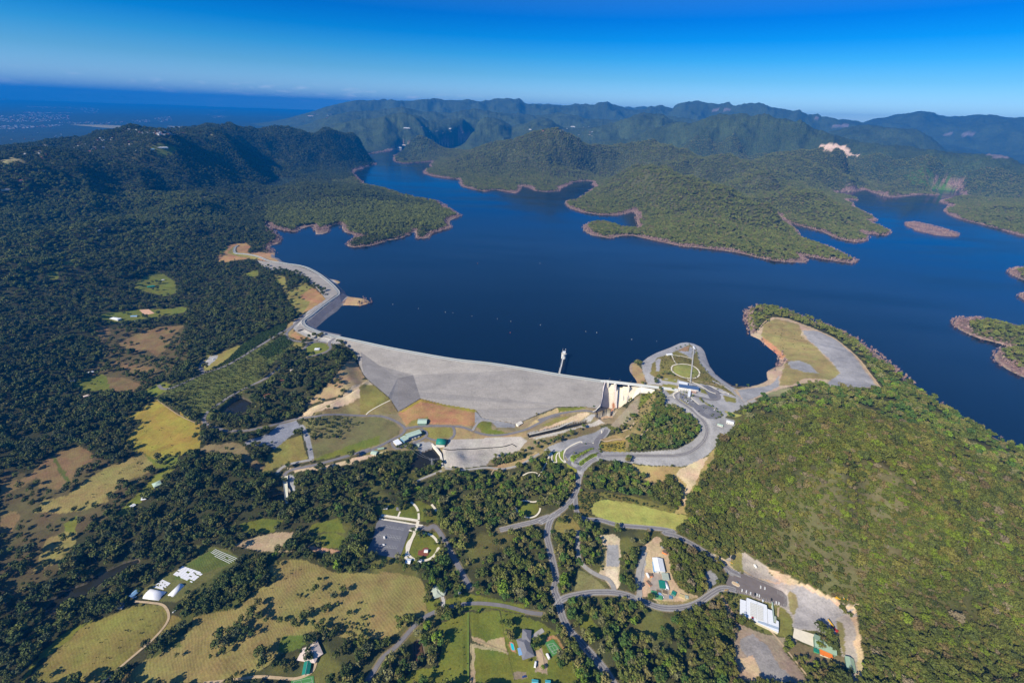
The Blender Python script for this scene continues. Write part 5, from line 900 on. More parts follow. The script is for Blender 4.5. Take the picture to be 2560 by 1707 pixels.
# ---------------------------------------------------------------- intake tower and its bridge
tp = at_z(*P('C3 225,165')[0], 68); it = thing('intake_tower', 'white concrete intake tower standing in the lake at the end of a footbridge', 'tower', (tp[0], tp[1], WL))
MB().cyl(0, 0, -14, 14, 6.4, 6.4, 12).build('shaft', M['wall_white'], it); MB().cyl(0, 0, 14, 15, 7.4, 7.4, 12).build('platform', M['concrete'], it); MB().box(-3.4, 3.4, -3, 3, 15, 19.5).build('cabin', M['wall_white'], it); MB().box(-3.8, 3.8, -3.4, 3.4, 19.5, 19.9).build('cabin_roof', M['roof_white'], it)
MB().box(3.41, 3.5, -2, 2, 16, 18.5).build('window', M['glass'], it); MB().box(6.2, 6.6, -2.2, 1.6, 2, 13).build('gate_panel', M['blue_bin'], it)
for x_, y_ in ((-3.5, 4.5), (4.2, 4.2)): MB().cyl(x_, y_, 15, 27, .22, .16, 6).build('mast', M['white_paint'], it)
MB().bar((4.2, 4.2, 26), (1.5, 4.5, 23), .3).build('crane_jib', M['white_paint'], it)
mbr = MB(); rn = [(7.1*math.cos(2*math.pi*k/12), 7.1*math.sin(2*math.pi*k/12)) for k in range(12)]
for k in range(12): mbr.cyl(rn[k][0], rn[k][1], 15, 16.2, .12, .12, 4); mbr.bar((*rn[k], 16.1), (*rn[(k+1) % 12], 16.1), .14)
mbr.build('handrail', M['steel'], it)
e0 = np.array([tp[0], tp[1], WL+14.2]); e1 = at_z(*P('C3 138,545')[0], CREST+.8); d = (e1-e0)/np.linalg.norm(e1-e0); a0 = e0+d*6; fb_ = thing('access_footbridge', 'narrow pale footbridge from the dam crest out to the intake tower', 'bridge')
MB().bar(a0, e1, 3.0, .8).build('deck', mat('deck_pale', (.6, .6, .6)), fb_); nn = np.array([-d[1], d[0], 0])
for s_ in (-1.4, 1.4): MB().bar(a0+nn*s_+[0, 0, 1], e1+nn*s_+[0, 0, 1], .25, 1.2).build('railing', M['white_paint'], fb_)
for t_ in (.42, .88): q = a0+(e1-a0)*t_; MB().box(q[0]-1, q[0]+1, q[1]-1, q[1]+1, WL-12, q[2]-.4).build('pier', M['concrete'], fb_)
q = a0+(e1-a0)*.70; MB().bar(q, e1, 4.6, 1.6).build('landing', M['concrete'], fb_)

# ---------------------------------------------------------------- buildings
def bld(name, label, cat, a, b, wid, h, wall='wall_white', roof='roof_white', kind='gable', rise=None, group=None, windows=True, ridge=True, doors=1, ov=.5):
    """long axis between two photo positions seen on the roof; wid in metres"""
    pa, pb = P(a+' '+b)[:2] if ' ' in a else (P(a)[0], P(b)[0]); g = hit((pa[0]+pb[0])/2, (pa[1]+pb[1])/2); z = g[2]
    rg_ = math.hypot(g[0], g[1])
    if rg_ > 1800: A_ = at_r(pa[0], pa[1], rg_); B_ = at_r(pb[0], pb[1], rg_)
    else:
        for _ in range(3): A_ = at_z(pa[0], pa[1], z+h); B_ = at_z(pb[0], pb[1], z+h); z = float(gz((A_[0]+B_[0])/2, (A_[1]+B_[1])/2))
    L_ = float(np.hypot(*(B_-A_)[:2])); rz = math.atan2(B_[1]-A_[1], B_[0]-A_[0]); c = (A_+B_)/2
    t = thing(name, label, cat, (c[0], c[1], z), rz, group); rise = wid*.16 if rise is None else rise
    if kind == 'arch': MB().arch(L_, wid, -.6, h).build('cover', M[roof], t, True); MB().box(L_/2, L_/2+.06, -wid*.16, wid*.16, -.3, h*.55).build('door', M['door'], t); return t
    MB().box(-L_/2+.3, L_/2-.3, -wid/2+.3, wid/2-.3, -1.2, h-rise*.3).build('wall', M[wall], t)
    if kind == 'gable': MB().gable(L_, wid, h-rise*.3, rise, ov).build('roof', M[roof], t)
    elif kind == 'hip': MB().hip(L_, wid, h-rise*.3, rise).build('roof', M[roof], t)
    else: MB().hexa([(-L_/2-ov, -wid/2-ov, h-.3), (L_/2+ov, -wid/2-ov, h-.3), (L_/2+ov, wid/2+ov, h+rise-.3), (-L_/2-ov, wid/2+ov, h+rise-.3)], [(-L_/2-ov, -wid/2-ov, h), (L_/2+ov, -wid/2-ov, h), (L_/2+ov, wid/2+ov, h+rise), (-L_/2-ov, wid/2+ov, h+rise)]).build('roof', M[roof], t)
    if windows and L_ > 6:
        n = min(int(L_/4.5), 9); y_ = -wid/2+.27
        for i in range(n): x_ = -L_/2+(i+.5)*L_/n; MB().box(x_-.8, x_+.8, y_-.06, y_+.02, min(.9, h*.3), min(2.2, h*.75)).build('window', M['glass'], t)
    MB().box(L_/2-.32, L_/2-.24, -.9, .9, -.2, min(2.3, h*.8)).build('door', M['door'], t)
    if ridge and kind == 'gable': MB().box(-L_/2-.4, L_/2+.4, -.15, .15, h-rise*.3+rise-.05, h-rise*.3+rise+.12).build('ridge_cap', M['steel'], t)
    return t
# office with the long white roof, built round its real outline
def outline_b(name, label, cat, s, h, wall, roof, parts=(), over=0):
    p0 = P(s); g = hit(*np.mean(p0, 0)[:2]); z = g[2]; q = np.array([at_z(p[0], p[1], z+h) for p in p0]); c = q.mean(0); z = float(gz(c[0], c[1]))
    t = thing(name, label, cat, (c[0], c[1], z)); lo = [(p[0]-c[0], p[1]-c[1]) for p in q]
    ar = sum(lo[i][0]*lo[(i+1) % len(lo)][1]-lo[(i+1) % len(lo)][0]*lo[i][1] for i in range(len(lo)))
    if ar < 0: lo = lo[::-1]
    MB().hexa([(x*.985, y*.985, -1.5) for x, y in lo], [(x*.985, y*.985, h-.35) for x, y in lo]).build('wall', M[wall], t); MB().hexa([(x, y, h-.35) for x, y in lo], [(x, y, h) for x, y in lo]).build('roof', M[roof], t)
    def loc(x, y, zz=h): r = at_z(*P(x if isinstance(x, str) else '')[0], z+zz); return r-np.array([c[0], c[1], z])
    return t, (lambda s_, zz=h: np.array([at_z(r[0], r[1], z+zz)-np.array([c[0], c[1], z]) for r in P(s_)]))
off, lc = outline_b('office_building', 'large office building with white ribbed metal roof below the parked cars', 'office', 'C4 375,872 490,905 500,845 870,985 880,1050 975,1085 1000,1310 1045,1330 1055,1265 1095,1290 1098,1400 1090,1500 890,1400 700,1310 580,1235 370,1165', 5, 'wall_cream', 'roof_white')
q = lc('C4 560,930 690,975 690,1250 565,1190', 5.02); MB().hexa(q, q+[0, 0, .25]).build('skylight_panel', M['roof_rib'], off); q = lc('C4 700,978 805,1015 808,1290 702,1255', 5.02); MB().hexa(q, q+[0, 0, .25]).build('skylight_panel', M['roof_rib'], off)
mbx = MB()
for k in range(9):
    for a_ in ('C4 565,%d 690,%d' % (945+k*30, 990+k*30), 'C4 702,%d 806,%d' % (990+k*31, 1028+k*31)): q = lc(a_, 5.3); MB().bar(q[0], q[1], .25, .1).build('roof_rib', M['roof_white'], off)
for s_ in ('C4 690,912 688,1260', 'C4 486,850 488,1180', 'C4 880,1050 893,1380'): q = lc(s_, 5.1); MB().bar(q[0], q[1], .35, .3).build('ridge_cap', M['steel'], off)
q = lc('C4 715,1270 1095,1400 1092,1445 700,1305', 5.03); MB().hexa(q, q+[0, 0, .2]).build('lower_roof', mat('roof_lower', (.36, .44, .55), .5, .06, .4), off)
q = lc('C4 585,1205 620,1210 625,1235 590,1232', 5.05); MB().hexa(q, q+[0, 0, 1]).build('plant_box', M['red'], off)
for k in range(14): q = lc('C4 %d,%d' % (395+k*46, 1172+k*19), 2.2)[0]; MB().box(q[0]-.8, q[0]+.8, q[1]-.3, q[1]+.05, 1, 2.4).build('window', M['glass'], off)
q = lc('C4 962,930 985,930 1020,1300 1000,1310', 3); MB().hexa(q, q+[0, 0, .25]).build('covered_walkway', M['roof_palegreen'], off); q = lc('C4 1010,1190 1050,1195 1055,1300 1020,1320', 3.1); MB().hexa(q, q+[0, 0, .2]).build('courtyard_roof', M['roof_sage'], off)
q = lc('C4 785,880 812,880 815,925 788,925', 3); MB().hexa(q, q+[0, 0, .2]).build('porch', M['roof_white'], off)
bld('workshop_shed', 'big pale green roofed workshop shed beside the gravel yard', 'shed', 'C1 1070,1115', 'C1 1290,1210', 17, 6, 'wall_green', 'roof_green', rise=1.4)
bld('lean_to_shed', 'orange roofed lean-to along the lower side of the green workshop', 'shed', 'C1 1125,1240', 'C1 1250,1290', 6, 3, 'wall_cream', 'orange', 'flat', .3); MATS['rust'] = mat('rust', (.42, .14, .07), .8, .2, .5)
bld('storage_container', 'dark green container at the corner of the green workshop', 'container', 'C1 1060,1215', 'C1 1115,1240', 4, 3, 'green_bin', 'roof_teal', 'flat', .1, windows=False)
bld('small_green_shed', 'small narrow shed with pale green roof below the workshop', 'shed', 'C1 1430,1300', 'C1 1455,1435', 9, 4, 'wall_green', 'roof_green')
bld('blue_roofed_shed', 'shed with blue and orange roof cut by the bottom edge', 'shed', 'C1 1040,1540', 'C1 1075,1620', 8, 4, 'wall_cream', 'roof_sky', 'flat', .4); bld('orange_roofed_shed', 'orange roofed shed beside the blue roofed shed at the bottom edge', 'shed', 'C1 1095,1555', 'C1 1120,1630', 6, 4, 'wall_cream', 'rust', 'flat', .4)
bld('information_shelter', 'small black roofed shelter beside the road into the car park', 'shelter', 'C4 230,118', 'C4 265,50', 4, 3, 'timber', 'roof_dark', 'flat', .2)
# depot yard
bld('depot_shed', 'long white roofed shed in the middle of the sandy depot yard', 'shed', 'C7 655,425', 'C7 708,680', 15, 5, 'wall_white', 'roof_white', rise=1.6); bld('depot_lean_to', 'blue lean-to on the left side of the long white depot shed', 'shed', 'C7 585,500', 'C7 605,690', 4, 3, 'wall_white', 'roof_sky', 'flat', .3)
bld('depot_office', 'pale grey office block between the two white roofed depot sheds', 'shed', 'C7 798,722', 'C7 825,850', 9, 4, 'wall_cream', 'roof_sage', 'flat', .4); bld('arched_shed', 'white arched roof store next to the dark green roof', 'shed', 'C7 810,865', 'C7 845,1012', 9, 4, 'wall_white', 'roof_white', 'arch')
bld('carport', 'dark green flat roof carport beside the arched white store', 'carport', 'C7 735,868', 'C7 760,1012', 8, 4, 'wall_green', 'roof_teal', 'flat', .4, windows=False)
def bin_(label, s, rz, L_, W_, h_, m_, open_=False, name='skip_bin', cat='skip'):
    q = P(s)[0]; g = hit(*q); t = thing(name, label, cat, g, rz); MB().box(-L_/2, L_/2, -W_/2, W_/2, -.2, h_).build('body', M[m_], t)
    if open_: MB().box(-L_/2+.15, L_/2-.15, -W_/2+.15, W_/2-.15, h_, h_+.06).build('load', M['timber'], t)
    [MB().box(-L_/2-.05, L_/2+.05, s_*W_/2-.05, s_*W_/2+.05, h_-.2, h_+.1).build('rim', M['steel'], t) for s_ in (-1, 1)]; MB().box(L_/2, L_/2+.08, -W_/2+.2, W_/2-.2, 0, h_-.2).build('end_door', M[m_], t); return t
bin_('green container nearest the carport, upper one of the left pair', 'C7 585,1118', R(-12), 8, 4.5, 2.6, 'green_bin', name='container', cat='container'); bin_('dark green container below the upper green one', 'C7 607,1188', R(-12), 8.5, 5, 2.6, 'green_bin', name='container', cat='container'); bin_('bright green container at the lower row of the depot, right of the dark green one', 'C7 697,1206', R(-12), 7.5, 5, 2.4, 'green_bin', name='container', cat='container')
bin_('tan open bay between green container and white pipes', 'C7 682,1095', R(-12), 7, 6, 1.2, 'tan_bin', True, 'material_bay', 'storage bay'); bin_('tan open bay below the white arched store', 'C7 800,1098', R(-15), 7, 6, 1.2, 'tan_bin', True, 'material_bay', 'storage bay'); bin_('teal container standing alone on the sand at the right of the depot', 'C7 972,1128', R(-35), 6, 6, 2.4, 'roof_teal', name='container', cat='container')
bin_('blue round-looking bin at the depot edge', 'C7 912,1202', R(-15), 4.5, 4.5, 1.6, 'blue_bin', name='container', cat='container'); bin_('pale blue pallet stack beside the tan bay', 'C7 700,1140', R(-12), 4, 4, 1.5, 'roof_sky', name='pallet_stack', cat='pallets'); bin_('white bundle of pipes standing between two tan bays', 'C7 740,1150', R(-72), 10, 1.2, 1, 'white_paint', name='pipe_stack', cat='pipes')
bin_('rusty scrap pile by the left fence of the depot', 'C7 490,925', R(-60), 9, 4, 1.3, 'rust', True, 'scrap_pile', 'scrap pile'); bin_('orange skip beside white tank truck in the depot', 'C7 515,772', R(0), 6, 5, 2.4, 'orange', True); bin_('orange machine under the trees at the top of the depot', 'C7 795,322', R(-30), 7, 5, 2.4, 'orange', True, 'skip_bin'); bin_('brown roofed crate near the road at the right end of the depot', 'C7 1140,1180', R(-25), 8, 5, 1.6, 'tan_bin', name='crate', cat='crate'); bin_('white topped crate beside the brown crate near the road', 'C7 1225,1195', R(-15), 5, 4, 1.6, 'roof_sage', name='crate', cat='crate')

# houses and farm buildings
def lhouse(name, label, s1, s2, w1, s3, s4, w2, h, wall, roof, rise=1.8):
    t = bld(name, label, 'house', s1, s2, w1, h, wall, roof, 'hip', rise)
    pa, pb = P(s3)[0], P(s4)[0]; z = t.location.z; A_ = at_z(*pa, z+h); B_ = at_z(*pb, z+h); c = (A_+B_)/2-np.array(t.location); L_ = np.hypot(*(B_-A_)[:2]); r2 = math.atan2(*(B_-A_)[:2][::-1])-t.rotation_euler.z
    ct, st_ = math.cos(-t.rotation_euler.z), math.sin(-t.rotation_euler.z); cx, cy = c[0]*ct-c[1]*st_, c[0]*st_+c[1]*ct
    mw = MB().box(-L_/2+.5, L_/2-.5, -w2/2+.5, w2/2-.5, -1.2, h-.4); mr = MB().hip(L_, w2, h-.3, rise*.93)
    rot = lambda v: [(x*math.cos(r2)-y*math.sin(r2)+cx, x*math.sin(r2)+y*math.cos(r2)+cy, z_) for x, y, z_ in v]
    mw.v = rot(mw.v); mr.v = rot(mr.v); mw.build('wing_wall', M[wall], t); mr.build('wing_roof', M[roof], t); return t
hs_ = lhouse('country_house', 'large house with grey hipped roof beside the turquoise pool', 'C8 640,520', 'C8 800,1000', 15, 'C8 760,330', 'C8 735,600', 11, 3.2, 'wall_brick', 'roof_grey', 2.6)
bld('veranda', 'pale blue veranda roofs on the pool side of the grey roofed house', 'veranda', 'C8 590,770', 'C8 625,930', 6, 2.7, 'wall_white', 'roof_sky', 'flat', .2, windows=False)
lhouse('country_house', 'house with pale sage roof and driveway above the curving lane', 'B6 790,570', 'B6 810,670', 11, 'B6 760,580', 'B6 890,620', 10, 3.2, 'wall_brick', 'roof_sage', 2.2)
bld('garden_shed', 'small white garage right of the sage roofed house', 'garage', 'B6 1005,600', 'B6 1050,620', 6, 3, 'wall_white', 'roof_white'); 
lhouse('country_house', 'house with pale pink hipped roofs among dark trees at the bottom left', 'B4 1250,1260', 'B4 1430,1290', 14, 'B4 1360,1160', 'B4 1420,1300', 15, 3.2, 'wall_brick', 'roof_pink', 2.4)
bld('long_shed', 'narrow green and white shed in front of the pink roofed house', 'shed', 'B4 1330,1340', 'B4 1305,1470', 8, 3, 'wall_white', 'roof_teal', 'gable')
bld('farm_shed', 'dark blue roofed farm shed at the river edge, nearest the bottom', 'shed', 'B2 1285,715', 'B2 1240,790', 6, 3, 'wall_white', 'roof_blue'); bld('farm_shed', 'long pale blue farm shed behind the dark blue one', 'shed', 'B2 1440,590', 'B2 1355,665', 6, 3, 'wall_white', 'roof_sky')
bld('poly_tunnel', 'wide white ribbed poly tunnel of the market garden', 'greenhouse', 'B2 1520,620', 'B2 1685,650', 15, 3.6, 'plastic_white', 'plastic_white', 'arch'); bld('poly_tunnel', 'long narrow white poly tunnel right of the wide one', 'greenhouse', 'B2 1885,530', 'B2 1765,650', 10, 3.4, 'plastic_white', 'plastic_white', 'arch')
for nm, lb, a, b, w_, h_, wl_, rf_ in [
 ('farmhouse', 'white roofed house beside the long clearing on the left', 'A5 970,815', 'A5 1040,825', 12, 4, 'wall_white', 'roof_white'), ('farm_shed', 'long blue-white shed beside the pink riding arena', 'A5 1140,800', 'A5 1195,797', 7, 3, 'wall_white', 'roof_sky'),
 ('farm_shed', 'small white shed below the white farmhouse', 'A5 1050,878', 'A5 1080,868', 7, 3, 'wall_white', 'roof_white'), ('farm_shed', 'pale blue shed at the edge of the trees below the riding arena', 'A5 1160,850', 'A5 1218,832', 8, 3, 'wall_white', 'roof_sky'),
 ('farmhouse', 'dark green roofed house in the small green clearing', 'A5 1285,555', 'A5 1350,545', 11, 4, 'wall_green', 'roof_teal'), ('farm_shed', 'tiny white shed above the green roofed house', 'A5 1410,492', 'A5 1432,490', 5, 3, 'wall_white', 'roof_white'),
 ('farmhouse', 'lone white roof high in the left forest', 'A5 850,65', 'A5 875,58', 8, 4, 'wall_white', 'roof_white'), ('farmhouse', 'long white and brick house on the lower left hillside', 'A5 735,1305', 'A5 810,1280', 8, 4, 'wall_brick', 'roof_white'), ('farm_shed', 'white shed left of the long white and brick house', 'A5 585,1375', 'A5 650,1355', 6, 3, 'wall_white', 'roof_white'),
 ('farm_shed', 'bright blue roof in the lower left trees', 'B1 1140,115', 'B1 1185,108', 8, 3, 'wall_white', 'roof_turq'), ('farm_shed', 'dark red roof in the lower left trees', 'B1 795,140', 'B1 850,118', 7, 3, 'wall_brick', 'roof_red'), ('farmhouse', 'pale red roofed house beside the dark red roof', 'B1 885,130', 'B1 975,100', 7, 3, 'wall_brick', 'roof_pink'),
 ('farmhouse', 'pale green roofed house in the narrow green strip', 'B1 1620,1070', 'B1 1700,1035', 12, 4, 'wall_white', 'roof_palegreen'), ('farm_shed', 'white roofed shed below the pale green roofed house', 'B1 1500,1210', 'B1 1550,1200', 7, 3, 'wall_brick', 'roof_white'), ('farm_shed', 'lowest small white shed in the narrow green strip', 'B1 1385,1295', 'B1 1425,1270', 6, 3, 'wall_brick', 'roof_white'),
 ('hilltop_house', 'red roofed house on the left ridge, right one of two', 'A1 335,975', 'A1 395,960', 14, 5, 'wall_cream', 'roof_red'), ('hilltop_house', 'red roofed house on the left ridge, left one of two', 'A1 170,1058', 'A1 235,1052', 13, 5, 'wall_cream', 'roof_red'), ('hilltop_house', 'pale roofed house on the ridge at the left edge', 'A1 10,1140', 'A1 90,1130', 16, 5, 'wall_cream', 'roof_pink'),
 ('hilltop_house', 'white house left of the bright clearing on the ridge', 'A1 1180,802', 'A1 1235,798', 16, 6, 'wall_white', 'roof_white'), ('hilltop_house', 'long white house in the bright clearing on the ridge', 'A1 1375,778', 'A1 1465,762', 14, 6, 'wall_white', 'roof_white'), ('hilltop_house', 'small pale roof between the two white ridge houses', 'A1 1310,785', 'A1 1350,782', 12, 5, 'wall_cream', 'roof_sky'),
 ('hilltop_house', 'grey roofed house in the trees below the ridge clearing', 'A1 945,870', 'A1 1000,872', 14, 5, 'wall_cream', 'roof_pink'), ('valley_house', 'orange roofed house in the distance beyond the ridge', 'A1 1080,718', 'A1 1130,720', 34, 8, 'wall_cream', 'roof_red'), ('valley_house', 'pink roofed house just beyond the ridge', 'A1 1120,748', 'A1 1165,742', 26, 8, 'wall_white', 'roof_pink'),
 ('homestead', 'red roofed cottage in the garden trees above the round pond', 'A6 555,1500', 'A6 615,1472', 10, 4, 'wall_white', 'roof_red'), ('homestead', 'orange roof half hidden in trees behind the red roofed cottage', 'A6 700,1365', 'A6 750,1340', 9, 4, 'wall_cream', 'roof_red'), ('homestead', 'small pink roof at the top of the garden trees', 'A6 785,1272', 'A6 825,1262', 8, 4, 'wall_white', 'roof_pink'),
 ('lookout_pavilion', 'white roofed pavilion in the round lawn by the dam', 'A6 1000,1086', 'A6 1040,1084', 9, 4, 'wall_white', 'roof_white'), ('pump_building', 'pale green and white building beside the service road below the grass slope', 'B3 2030,715', 'B3 2085,725', 10, 4, 'wall_white', 'roof_palegreen'),
 ('outlet_building', 'white outlet building at the foot of the dam face', 'B5 1665,425', 'B5 1712,400', 8, 5, 'concrete_white', 'concrete_white'), ('transformer_shed', 'square shed with pale green roof on the orange slope', 'C6 950,105', 'C6 1148,105', 17, 5, 'wall_green', 'roof_palegreen'),
 ('hut', 'small dark green hut on gravel between power house and weir', 'C6 915,635', 'C6 985,645', 8, 3.5, 'wall_green', 'roof_sage'), ('store_shed', 'flat green shed beside the service road, upper one', 'C6 40,735', 'C6 175,712', 5, 3, 'wall_green', 'roof_green'), ('store_shed', 'flat yellow-tan shed below the green one', 'C6 70,830', 'C6 215,795', 5, 2.5, 'tan_bin', 'tan_bin'),
 ('toilet_block', 'small white picnic shelter at the lower left of the round lawn', 'C5 1060,1385', 'C5 1165,1400', 8, 3, 'wall_white', 'roof_white'), ('picnic_shelter', 'white roofed shelter at the bottom of the round lawn, right of the block', 'C5 1330,1395', 'C5 1415,1400', 6, 3, 'timber', 'roof_white'), ('picnic_shelter', 'white roofed shelter in the shade above the car park', 'C5 555,150', 'C5 640,160', 8, 3, 'timber', 'roof_white'),
 ('picnic_shelter', 'grey roofed shelter on a paved square above the car park', 'C5 840,190', 'C5 920,180', 7, 3, 'timber', 'roof_grey'), ('lookout_shelter', 'white shelter on the lake side of the oval lawn', 'C2 650,262', 'C2 745,255', 8, 3.5, 'wall_white', 'roof_white'), ('lookout_shelter', 'pale lookout at the tip of the headland', 'C2 1150,115', 'C2 1175,165', 4, 3, 'concrete', 'roof_white'),
 ('depot_building', 'white building with green roofs at the edge of the wooded hill', 'C2 1770,1500', 'C2 1900,1540', 9, 4, 'wall_white', 'roof_white'), ('depot_building', 'low teal roofed shed beside the white building near the wooded hill', 'C2 1600,1560', 'C2 1700,1590', 6, 3, 'wall_white', 'roof_palegreen'), ('lakeside_pump_house', 'tiny white structure on the lake shore under the far hills', 'A2 1232,766', 'A2 1268,776', 26, 16, 'wall_white', 'roof_white'),
 ('hillside_house', 'white buildings on the far hillside behind the lake', 'A2 1285,600', 'A2 1340,596', 34, 12, 'wall_white', 'roof_white'), ('hillside_house', 'pink-roofed buildings far left of the lake hills', 'A2 450,489', 'A2 500,493', 34, 12, 'wall_white', 'roof_pink'), ('hillside_house', 'far white roof right of the orange shore buildings', 'A2 1680,604', 'A2 1700,604', 40, 14, 'wall_white', 'roof_white'), ('hillside_house', 'far white buildings in the valley beyond the round hill', 'A3 510,586', 'A3 550,585', 30, 12, 'wall_white', 'roof_white'), ('hillside_house', 'far white roofs left of the round hill top', 'A3 145,611', 'A3 170,609', 24, 10, 'wall_white', 'roof_white'),
 ('lake_shore_house', 'orange-brown buildings on the far lake shore', 'A2 1260,748', 'A2 1305,745', 40, 12, 'wall_cream', 'roof_pink'), ('bottom_shed', 'turquoise roofed shed cut by the bottom edge below the tennis court', 'B6 1790,1555', 'B6 1850,1562', 6, 3, 'wall_white', 'roof_turq'), ('bottom_shed', 'turquoise roofed shed at the bottom edge, right one of the pair', 'B6 1930,1562', 'B6 1980,1566', 6, 3, 'wall_white', 'roof_turq')]:
    cat = 'house' if 'house' in nm or 'homestead' in nm else ('shelter' if 'shelter' in nm or 'pavilion' in nm else ('shed' if 'shed' in nm else 'building'))
    bld(nm, lb, cat, a, b, w_, h_, wl_, rf_, 'hip' if 'house' in nm or 'pavilion' in nm else 'gable')
# power house, gate house, weir
ph = bld('power_house', 'long hydro power house with pale green roof beside the service road', 'power station', 'C6 690,440', 'C6 1000,335', 14, 9, 'blue_bin', 'roof_palegreen', rise=1.6, doors=0)
bld('power_house_annex', 'lower green roofed annex at the left end of the power house', 'building', 'C6 590,520', 'C6 690,465', 15, 7.5, 'blue_bin', 'roof_palegreen', rise=1.2); bld('power_house_office', 'white flat roofed office at the lower end of the power house', 'building', 'C6 430,610', 'C6 540,560', 17, 4.5, 'wall_white', 'roof_white', 'flat', .2)
for k_, s_ in enumerate(('C6 825,530', 'C6 890,505', 'C6 965,470')): g = hit(*P(s_)[0]); t = thing('transformer', 'small box transformer in front of the power house, %s of three' % ('left one', 'middle one', 'right one')[k_], 'transformer', g, R(25)); MB().box(-2, 2, -1.5, 1.5, -.2, 2.6).build('tank', M['wall_cream'], t); MB().box(-1.6, 1.6, -2.2, -1.55, .2, 2.2).build('radiator', M['steel'], t); MB().cyl(-1, 0, 2.6, 3.6, .2, .15, 6).cyl(1, 0, 2.6, 3.6, .2, .15, 6).build('bushing', M['white_paint'], t)
g = at_z(*P('C6 1480,545')[0], 16); gh = thing('gate_house', 'dark teal domed gate house above the weir', 'gate house', (g[0], g[1], 8), R(-4))
MB().box(-9, 9, -8, 8, -1, 3).build('wall', M['concrete_white'], gh); MB().arch(20, 18, 3, 6.5, 10).build('roof', M['roof_teal'], gh, True); MB().box(-10, 10, -12.5, -8, -5, 2.6).build('terrace', M['concrete_white'], gh); MB().box(9, 10.2, -13, 8, -5, 4).build('side_wall', M['concrete_dark'], gh); MB().box(-6, 6, -8.1, -8, -.5, 2.5).build('door', M['door'], gh)
wr_ = thing('weir_wall', 'pale concrete weir wall across the brown pool', 'weir'); q = V3('C6 1262,620,8 1345,705,7.5 1460,850,7 1495,1010,7 1508,1140,7'); mbw = MB()
for k in range(4): mbw.bar(q[k]-[0, 0, 3.5], q[k+1]-[0, 0, 3.5], 4.0, 8)
mbw.build('wall', M['concrete_white'], wr_); mbw = MB()
for k in range(4): mbw.bar(q[k]+[1.6, 0, .9], q[k+1]+[1.6, 0, .9], .2, .9)
mbw.build('railing', M['steel'], wr_)
rp_ = G_('B5 835,672 900,690 980,697 1100,690 1300,680 1500,665 1570,650 1610,636 1660,665'); st_m = mat('channel_dark', (.05, .035, .03), .95, .1, 1)  # narrow dark channel line through the riprap bed
rp_ = smooth_line(rp_, 5); rp_[:, 2] = gz(rp_[:, 0], rp_[:, 1]); ribbon('channel_water', rp_, 2.2, pm, 0, .45)
bk = thing('river_bridge', 'narrow pale concrete bridge over the creek below the service road', 'bridge'); q = V3('B3 1113,975,11 1117,1060,11 1125,1150,10.5 1135,1260,9.5'); mbw = MB(); wd = [10, 7, 5.5, 4.5]
for k in range(3): 
    d = (q[k+1]-q[k])[:2]; n_ = np.array([-d[1], d[0]])/np.hypot(*d); lo = [(*(q[k][:2]+n_*wd[k]/2), q[k][2]-.8), (*(q[k][:2]-n_*wd[k]/2), q[k][2]-.8), (*(q[k+1][:2]-n_*wd[k+1]/2), q[k+1][2]-.8), (*(q[k+1][:2]+n_*wd[k+1]/2), q[k+1][2]-.8)]; mbw.hexa(lo, [(a, b, c+.8) for a, b, c in lo])
mbw.build('deck', mat('deck_cream', (.66, .64, .52), .8, .05, .3), bk)
for s_ in (-1, 1):
    mbw = MB()
    for k in range(3): d = (q[k+1]-q[k])[:2]; n_ = np.array([-d[1], d[0]])/np.hypot(*d)*s_; mbw.bar((*(q[k][:2]+n_*wd[k]/2), q[k][2]+.5), (*(q[k+1][:2]+n_*wd[k+1]/2), q[k+1][2]+.5), .3, .9)
    mbw.build('railing', M['concrete'], bk)
for t_ in (.3, .6, .9): c = along(q, t_); MB().box(c[0]-2, c[0]+2, c[1]-.6, c[1]+.6, -3, c[2]-.8).build('pier', M['concrete'], bk)
# visitor centre with its raised walkway
vz = 64.5
vc = bld('visitor_centre', 'visitor centre with dark blue roof at the end of the white walkway', 'visitor centre', 'C2 878,850', 'C2 1240,905', 13, 6, 'wall_white', 'roof_blue', 'flat', 1.2)
bld('visitor_cafe', 'white flat roofed block on the lake side of the blue roofed centre', 'building', 'C2 875,785', 'C2 1035,815', 9, 5, 'wall_white', 'roof_white', 'flat', .2); bld('entrance_canopy', 'white canopy in front of the blue roofed visitor centre', 'canopy', 'C2 1085,900', 'C2 1062,1045', 4.5, 4, 'wall_white', 'roof_white', 'flat', .15, windows=False); bld('visitor_veranda', 'white veranda along the road side of the blue roofed centre', 'veranda', 'C2 865,890', 'C2 1070,912', 5, 3.5, 'wall_white', 'roof_white', 'flat', .15, windows=False)
bld('brick_wing', 'brown tiled terrace wing right of the canopy', 'building', 'C2 1110,930', 'C2 1205,955', 7, 4, 'wall_brick', 'roof_pink', 'flat', .2)
sw = thing('skywalk', 'long straight pale walkway crossing the oval lawn towards the lake', 'walkway'); q = G_('C2 1085,800 1100,640 1120,460 1140,250 1155,120')+[0, 0, 1.3]; mbw = MB()
for k in range(4): mbw.bar(q[k], q[k+1], 2.8, .4)
mbw.build('deck', M['concrete'], sw)
for s_ in (-1.6, 1.6):
    mbw = MB()
    for k in range(4): mbw.bar(q[k]+[s_, 0, .8], q[k+1]+[s_, 0, .8], .1, .25)
    mbw.build('railing', M['white_paint'], sw)
for t_ in np.linspace(.06, 1, 9): c = along(q, t_); MB().box(c[0]-.25, c[0]+.25, c[1]-.25, c[1]+.25, float(gz(c[0], c[1]))-1, c[2]).build('post', M['steel'], sw)
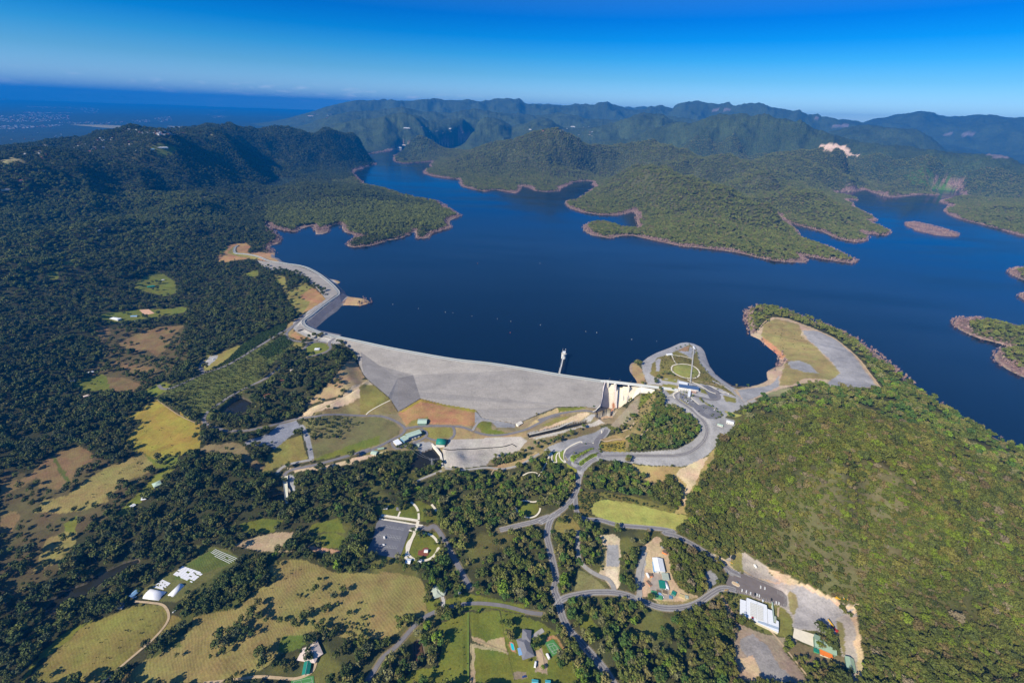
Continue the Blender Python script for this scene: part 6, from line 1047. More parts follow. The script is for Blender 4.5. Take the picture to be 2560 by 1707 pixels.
# pool, pylon, playground frame
pq = np.array([on(plc1, *p[:2]) for p in P('C8 350,665 385,660 425,690 440,760 455,820 440,835 395,825 375,780')]); zz = float(gz(pq[:, 0].mean(), pq[:, 1].mean())); c = pq.mean(0)
pl_ = thing('swimming_pool', 'turquoise swimming pool beside the grey roofed house', 'pool', (c[0], c[1], zz)); lo = [(p[0]-c[0], p[1]-c[1]) for p in pq]; MB().hexa([(x*1.5, y*1.4, 0) for x, y in lo], [(x*1.5, y*1.4, .35) for x, y in lo]).build('surround', M['paving_red'], pl_); MB().hexa([(x, y, .1) for x, y in lo], [(x, y, .42) for x, y in lo]).build('water', M['pool'], pl_)
g = hit(*P('C6 1275,1150')[0]); py_ = thing('power_pylon', 'grey lattice pylon beside the brown pool', 'pylon', g, R(12)); mbw = MB()
for sx in (-1, 1):
    for sy in (-1, 1): mbw.bar((sx*3, sy*3, -.5), (sx*.6, sy*.6, 22), .4)
for k in range(7):
    z0, z1 = k*3, k*3+3; a_, b_ = 3-2.4*z0/22, 3-2.4*z1/22
    for (x0, y0), (x1, y1) in (((-1, -1), (1, -1)), ((1, -1), (1, 1)), ((1, 1), (-1, 1)), ((-1, 1), (-1, -1))): mbw.bar((x0*a_, y0*a_, z0), (x1*b_, y1*b_, z1), .2); mbw.bar((x1*a_, y1*a_, z0), (x0*b_, y0*b_, z1), .2)
mbw.build('lattice', M['steel'], py_)
for z_ in (18, 20.5): MB().bar((-5, 0, z_), (5, 0, z_), .35).build('crossarm', M['steel'], py_)
g0 = np.array(g)+[0, 0, 20]; 
for k_, (s_, z_) in enumerate((('C6 780,880', 22), ('C6 2100,1010', 30))):
    e = hit(*P(s_)[0])+[0, 0, z_]; mbw = MB()
    for o_ in (-4, 4):
        pr = None
        for i in range(13): t_ = i/12; c = (g0+[o_, 0, 0])*(1-t_)+(e+[o_, 0, 0])*t_-[0, 0, 5*4*t_*(1-t_)]; (mbw.bar(pr, c, .16) if pr is not None else None); pr = c
    tag(mbw.build('power_line', M['steel']), ('two thin power wires running left from the pylon', 'two thin power wires running right from the pylon')[k_], 'power line')
g = on(plp, *P('C5 1525,1195')[0][:2]); pf = thing('playground_frame', 'white climbing frame on the red playground surface', 'playground', g); mbw = MB()
for x_ in (-2, 0, 2):
    for y_ in (-2, 2): mbw.cyl(x_, y_, 0, 3, .15, .15, 6)
mbw.build('post', M['steel'], pf); MB().box(-2.3, 2.3, -2.3, 2.3, 1.3, 1.5).build('platform', M['yellow'], pf); MB().gable(5, 5, 3, 1.2).build('roof', M['white_paint'], pf); MB().bar((2.2, 0, 1.4), (5, 0, .1), 1, .1).build('slide', M['red'], pf)
# traffic island, buoys
g = on(pl3, *P('C4 292,592')[0][:2]); ti = thing('traffic_island', 'sandy traffic island in the office car park entrance', 'traffic island', g, R(-32)); MB().cyl(-2.6, 0, 0, .25, 3, 3, 16).cyl(2.8, 0, 0, .25, 3, 3, 16).box(-2.6, 2.8, -3, 3, 0, .24).build('kerb', M['pale_path'], ti); MB().cyl(-2.6, 0, .1, .3, 2.5, 2.5, 16).cyl(2.8, 0, .1, .3, 2.5, 2.5, 16).box(-2.6, 2.8, -2.5, 2.5, .1, .28).build('sand_bed', M['sand'], ti)
g = on(pl3, *P('C4 312,572')[0][:2]); t = thing('direction_sign', 'small dark sign on the sandy traffic island', 'sign', g, R(-32)); MB().cyl(-.8, 0, 0, 2.4, .07, .07, 6).cyl(.8, 0, 0, 2.4, .07, .07, 6).build('post', M['steel'], t); MB().box(-1.2, 1.2, -.06, .06, 1.2, 2.4).build('board', M['blue_bin'], t)
for k_, (s_, m_, r_) in enumerate([('A7 138,315', 'white_paint', 1.2), ('A7 360,338', 'white_paint', 1.0), ('A7 478,360', 'white_paint', 1.2), ('A7 472,458', 'orange', 1.5), ('A7 735,392', 'white_paint', 1.4), ('A7 1225,458', 'white_paint', 1.4), ('A7 1530,518', 'white_paint', 1.2), ('A7 1130,448', 'white_paint', .9), ('A7 1747,532', 'white_paint', 1), ('A6 1905,737', 'white_paint', 1.1), ('A6 2137,769', 'white_paint', 1.3), ('A6 2203,774', 'white_paint', 1), ('A6 1680,700', 'white_paint', 1), ('F 1097,605', 'orange', 1.8), ('F 1240,605', 'white_paint', 1.6)]):
    q = at_z(*P(s_)[0], WL); near = ('orange buoy alone on the dark lake in front of the intake tower', 'orange buoy far out in the middle of the lake')[k_ > 5] if m_ == 'orange' else 'small white buoy floating on the open lake'
    t = thing('buoy', near, 'buoy', q, 0, 'marker buoys on the lake' if m_ != 'orange' else None); r_ *= .62; MB().cyl(0, 0, -.4, .5, r_, r_, 10).build('float', M[m_], t); MB().cyl(0, 0, .5, 2, r_*.5, r_*.15, 8).build('top_mark', M[m_], t)

# ---------------------------------------------------------------- vehicles
def car(name, label, m_, loc, rz, cat='car', L_=4.6, W_=1.85, H_=1.5, van=False, group=None):
    t = thing(name, label, cat, loc, rz, group); a, w = L_/2, W_/2
    mb = MB(); mb.hexa([(-a, -w, .3), (a, -w, .3), (a, w, .3), (-a, w, .3)], [(-a*.98, -w, .85), (a*.96, -w*.94, .8), (a*.96, w*.94, .8), (-a*.98, w, .85)]); c0, c1 = (-a*.96, a*.72) if van else (-a*.8, a*.42)
    mb.hexa([(c0+.1, -w*.9, H_-.08), (c1-.55, -w*.86, H_-.08), (c1-.55, w*.86, H_-.08), (c0+.1, w*.9, H_-.08)], [(c0+.15, -w*.84, H_), (c1-.7, -w*.82, H_), (c1-.7, w*.82, H_), (c0+.15, w*.84, H_)]); mb.build('body', M[m_], t)
    MB().hexa([(c0, -w*.95, .84), (c1, -w*.93, .8), (c1, w*.93, .8), (c0, w*.95, .84)], [(c0+.1, -w*.9, H_-.07), (c1-.55, -w*.86, H_-.07), (c1-.55, w*.86, H_-.07), (c0+.1, w*.9, H_-.07)]).build('cabin', M[m_ if van else 'glass'], t)
    for sx in (-1, 1):
        for sy in (-1, 1): MB().cyly(sx*a*.62, sy*w-.12, sy*w+.12, .34, .34, 10).build('wheel', M['tyre'], t)
    for sy in (-1, 1): MB().box(a*.955, a*.985, sy*w*.7-.18, sy*w*.7+.18, .55, .72).build('headlight', M['white_paint'], t)
    return t
def cars(pl, fr, lst, base_rz, group):
    for s_, m_, lb in lst:
        p = on(pl, *P(fr+' '+s_)[0][:2]); car('parked_car', lb, m_, p+[0, 0, .05], base_rz+random.uniform(-.03, .03), group=group)
def heading(pl, s): a, b = [on(pl, *q[:2]) for q in P(s)]; return math.atan2(b[1]-a[1], b[0]-a[0])
hz = heading(pl3, 'C4 410,745 418,675'); G1 = 'cars parked in front of the office'
cars(pl3, 'C4', [('410,712', 'car_white', 'white car nearest the road entrance in the office car park'), ('490,735', 'car_white', 'second white car from the road entrance, office car park'), ('568,768', 'car_white', 'third white car from the entrance, just above the office roof corner'), ('652,785', 'car_dark', 'dark car beside two white cars above the office roof'), ('690,797', 'car_white', 'white car right against the dark car above the office'), ('732,812', 'car_white', 'white car beside the pale porch above the office'), ('958,885', 'car_dark', 'dark car at the top of the green covered walkway'), ('1048,940', 'car_white', 'left white car of the last pair in the office car park'), ('1096,952', 'car_white', 'right white car of the last pair in the office car park'), ('757,650', 'car_white', 'left white car of the pair parked in the upper row'), ('835,672', 'car_white', 'right white car of the pair parked in the upper row')], hz, G1)
hz = heading(pl2, 'C2 985,1130 1035,1090'); cars(pl2, 'C2', [('940,1072', 'car_blue', 'blue car in the corner of the visitor car park'), ('992,1122', 'car_white', 'first of three white cars in the visitor car park, beside the blue car'), ('1018,1142', 'car_white', 'middle one of three white cars in the visitor car park'), ('1050,1168', 'car_white', 'last of three white cars in the visitor car park'), ('1112,1125', 'car_white', 'white car below the white canopy of the visitor centre'), ('1145,1145', 'car_dark', 'dark car beside the pale path of the visitor car park'), ('1246,1328', 'car_dark', 'black car alone at the lower edge of the visitor car park'), ('1540,1303', 'car_white', 'white car at the far side of the lower visitor car park')], hz, 'cars parked at the visitor centre')
p = on(pl1, *P('C5 560,868')[0][:2]); b_ = car('minibus', 'white minibus casting a long shadow in the lower car park', 'car_white', p, heading(pl1, 'C5 575,900 545,830'), 'minibus', 6.5, 2.3, 2.6, True); p = on(pl1, *P('C5 548,1038')[0][:2]); car('parked_van', 'white van in the lowest bay row of the lower car park', 'car_white', p, heading(pl1, 'C5 510,1035 600,1045'), 'van', 5.6, 2, 2.1, True)
def gcar(name, lb, m_, s, rz, **k): g = hit(*P(s)[0]); g[2] = float(gz(g[0], g[1]))+.1; return car(name, lb, m_, g, rz, **k)
gcar('parked_van', 'white van on the gravel beyond the office car park', 'car_white', 'C4 652,262', R(95), cat='van', L_=7, W_=2.4, H_=2.6, van=True); gcar('parked_caravan', 'white caravan beside the tennis court', 'car_white', 'C8 1270,985', R(115), cat='caravan', L_=8, W_=2.6, H_=2.7, van=True); gcar('parked_caravan', 'white caravan on the drive below the grey roofed house', 'car_white', 'C8 962,1180', R(78), cat='caravan', L_=8, W_=2.6, H_=2.7, van=True)
gcar('parked_car', 'dark blue car on the paved square below the grey roofed house', 'car_blue', 'C8 690,1480', R(15), L_=5); gcar('parked_car', 'white car on the service road left of the dam bend', 'car_white', 'A6 797,905', R(50)); gcar('parked_car', 'dark car on the loop road above the round lawn', 'car_dark', 'A6 905,1100', R(10)); gcar('parked_van', 'white van on the small paved lot beside the plantation', 'car_white', 'A6 120,1180', R(50), cat='van', L_=6.5, W_=2.4, H_=2.6, van=True)
gcar('parked_car', 'white car at the corner of the farm track', 'car_white', 'B2 1815,825', R(60)); gcar('parked_car', 'white car between the farm shed and the track', 'car_white', 'B2 1400,680', R(40)); gcar('parked_car', 'grey car parked at the sandy top end of the depot', 'car_silver', 'C7 745,220', R(100), L_=6, W_=2.4, H_=2.2, van=True); gcar('parked_truck', 'white tank truck beside the orange skip in the depot', 'car_white', 'C7 460,770', R(100), cat='truck', L_=9, W_=2.6, H_=2.8, van=True)
# excavator and telehandler
g = hit(*P('C1 1345,700')[0]); g[2] = float(gz(g[0], g[1])); ex_ = thing('excavator', 'yellow excavator with its long arm stretched out at the edge of the wooded hill', 'excavator', g, R(-22)); MB().box(-3, 3, -2.4, -1.4, 0, 1.1).box(-3, 3, 1.4, 2.4, 0, 1.1).build('tracks', M['tyre'], ex_)
MB().box(-4, 2.6, -1.9, 1.9, 1.1, 2.6).build('body', M['yellow'], ex_); MB().box(.4, 2.6, .4, 1.8, 2.6, 4).build('cab', M['yellow'], ex_); MB().box(.38, 2.62, .5, 1.82, 2.9, 3.7).build('cab_glass', M['glass'], ex_); MB().bar((2, -.4, 2.2), (7.5, -.4, 5), 1.1).build('boom', M['yellow'], ex_); MB().bar((7.5, -.4, 5), (12.5, -.4, 1.6), .9).build('dipper', M['yellow'], ex_); MB().hexa([(12, -1.4, .1), (14, -1.4, .1), (14, .6, .1), (12, .6, .1)], [(12.3, -1.4, 1.8), (13.2, -1.4, 1.8), (13.2, .6, 1.8), (12.3, .6, 1.8)]).build('bucket', M['yellow'], ex_)
MB().box(-8.5, -4, -1.6, 1.6, .4, 1.6).build('counterweight', M['yellow'], ex_)
g = hit(*P('C1 1345,668')[0]); g[2] = float(gz(g[0], g[1])); t = thing('water_tank', 'white tank behind the yellow excavator', 'tank', g); MB().cyl(0, 0, 0, 2.8, 3, 3, 18).build('shell', M['car_white'], t); MB().cyl(0, 0, 2.8, 3.3, 3.05, .4, 18).build('lid', M['white_paint'], t)
g = hit(*P('C1 1245,975')[0]); g[2] = float(gz(g[0], g[1]))+.1; t = thing('crane_truck', 'yellow crane boom on a red truck beside the workshop', 'crane truck', g, R(103)); MB().box(-7, 1, -1.3, 1.3, .5, 1.6).build('chassis', M['red'], t); MB().box(-9, -7, -1.3, 1.3, .5, 2.9).build('cab', M['red'], t); MB().bar((-3, 0, 2.2), (7.5, 0, 3), 1.3).build('boom', M['yellow'], t)
for x_ in (-8, -4, -1):
    for sy in (-1, 1): MB().cyly(x_, sy*1.2-.2, sy*1.2+.2, .55, .55, 10).build('wheel', M['tyre'], t)
for s_, lb, rz in (('C4 115,710', 'yellow barrier beside the entrance road kerb', R(5)), ('C4 205,203', 'yellow barrier beside the black roofed shelter', R(-30)), ('C5 290,1225', 'orange barrier at the shaded bottom edge of the lower car park', R(-10))):
    g = hit(*P(s_)[0]); g[2] = float(gz(g[0], g[1]))+.2; t = thing('road_barrier', lb, 'barrier', g, rz); MB().box(-3, 3, -.3, .3, .7, 1.3).build('board', M['yellow' if 'yellow' in lb else 'orange'], t); MB().box(-2.4, -2.1, -.6, .6, 0, 1.2).box(2.1, 2.4, -.6, .6, 0, 1.2).build('foot', M['steel'], t)
# field fences and white mulch rows of the market garden
def fence(label, s, post=6, h_=1.3):
    p = smooth_line(G_(s), post); mb = MB(); mr = MB()
    for i, q in enumerate(p):
        z = float(gz(q[0], q[1])); p[i, 2] = z; mb.box(q[0]-.09, q[0]+.09, q[1]-.09, q[1]+.09, z-.2, z+h_)
    for a, b in zip(p[:-1], p[1:]): mr.bar(a+[0, 0, h_*.85], b+[0, 0, h_*.85], .08); mr.bar(a+[0, 0, h_*.4], b+[0, 0, h_*.4], .08)
    t = thing('field_fence', label, 'fence'); o = mb.build('fence_posts', M['timber'], t); o.name = 'post_row'; mr.build('rail', M['timber'], t)
fence('timber fence between the narrow green strip and the right paddock', 'B6 1145,830 1150,1100 1160,1568'); fence('fence along the right side of the paddocks below the house', 'B6 1450,825 1520,1200 1600,1540', 6); fence('fence between the two right hand paddocks', 'B6 1150,1110 1300,1160 1520,1240'); fence('fence along the lane above the paddocks', 'B6 900,880 1120,820 1400,800 1700,860')
fence('pale fence between the yellow field and the plantation', 'B1 1660,170 1900,330 2119,430 B3 130,390', 7); fence('white fence on the right of the riding arena', 'A5 1300,740 1390,785', 5); fence('white fence across the far end of the long clearing', 'A5 1540,733 1590,762', 5)
mr = MB(); mg = MB()
for (a, b, c, d, n, w_) in (('B2 1800,440', 'B2 1900,350', 'B4 125,525', 'B4 250,425', 11, 1.3), ('B2 1590,570', 'B2 1690,490', 'B2 1700,600', 'B2 1775,530', 9, 1.1), ('B4 300,225', 'B4 370,170', 'B4 510,330', 'B4 610,270', 5, .5)):
    A_, B_, C_, D_ = [G_(k)[0] for k in (a, b, c, d)]
    for i in range(n):
        t_ = (i+.5)/n; u, v = A_+(B_-A_)*t_, C_+(D_-C_)*t_; m_ = mr
        for k in range(8):
            if random.random() < .12: continue
            e, f_ = u+(v-u)*k/8, u+(v-u)*(k+.95)/8; e[2] = gz(e[0], e[1])+.25; f_[2] = gz(f_[0], f_[1])+.25; m_.bar(e, f_, w_, .25)
o = mr.build('mulch_rows', M['plastic_white']); o['kind'] = 'stuff'; tag(o, 'white plastic mulch rows over the vegetable beds beside the poly tunnels', 'mulch')
# distant suburbs: thousands of roofs at the foot of the sea
TV, TF = [[], [], []], [[], [], []]
def town(s, n, size=(14, 34), hh=(5, 9)):
    p = P(s); xs = [q[0] for q in p]; ys = [q[1] for q in p]; pa = np.array([q[:2] for q in p]); c = 0
    while c < n:
        x, y = random.uniform(min(xs), max(xs)), random.uniform(min(ys), max(ys))
        if not inside(np.array([x]), np.array([y]), pa)[0]: continue
        c += 1; g = hit(x, y); k = random.choices((0, 1, 2), (.45, .25, .3))[0]; L_, W_, h = random.uniform(*size), random.uniform(*size)*.6, random.uniform(*hh); a = random.uniform(0, math.pi); ca, sa = math.cos(a), math.sin(a); i = len(TV[k])
        for z in (-3, h):
            for u, v in ((-1, -1), (1, -1), (1, 1), (-1, 1)): TV[k].append((g[0]+(u*L_*ca-v*W_*sa)/2, g[1]+(u*L_*sa+v*W_*ca)/2, g[2]+z))
        TF[k] += [(i+4, i+5, i+6, i+7)]+[(i+m, i+(m+1) % 4, i+4+(m+1) % 4, i+4+m) for m in range(4)]
for s, n, sz, hh in (('A1 0,488 300,470 600,480 620,520 300,545 0,540', 330, (18, 46), (5, 10)), ('A1 0,575 200,570 560,565 430,590 0,605', 130, (16, 44), (5, 9)), ('A1 240,405 600,405 860,425 880,440 500,425 260,420', 150, (24, 60), (6, 12)), ('A1 180,455 560,455 640,465 200,467', 80, (20, 50), (5, 9)), ('A1 690,430 780,425 880,450 860,470 720,460', 50, (20, 50), (5, 9)), ('A1 1140,525 1300,520 1320,545 1180,545', 34, (16, 36), (5, 9)), ('A1 1320,510 1480,495 1510,525 1400,545', 70, (14, 34), (5, 9)), ('A1 1820,435 2000,430 1900,460 1840,455', 50, (20, 40), (5, 9)), ('A1 1800,478 1960,490 1960,510 1860,505', 40, (18, 36), (5, 9)),
                     ('A1 1120,610 1600,625 1600,655 1400,655 1150,630', 110, (14, 30), (5, 9)), ('A1 660,305 740,305 740,315 660,315', 12, (60, 130), (15, 40)), ('A1 810,310 920,305 920,320 810,322', 20, (60, 130), (15, 40)), ('A1 955,320 1080,318 1080,332 960,334', 26, (60, 140), (15, 50)), ('A1 1100,334 1220,334 1220,342 1100,342', 14, (60, 120), (15, 40)), ('A1 0,340 60,345 60,358 0,358', 10, (60, 100), (50, 160)), ('A1 380,345 500,335 500,350 400,356', 16, (50, 90), (30, 110)),
                     ('A1 600,660 1000,660 1000,700 650,720', 24, (14, 26), (4, 7)), ('A1 0,620 550,640 500,860 0,900', 40, (12, 24), (4, 7)), ('A1 620,740 950,720 920,780 800,800 650,830', 14, (12, 26), (4, 7)), ('A1 320,530 1110,540 1110,556 640,560', 70, (16, 40), (5, 9)), ('A1 1150,395 1500,380 2230,400 2100,440 1250,440', 50, (24, 50), (5, 9)), ('A2 0,400 700,420 700,520 0,520', 26, (24, 50), (5, 9)), ('A2 1400,560 1900,600 1850,660 1500,650', 9, (16, 30), (4, 7)), ('A3 60,600 700,560 850,660 700,680 500,640', 14, (18, 34), (4, 7))):
    town(s, n, sz, hh)
mat('town_white', (.42, .44, .48), .6, .1, .05); mat('town_red', (.30, .12, .09), .8, .1, .05); mat('town_pale', (.30, .27, .25), .8, .1, .05)
tw = thing('distant_town', 'distant coastal suburbs of white and red roofs spread over the plain', 'town'); tw['kind'] = 'stuff'
for k, (m_, nm) in enumerate((('town_white', 'white_roofs'), ('town_red', 'red_roofs'), ('town_pale', 'pale_roofs'))):
    o = mesh_from(nm, TV[k], TF[k], M[m_], False, tw); o['kind'] = 'stuff'
# ---------------------------------------------------------------- trees
def leaf_mat(name, base, use_tint=True):
    m = bpy.data.materials.new(name); m.use_nodes = True; t = m.node_tree; b = t.nodes['Principled BSDF']; b.inputs['Roughness'].default_value = .75; b.inputs['Specular IOR Level'].default_value = .15
    at = t.nodes.new('ShaderNodeAttribute'); at.attribute_name = 'tint'; at.attribute_type = 'INSTANCER'; ob = t.nodes.new('ShaderNodeObjectInfo')
    mx = t.nodes.new('ShaderNodeMix'); mx.data_type = 'RGBA'; t.links.new(at.outputs['Color'], mx.inputs[7]); t.links.new(ob.outputs['Color'], mx.inputs[6])
    gt = t.nodes.new('ShaderNodeMath'); gt.operation = 'GREATER_THAN'; gt.inputs[1].default_value = .001; t.links.new(at.outputs['Fac'], gt.inputs[0]); t.links.new(gt.outputs[0], mx.inputs[0])
    tc = t.nodes.new('ShaderNodeTexCoord'); n = t.nodes.new('ShaderNodeTexNoise'); n.inputs['Scale'].default_value = .9; n.inputs['Detail'].default_value = 3; t.links.new(tc.outputs['Object'], n.inputs['Vector'])
    r = t.nodes.new('ShaderNodeMapRange'); r.inputs[1].default_value = .3; r.inputs[2].default_value = .7; r.inputs[3].default_value = .6; r.inputs[4].default_value = 1.5; t.links.new(n.outputs[0], r.inputs[0])
    hv = t.nodes.new('ShaderNodeHueSaturation'); t.links.new(mx.outputs[2], hv.inputs['Color']); t.links.new(r.outputs[0], hv.inputs['Value']); t.links.new(hv.outputs[0], b.inputs['Base Color']); return m
lm = leaf_mat('leaves', 0); barkm = mat('bark', (.20, .17, .14), .9, .2, .6); deadm = leaf_mat('dead_wood', 0)
def crown_mesh(seed, rx, rz_, lobes, quads, q, z0, flat=1):
    r_ = np.random.default_rng(seed); V_, F_ = [], []
    cs = []
    for k in range(lobes):
        a = r_.uniform(0, 2*math.pi); rad = math.sqrt(r_.random())*.62; h = r_.uniform(-.35, .55)*(1-rad*.6); cs.append((math.cos(a)*rad*rx, math.sin(a)*rad*rx, z0+rz_*(.5+h*.8), rx*r_.uniform(.30, .52)))
    for c in cs:
        for k in range(quads):
            d = r_.normal(size=3); d /= np.linalg.norm(d); d[2] = abs(d[2])*1.0 if r_.random() < .72 else d[2]; p = np.array(c[:3])+d*c[3]*r_.uniform(.75, 1.08)*np.array([1, 1, .8*flat])
            n = d+r_.normal(size=3)*.55; n /= np.linalg.norm(n); u = np.cross(n, r_.normal(size=3)); u /= np.linalg.norm(u); v = np.cross(n, u); s = q*r_.uniform(.6, 1.25); i = len(V_)
            V_ += [tuple(p+u*s*.9), tuple(p+v*s*.7), tuple(p-u*s), tuple(p-v*s*.8)]; F_.append((i, i+1, i+2, i+3))
    return V_, F_
def trunk_mesh(seed, h, rb, crown_r):
    r_ = np.random.default_rng(seed); mb = MB(); mb.cyl(0, 0, -.5, h*.6, rb, rb*.6, 7); top = np.array([0, 0, h*.58])
    for k in range(5): a = 2*math.pi*k/5+r_.random(); mb.bar(top-[0, 0, h*.1*r_.random()], top+[math.cos(a)*crown_r*.5, math.sin(a)*crown_r*.5, h*.25], rb*.6)
    return mb
PROT = [dict(seed=11, rx=6.4, rz=8.5, lobes=9, quads=34, q=1.15, z0=4.5, h=12), dict(seed=12, rx=5.4, rz=9.5, lobes=8, quads=34, q=1.0, z0=5, h=13), dict(seed=13, rx=7.2, rz=8, lobes=11, quads=32, q=1.2, z0=4, h=12), dict(seed=14, rx=4.6, rz=7, lobes=6, quads=34, q=.95, z0=2.6, h=9), dict(seed=15, rx=5.8, rz=10.5, lobes=8, quads=30, q=1.15, z0=5, h=14)]
cm = []; tm = []
for k, a in enumerate(PROT):
    V_, F_ = crown_mesh(a['seed'], a['rx'], a['rz'], a['lobes'], a['quads'], a['q'], a['z0']); o = mesh_from('crown', V_, F_, lm); cm.append(o.data); bpy.data.objects.remove(o)
    o = trunk_mesh(a['seed'], a['h'], .38, a['rx']).build('trunk', barkm); tm.append(o.data); bpy.data.objects.remove(o)
# where woods stand: cell areas, densities
dA = np.diff(az)[0]*rr[:, None]**2*np.gradient(lr)[:, None]*np.ones((1, NA))
wood = ~noveg & (rr[:, None] < 7200) & (rr[:, None] > 235) & (SD > np.where(rr[:, None] > 1450, bw*.75, 6))
dens = np.where(rr < 1500, 1/62., np.where(rr < 3000, 1/85., 1/135.))[:, None]*np.ones((1, NA))
patch = gp_; dens = dens*np.where((rr[:, None] < 1500) & (GX > -330), np.clip(1.05+patch*2.2, .06, 1.5), np.clip(1+patch*.9, .25, 1.4))
dens = dens*np.where(np.exp(-(((GX-590)/330)**2+((GY-480)/300)**2)) > .3, 6.0, 1)
def inp(s): 
    p = G_(s); m = np.zeros((NR, NA), bool); w = window(p, 3); m[w] = inside(GX[w], GY[w], p); return m
sparse = inp('B8 380,860 520,800 680,1040 560,1090 400,1020') 
openw = inp('A5 850,900 1600,880 1640,1200 1300,1400 1000,1480 640,1400 900,1150') | inp('B2 0,0 800,0 600,420 300,620 0,760') | inp('B1 0,900 300,960 900,700 1300,900 1640,900 1300,1300 900,1568 0,1568')
wood &= ~((GX < -1800) & (rr[:, None] > 3500) & (H < 95) & (GY+GX*-.2 > 2000) & (SD > 500))
for q_ in (isles[0],): w = window(q_, 5); wood[w] &= ~inside(GX[w], GY[w], q_)
dens = dens*np.where(openw, .30, 1); cnt = rng.poisson(np.where(wood, dens*dA, 0)); I, J = np.nonzero(cnt); rep = cnt[I, J]; I = np.repeat(I, rep); J = np.repeat(J, rep)
def ahead(I, J, h):
    # open ground (roads, lawns, roofs) just behind a tree that its crown would cover from the air: cleared edges stay open
    r0 = rr[I]; z0 = H[I, J]; m = np.zeros(len(I), bool)
    for k in (.35, .7, 1.0):
        d = h*k*r0/np.maximum(CAMZ-z0, 60); i2 = np.clip(np.searchsorted(rr, r0+d), 0, NR-1); m |= hard[i2, J]
    return m
hard = noveg & (SD > 0)
ok = ~(ahead(I, J, 9.0) & (rr[I] < 2600)) | (rng.random(len(I)) < .16); I, J = I[ok], J[ok]
nT = len(I); fi = np.clip(I+rng.random(nT)-.5, 0, NR-1.01); fj = np.clip(J+rng.random(nT)-.5, 0, NA-1.01)
rT = np.exp(np.interp(fi, np.arange(NR), lr)); aT = az[0]+fj*(az[1]-az[0]); TX = np.sin(aT)*rT; TY = np.cos(aT)*rT
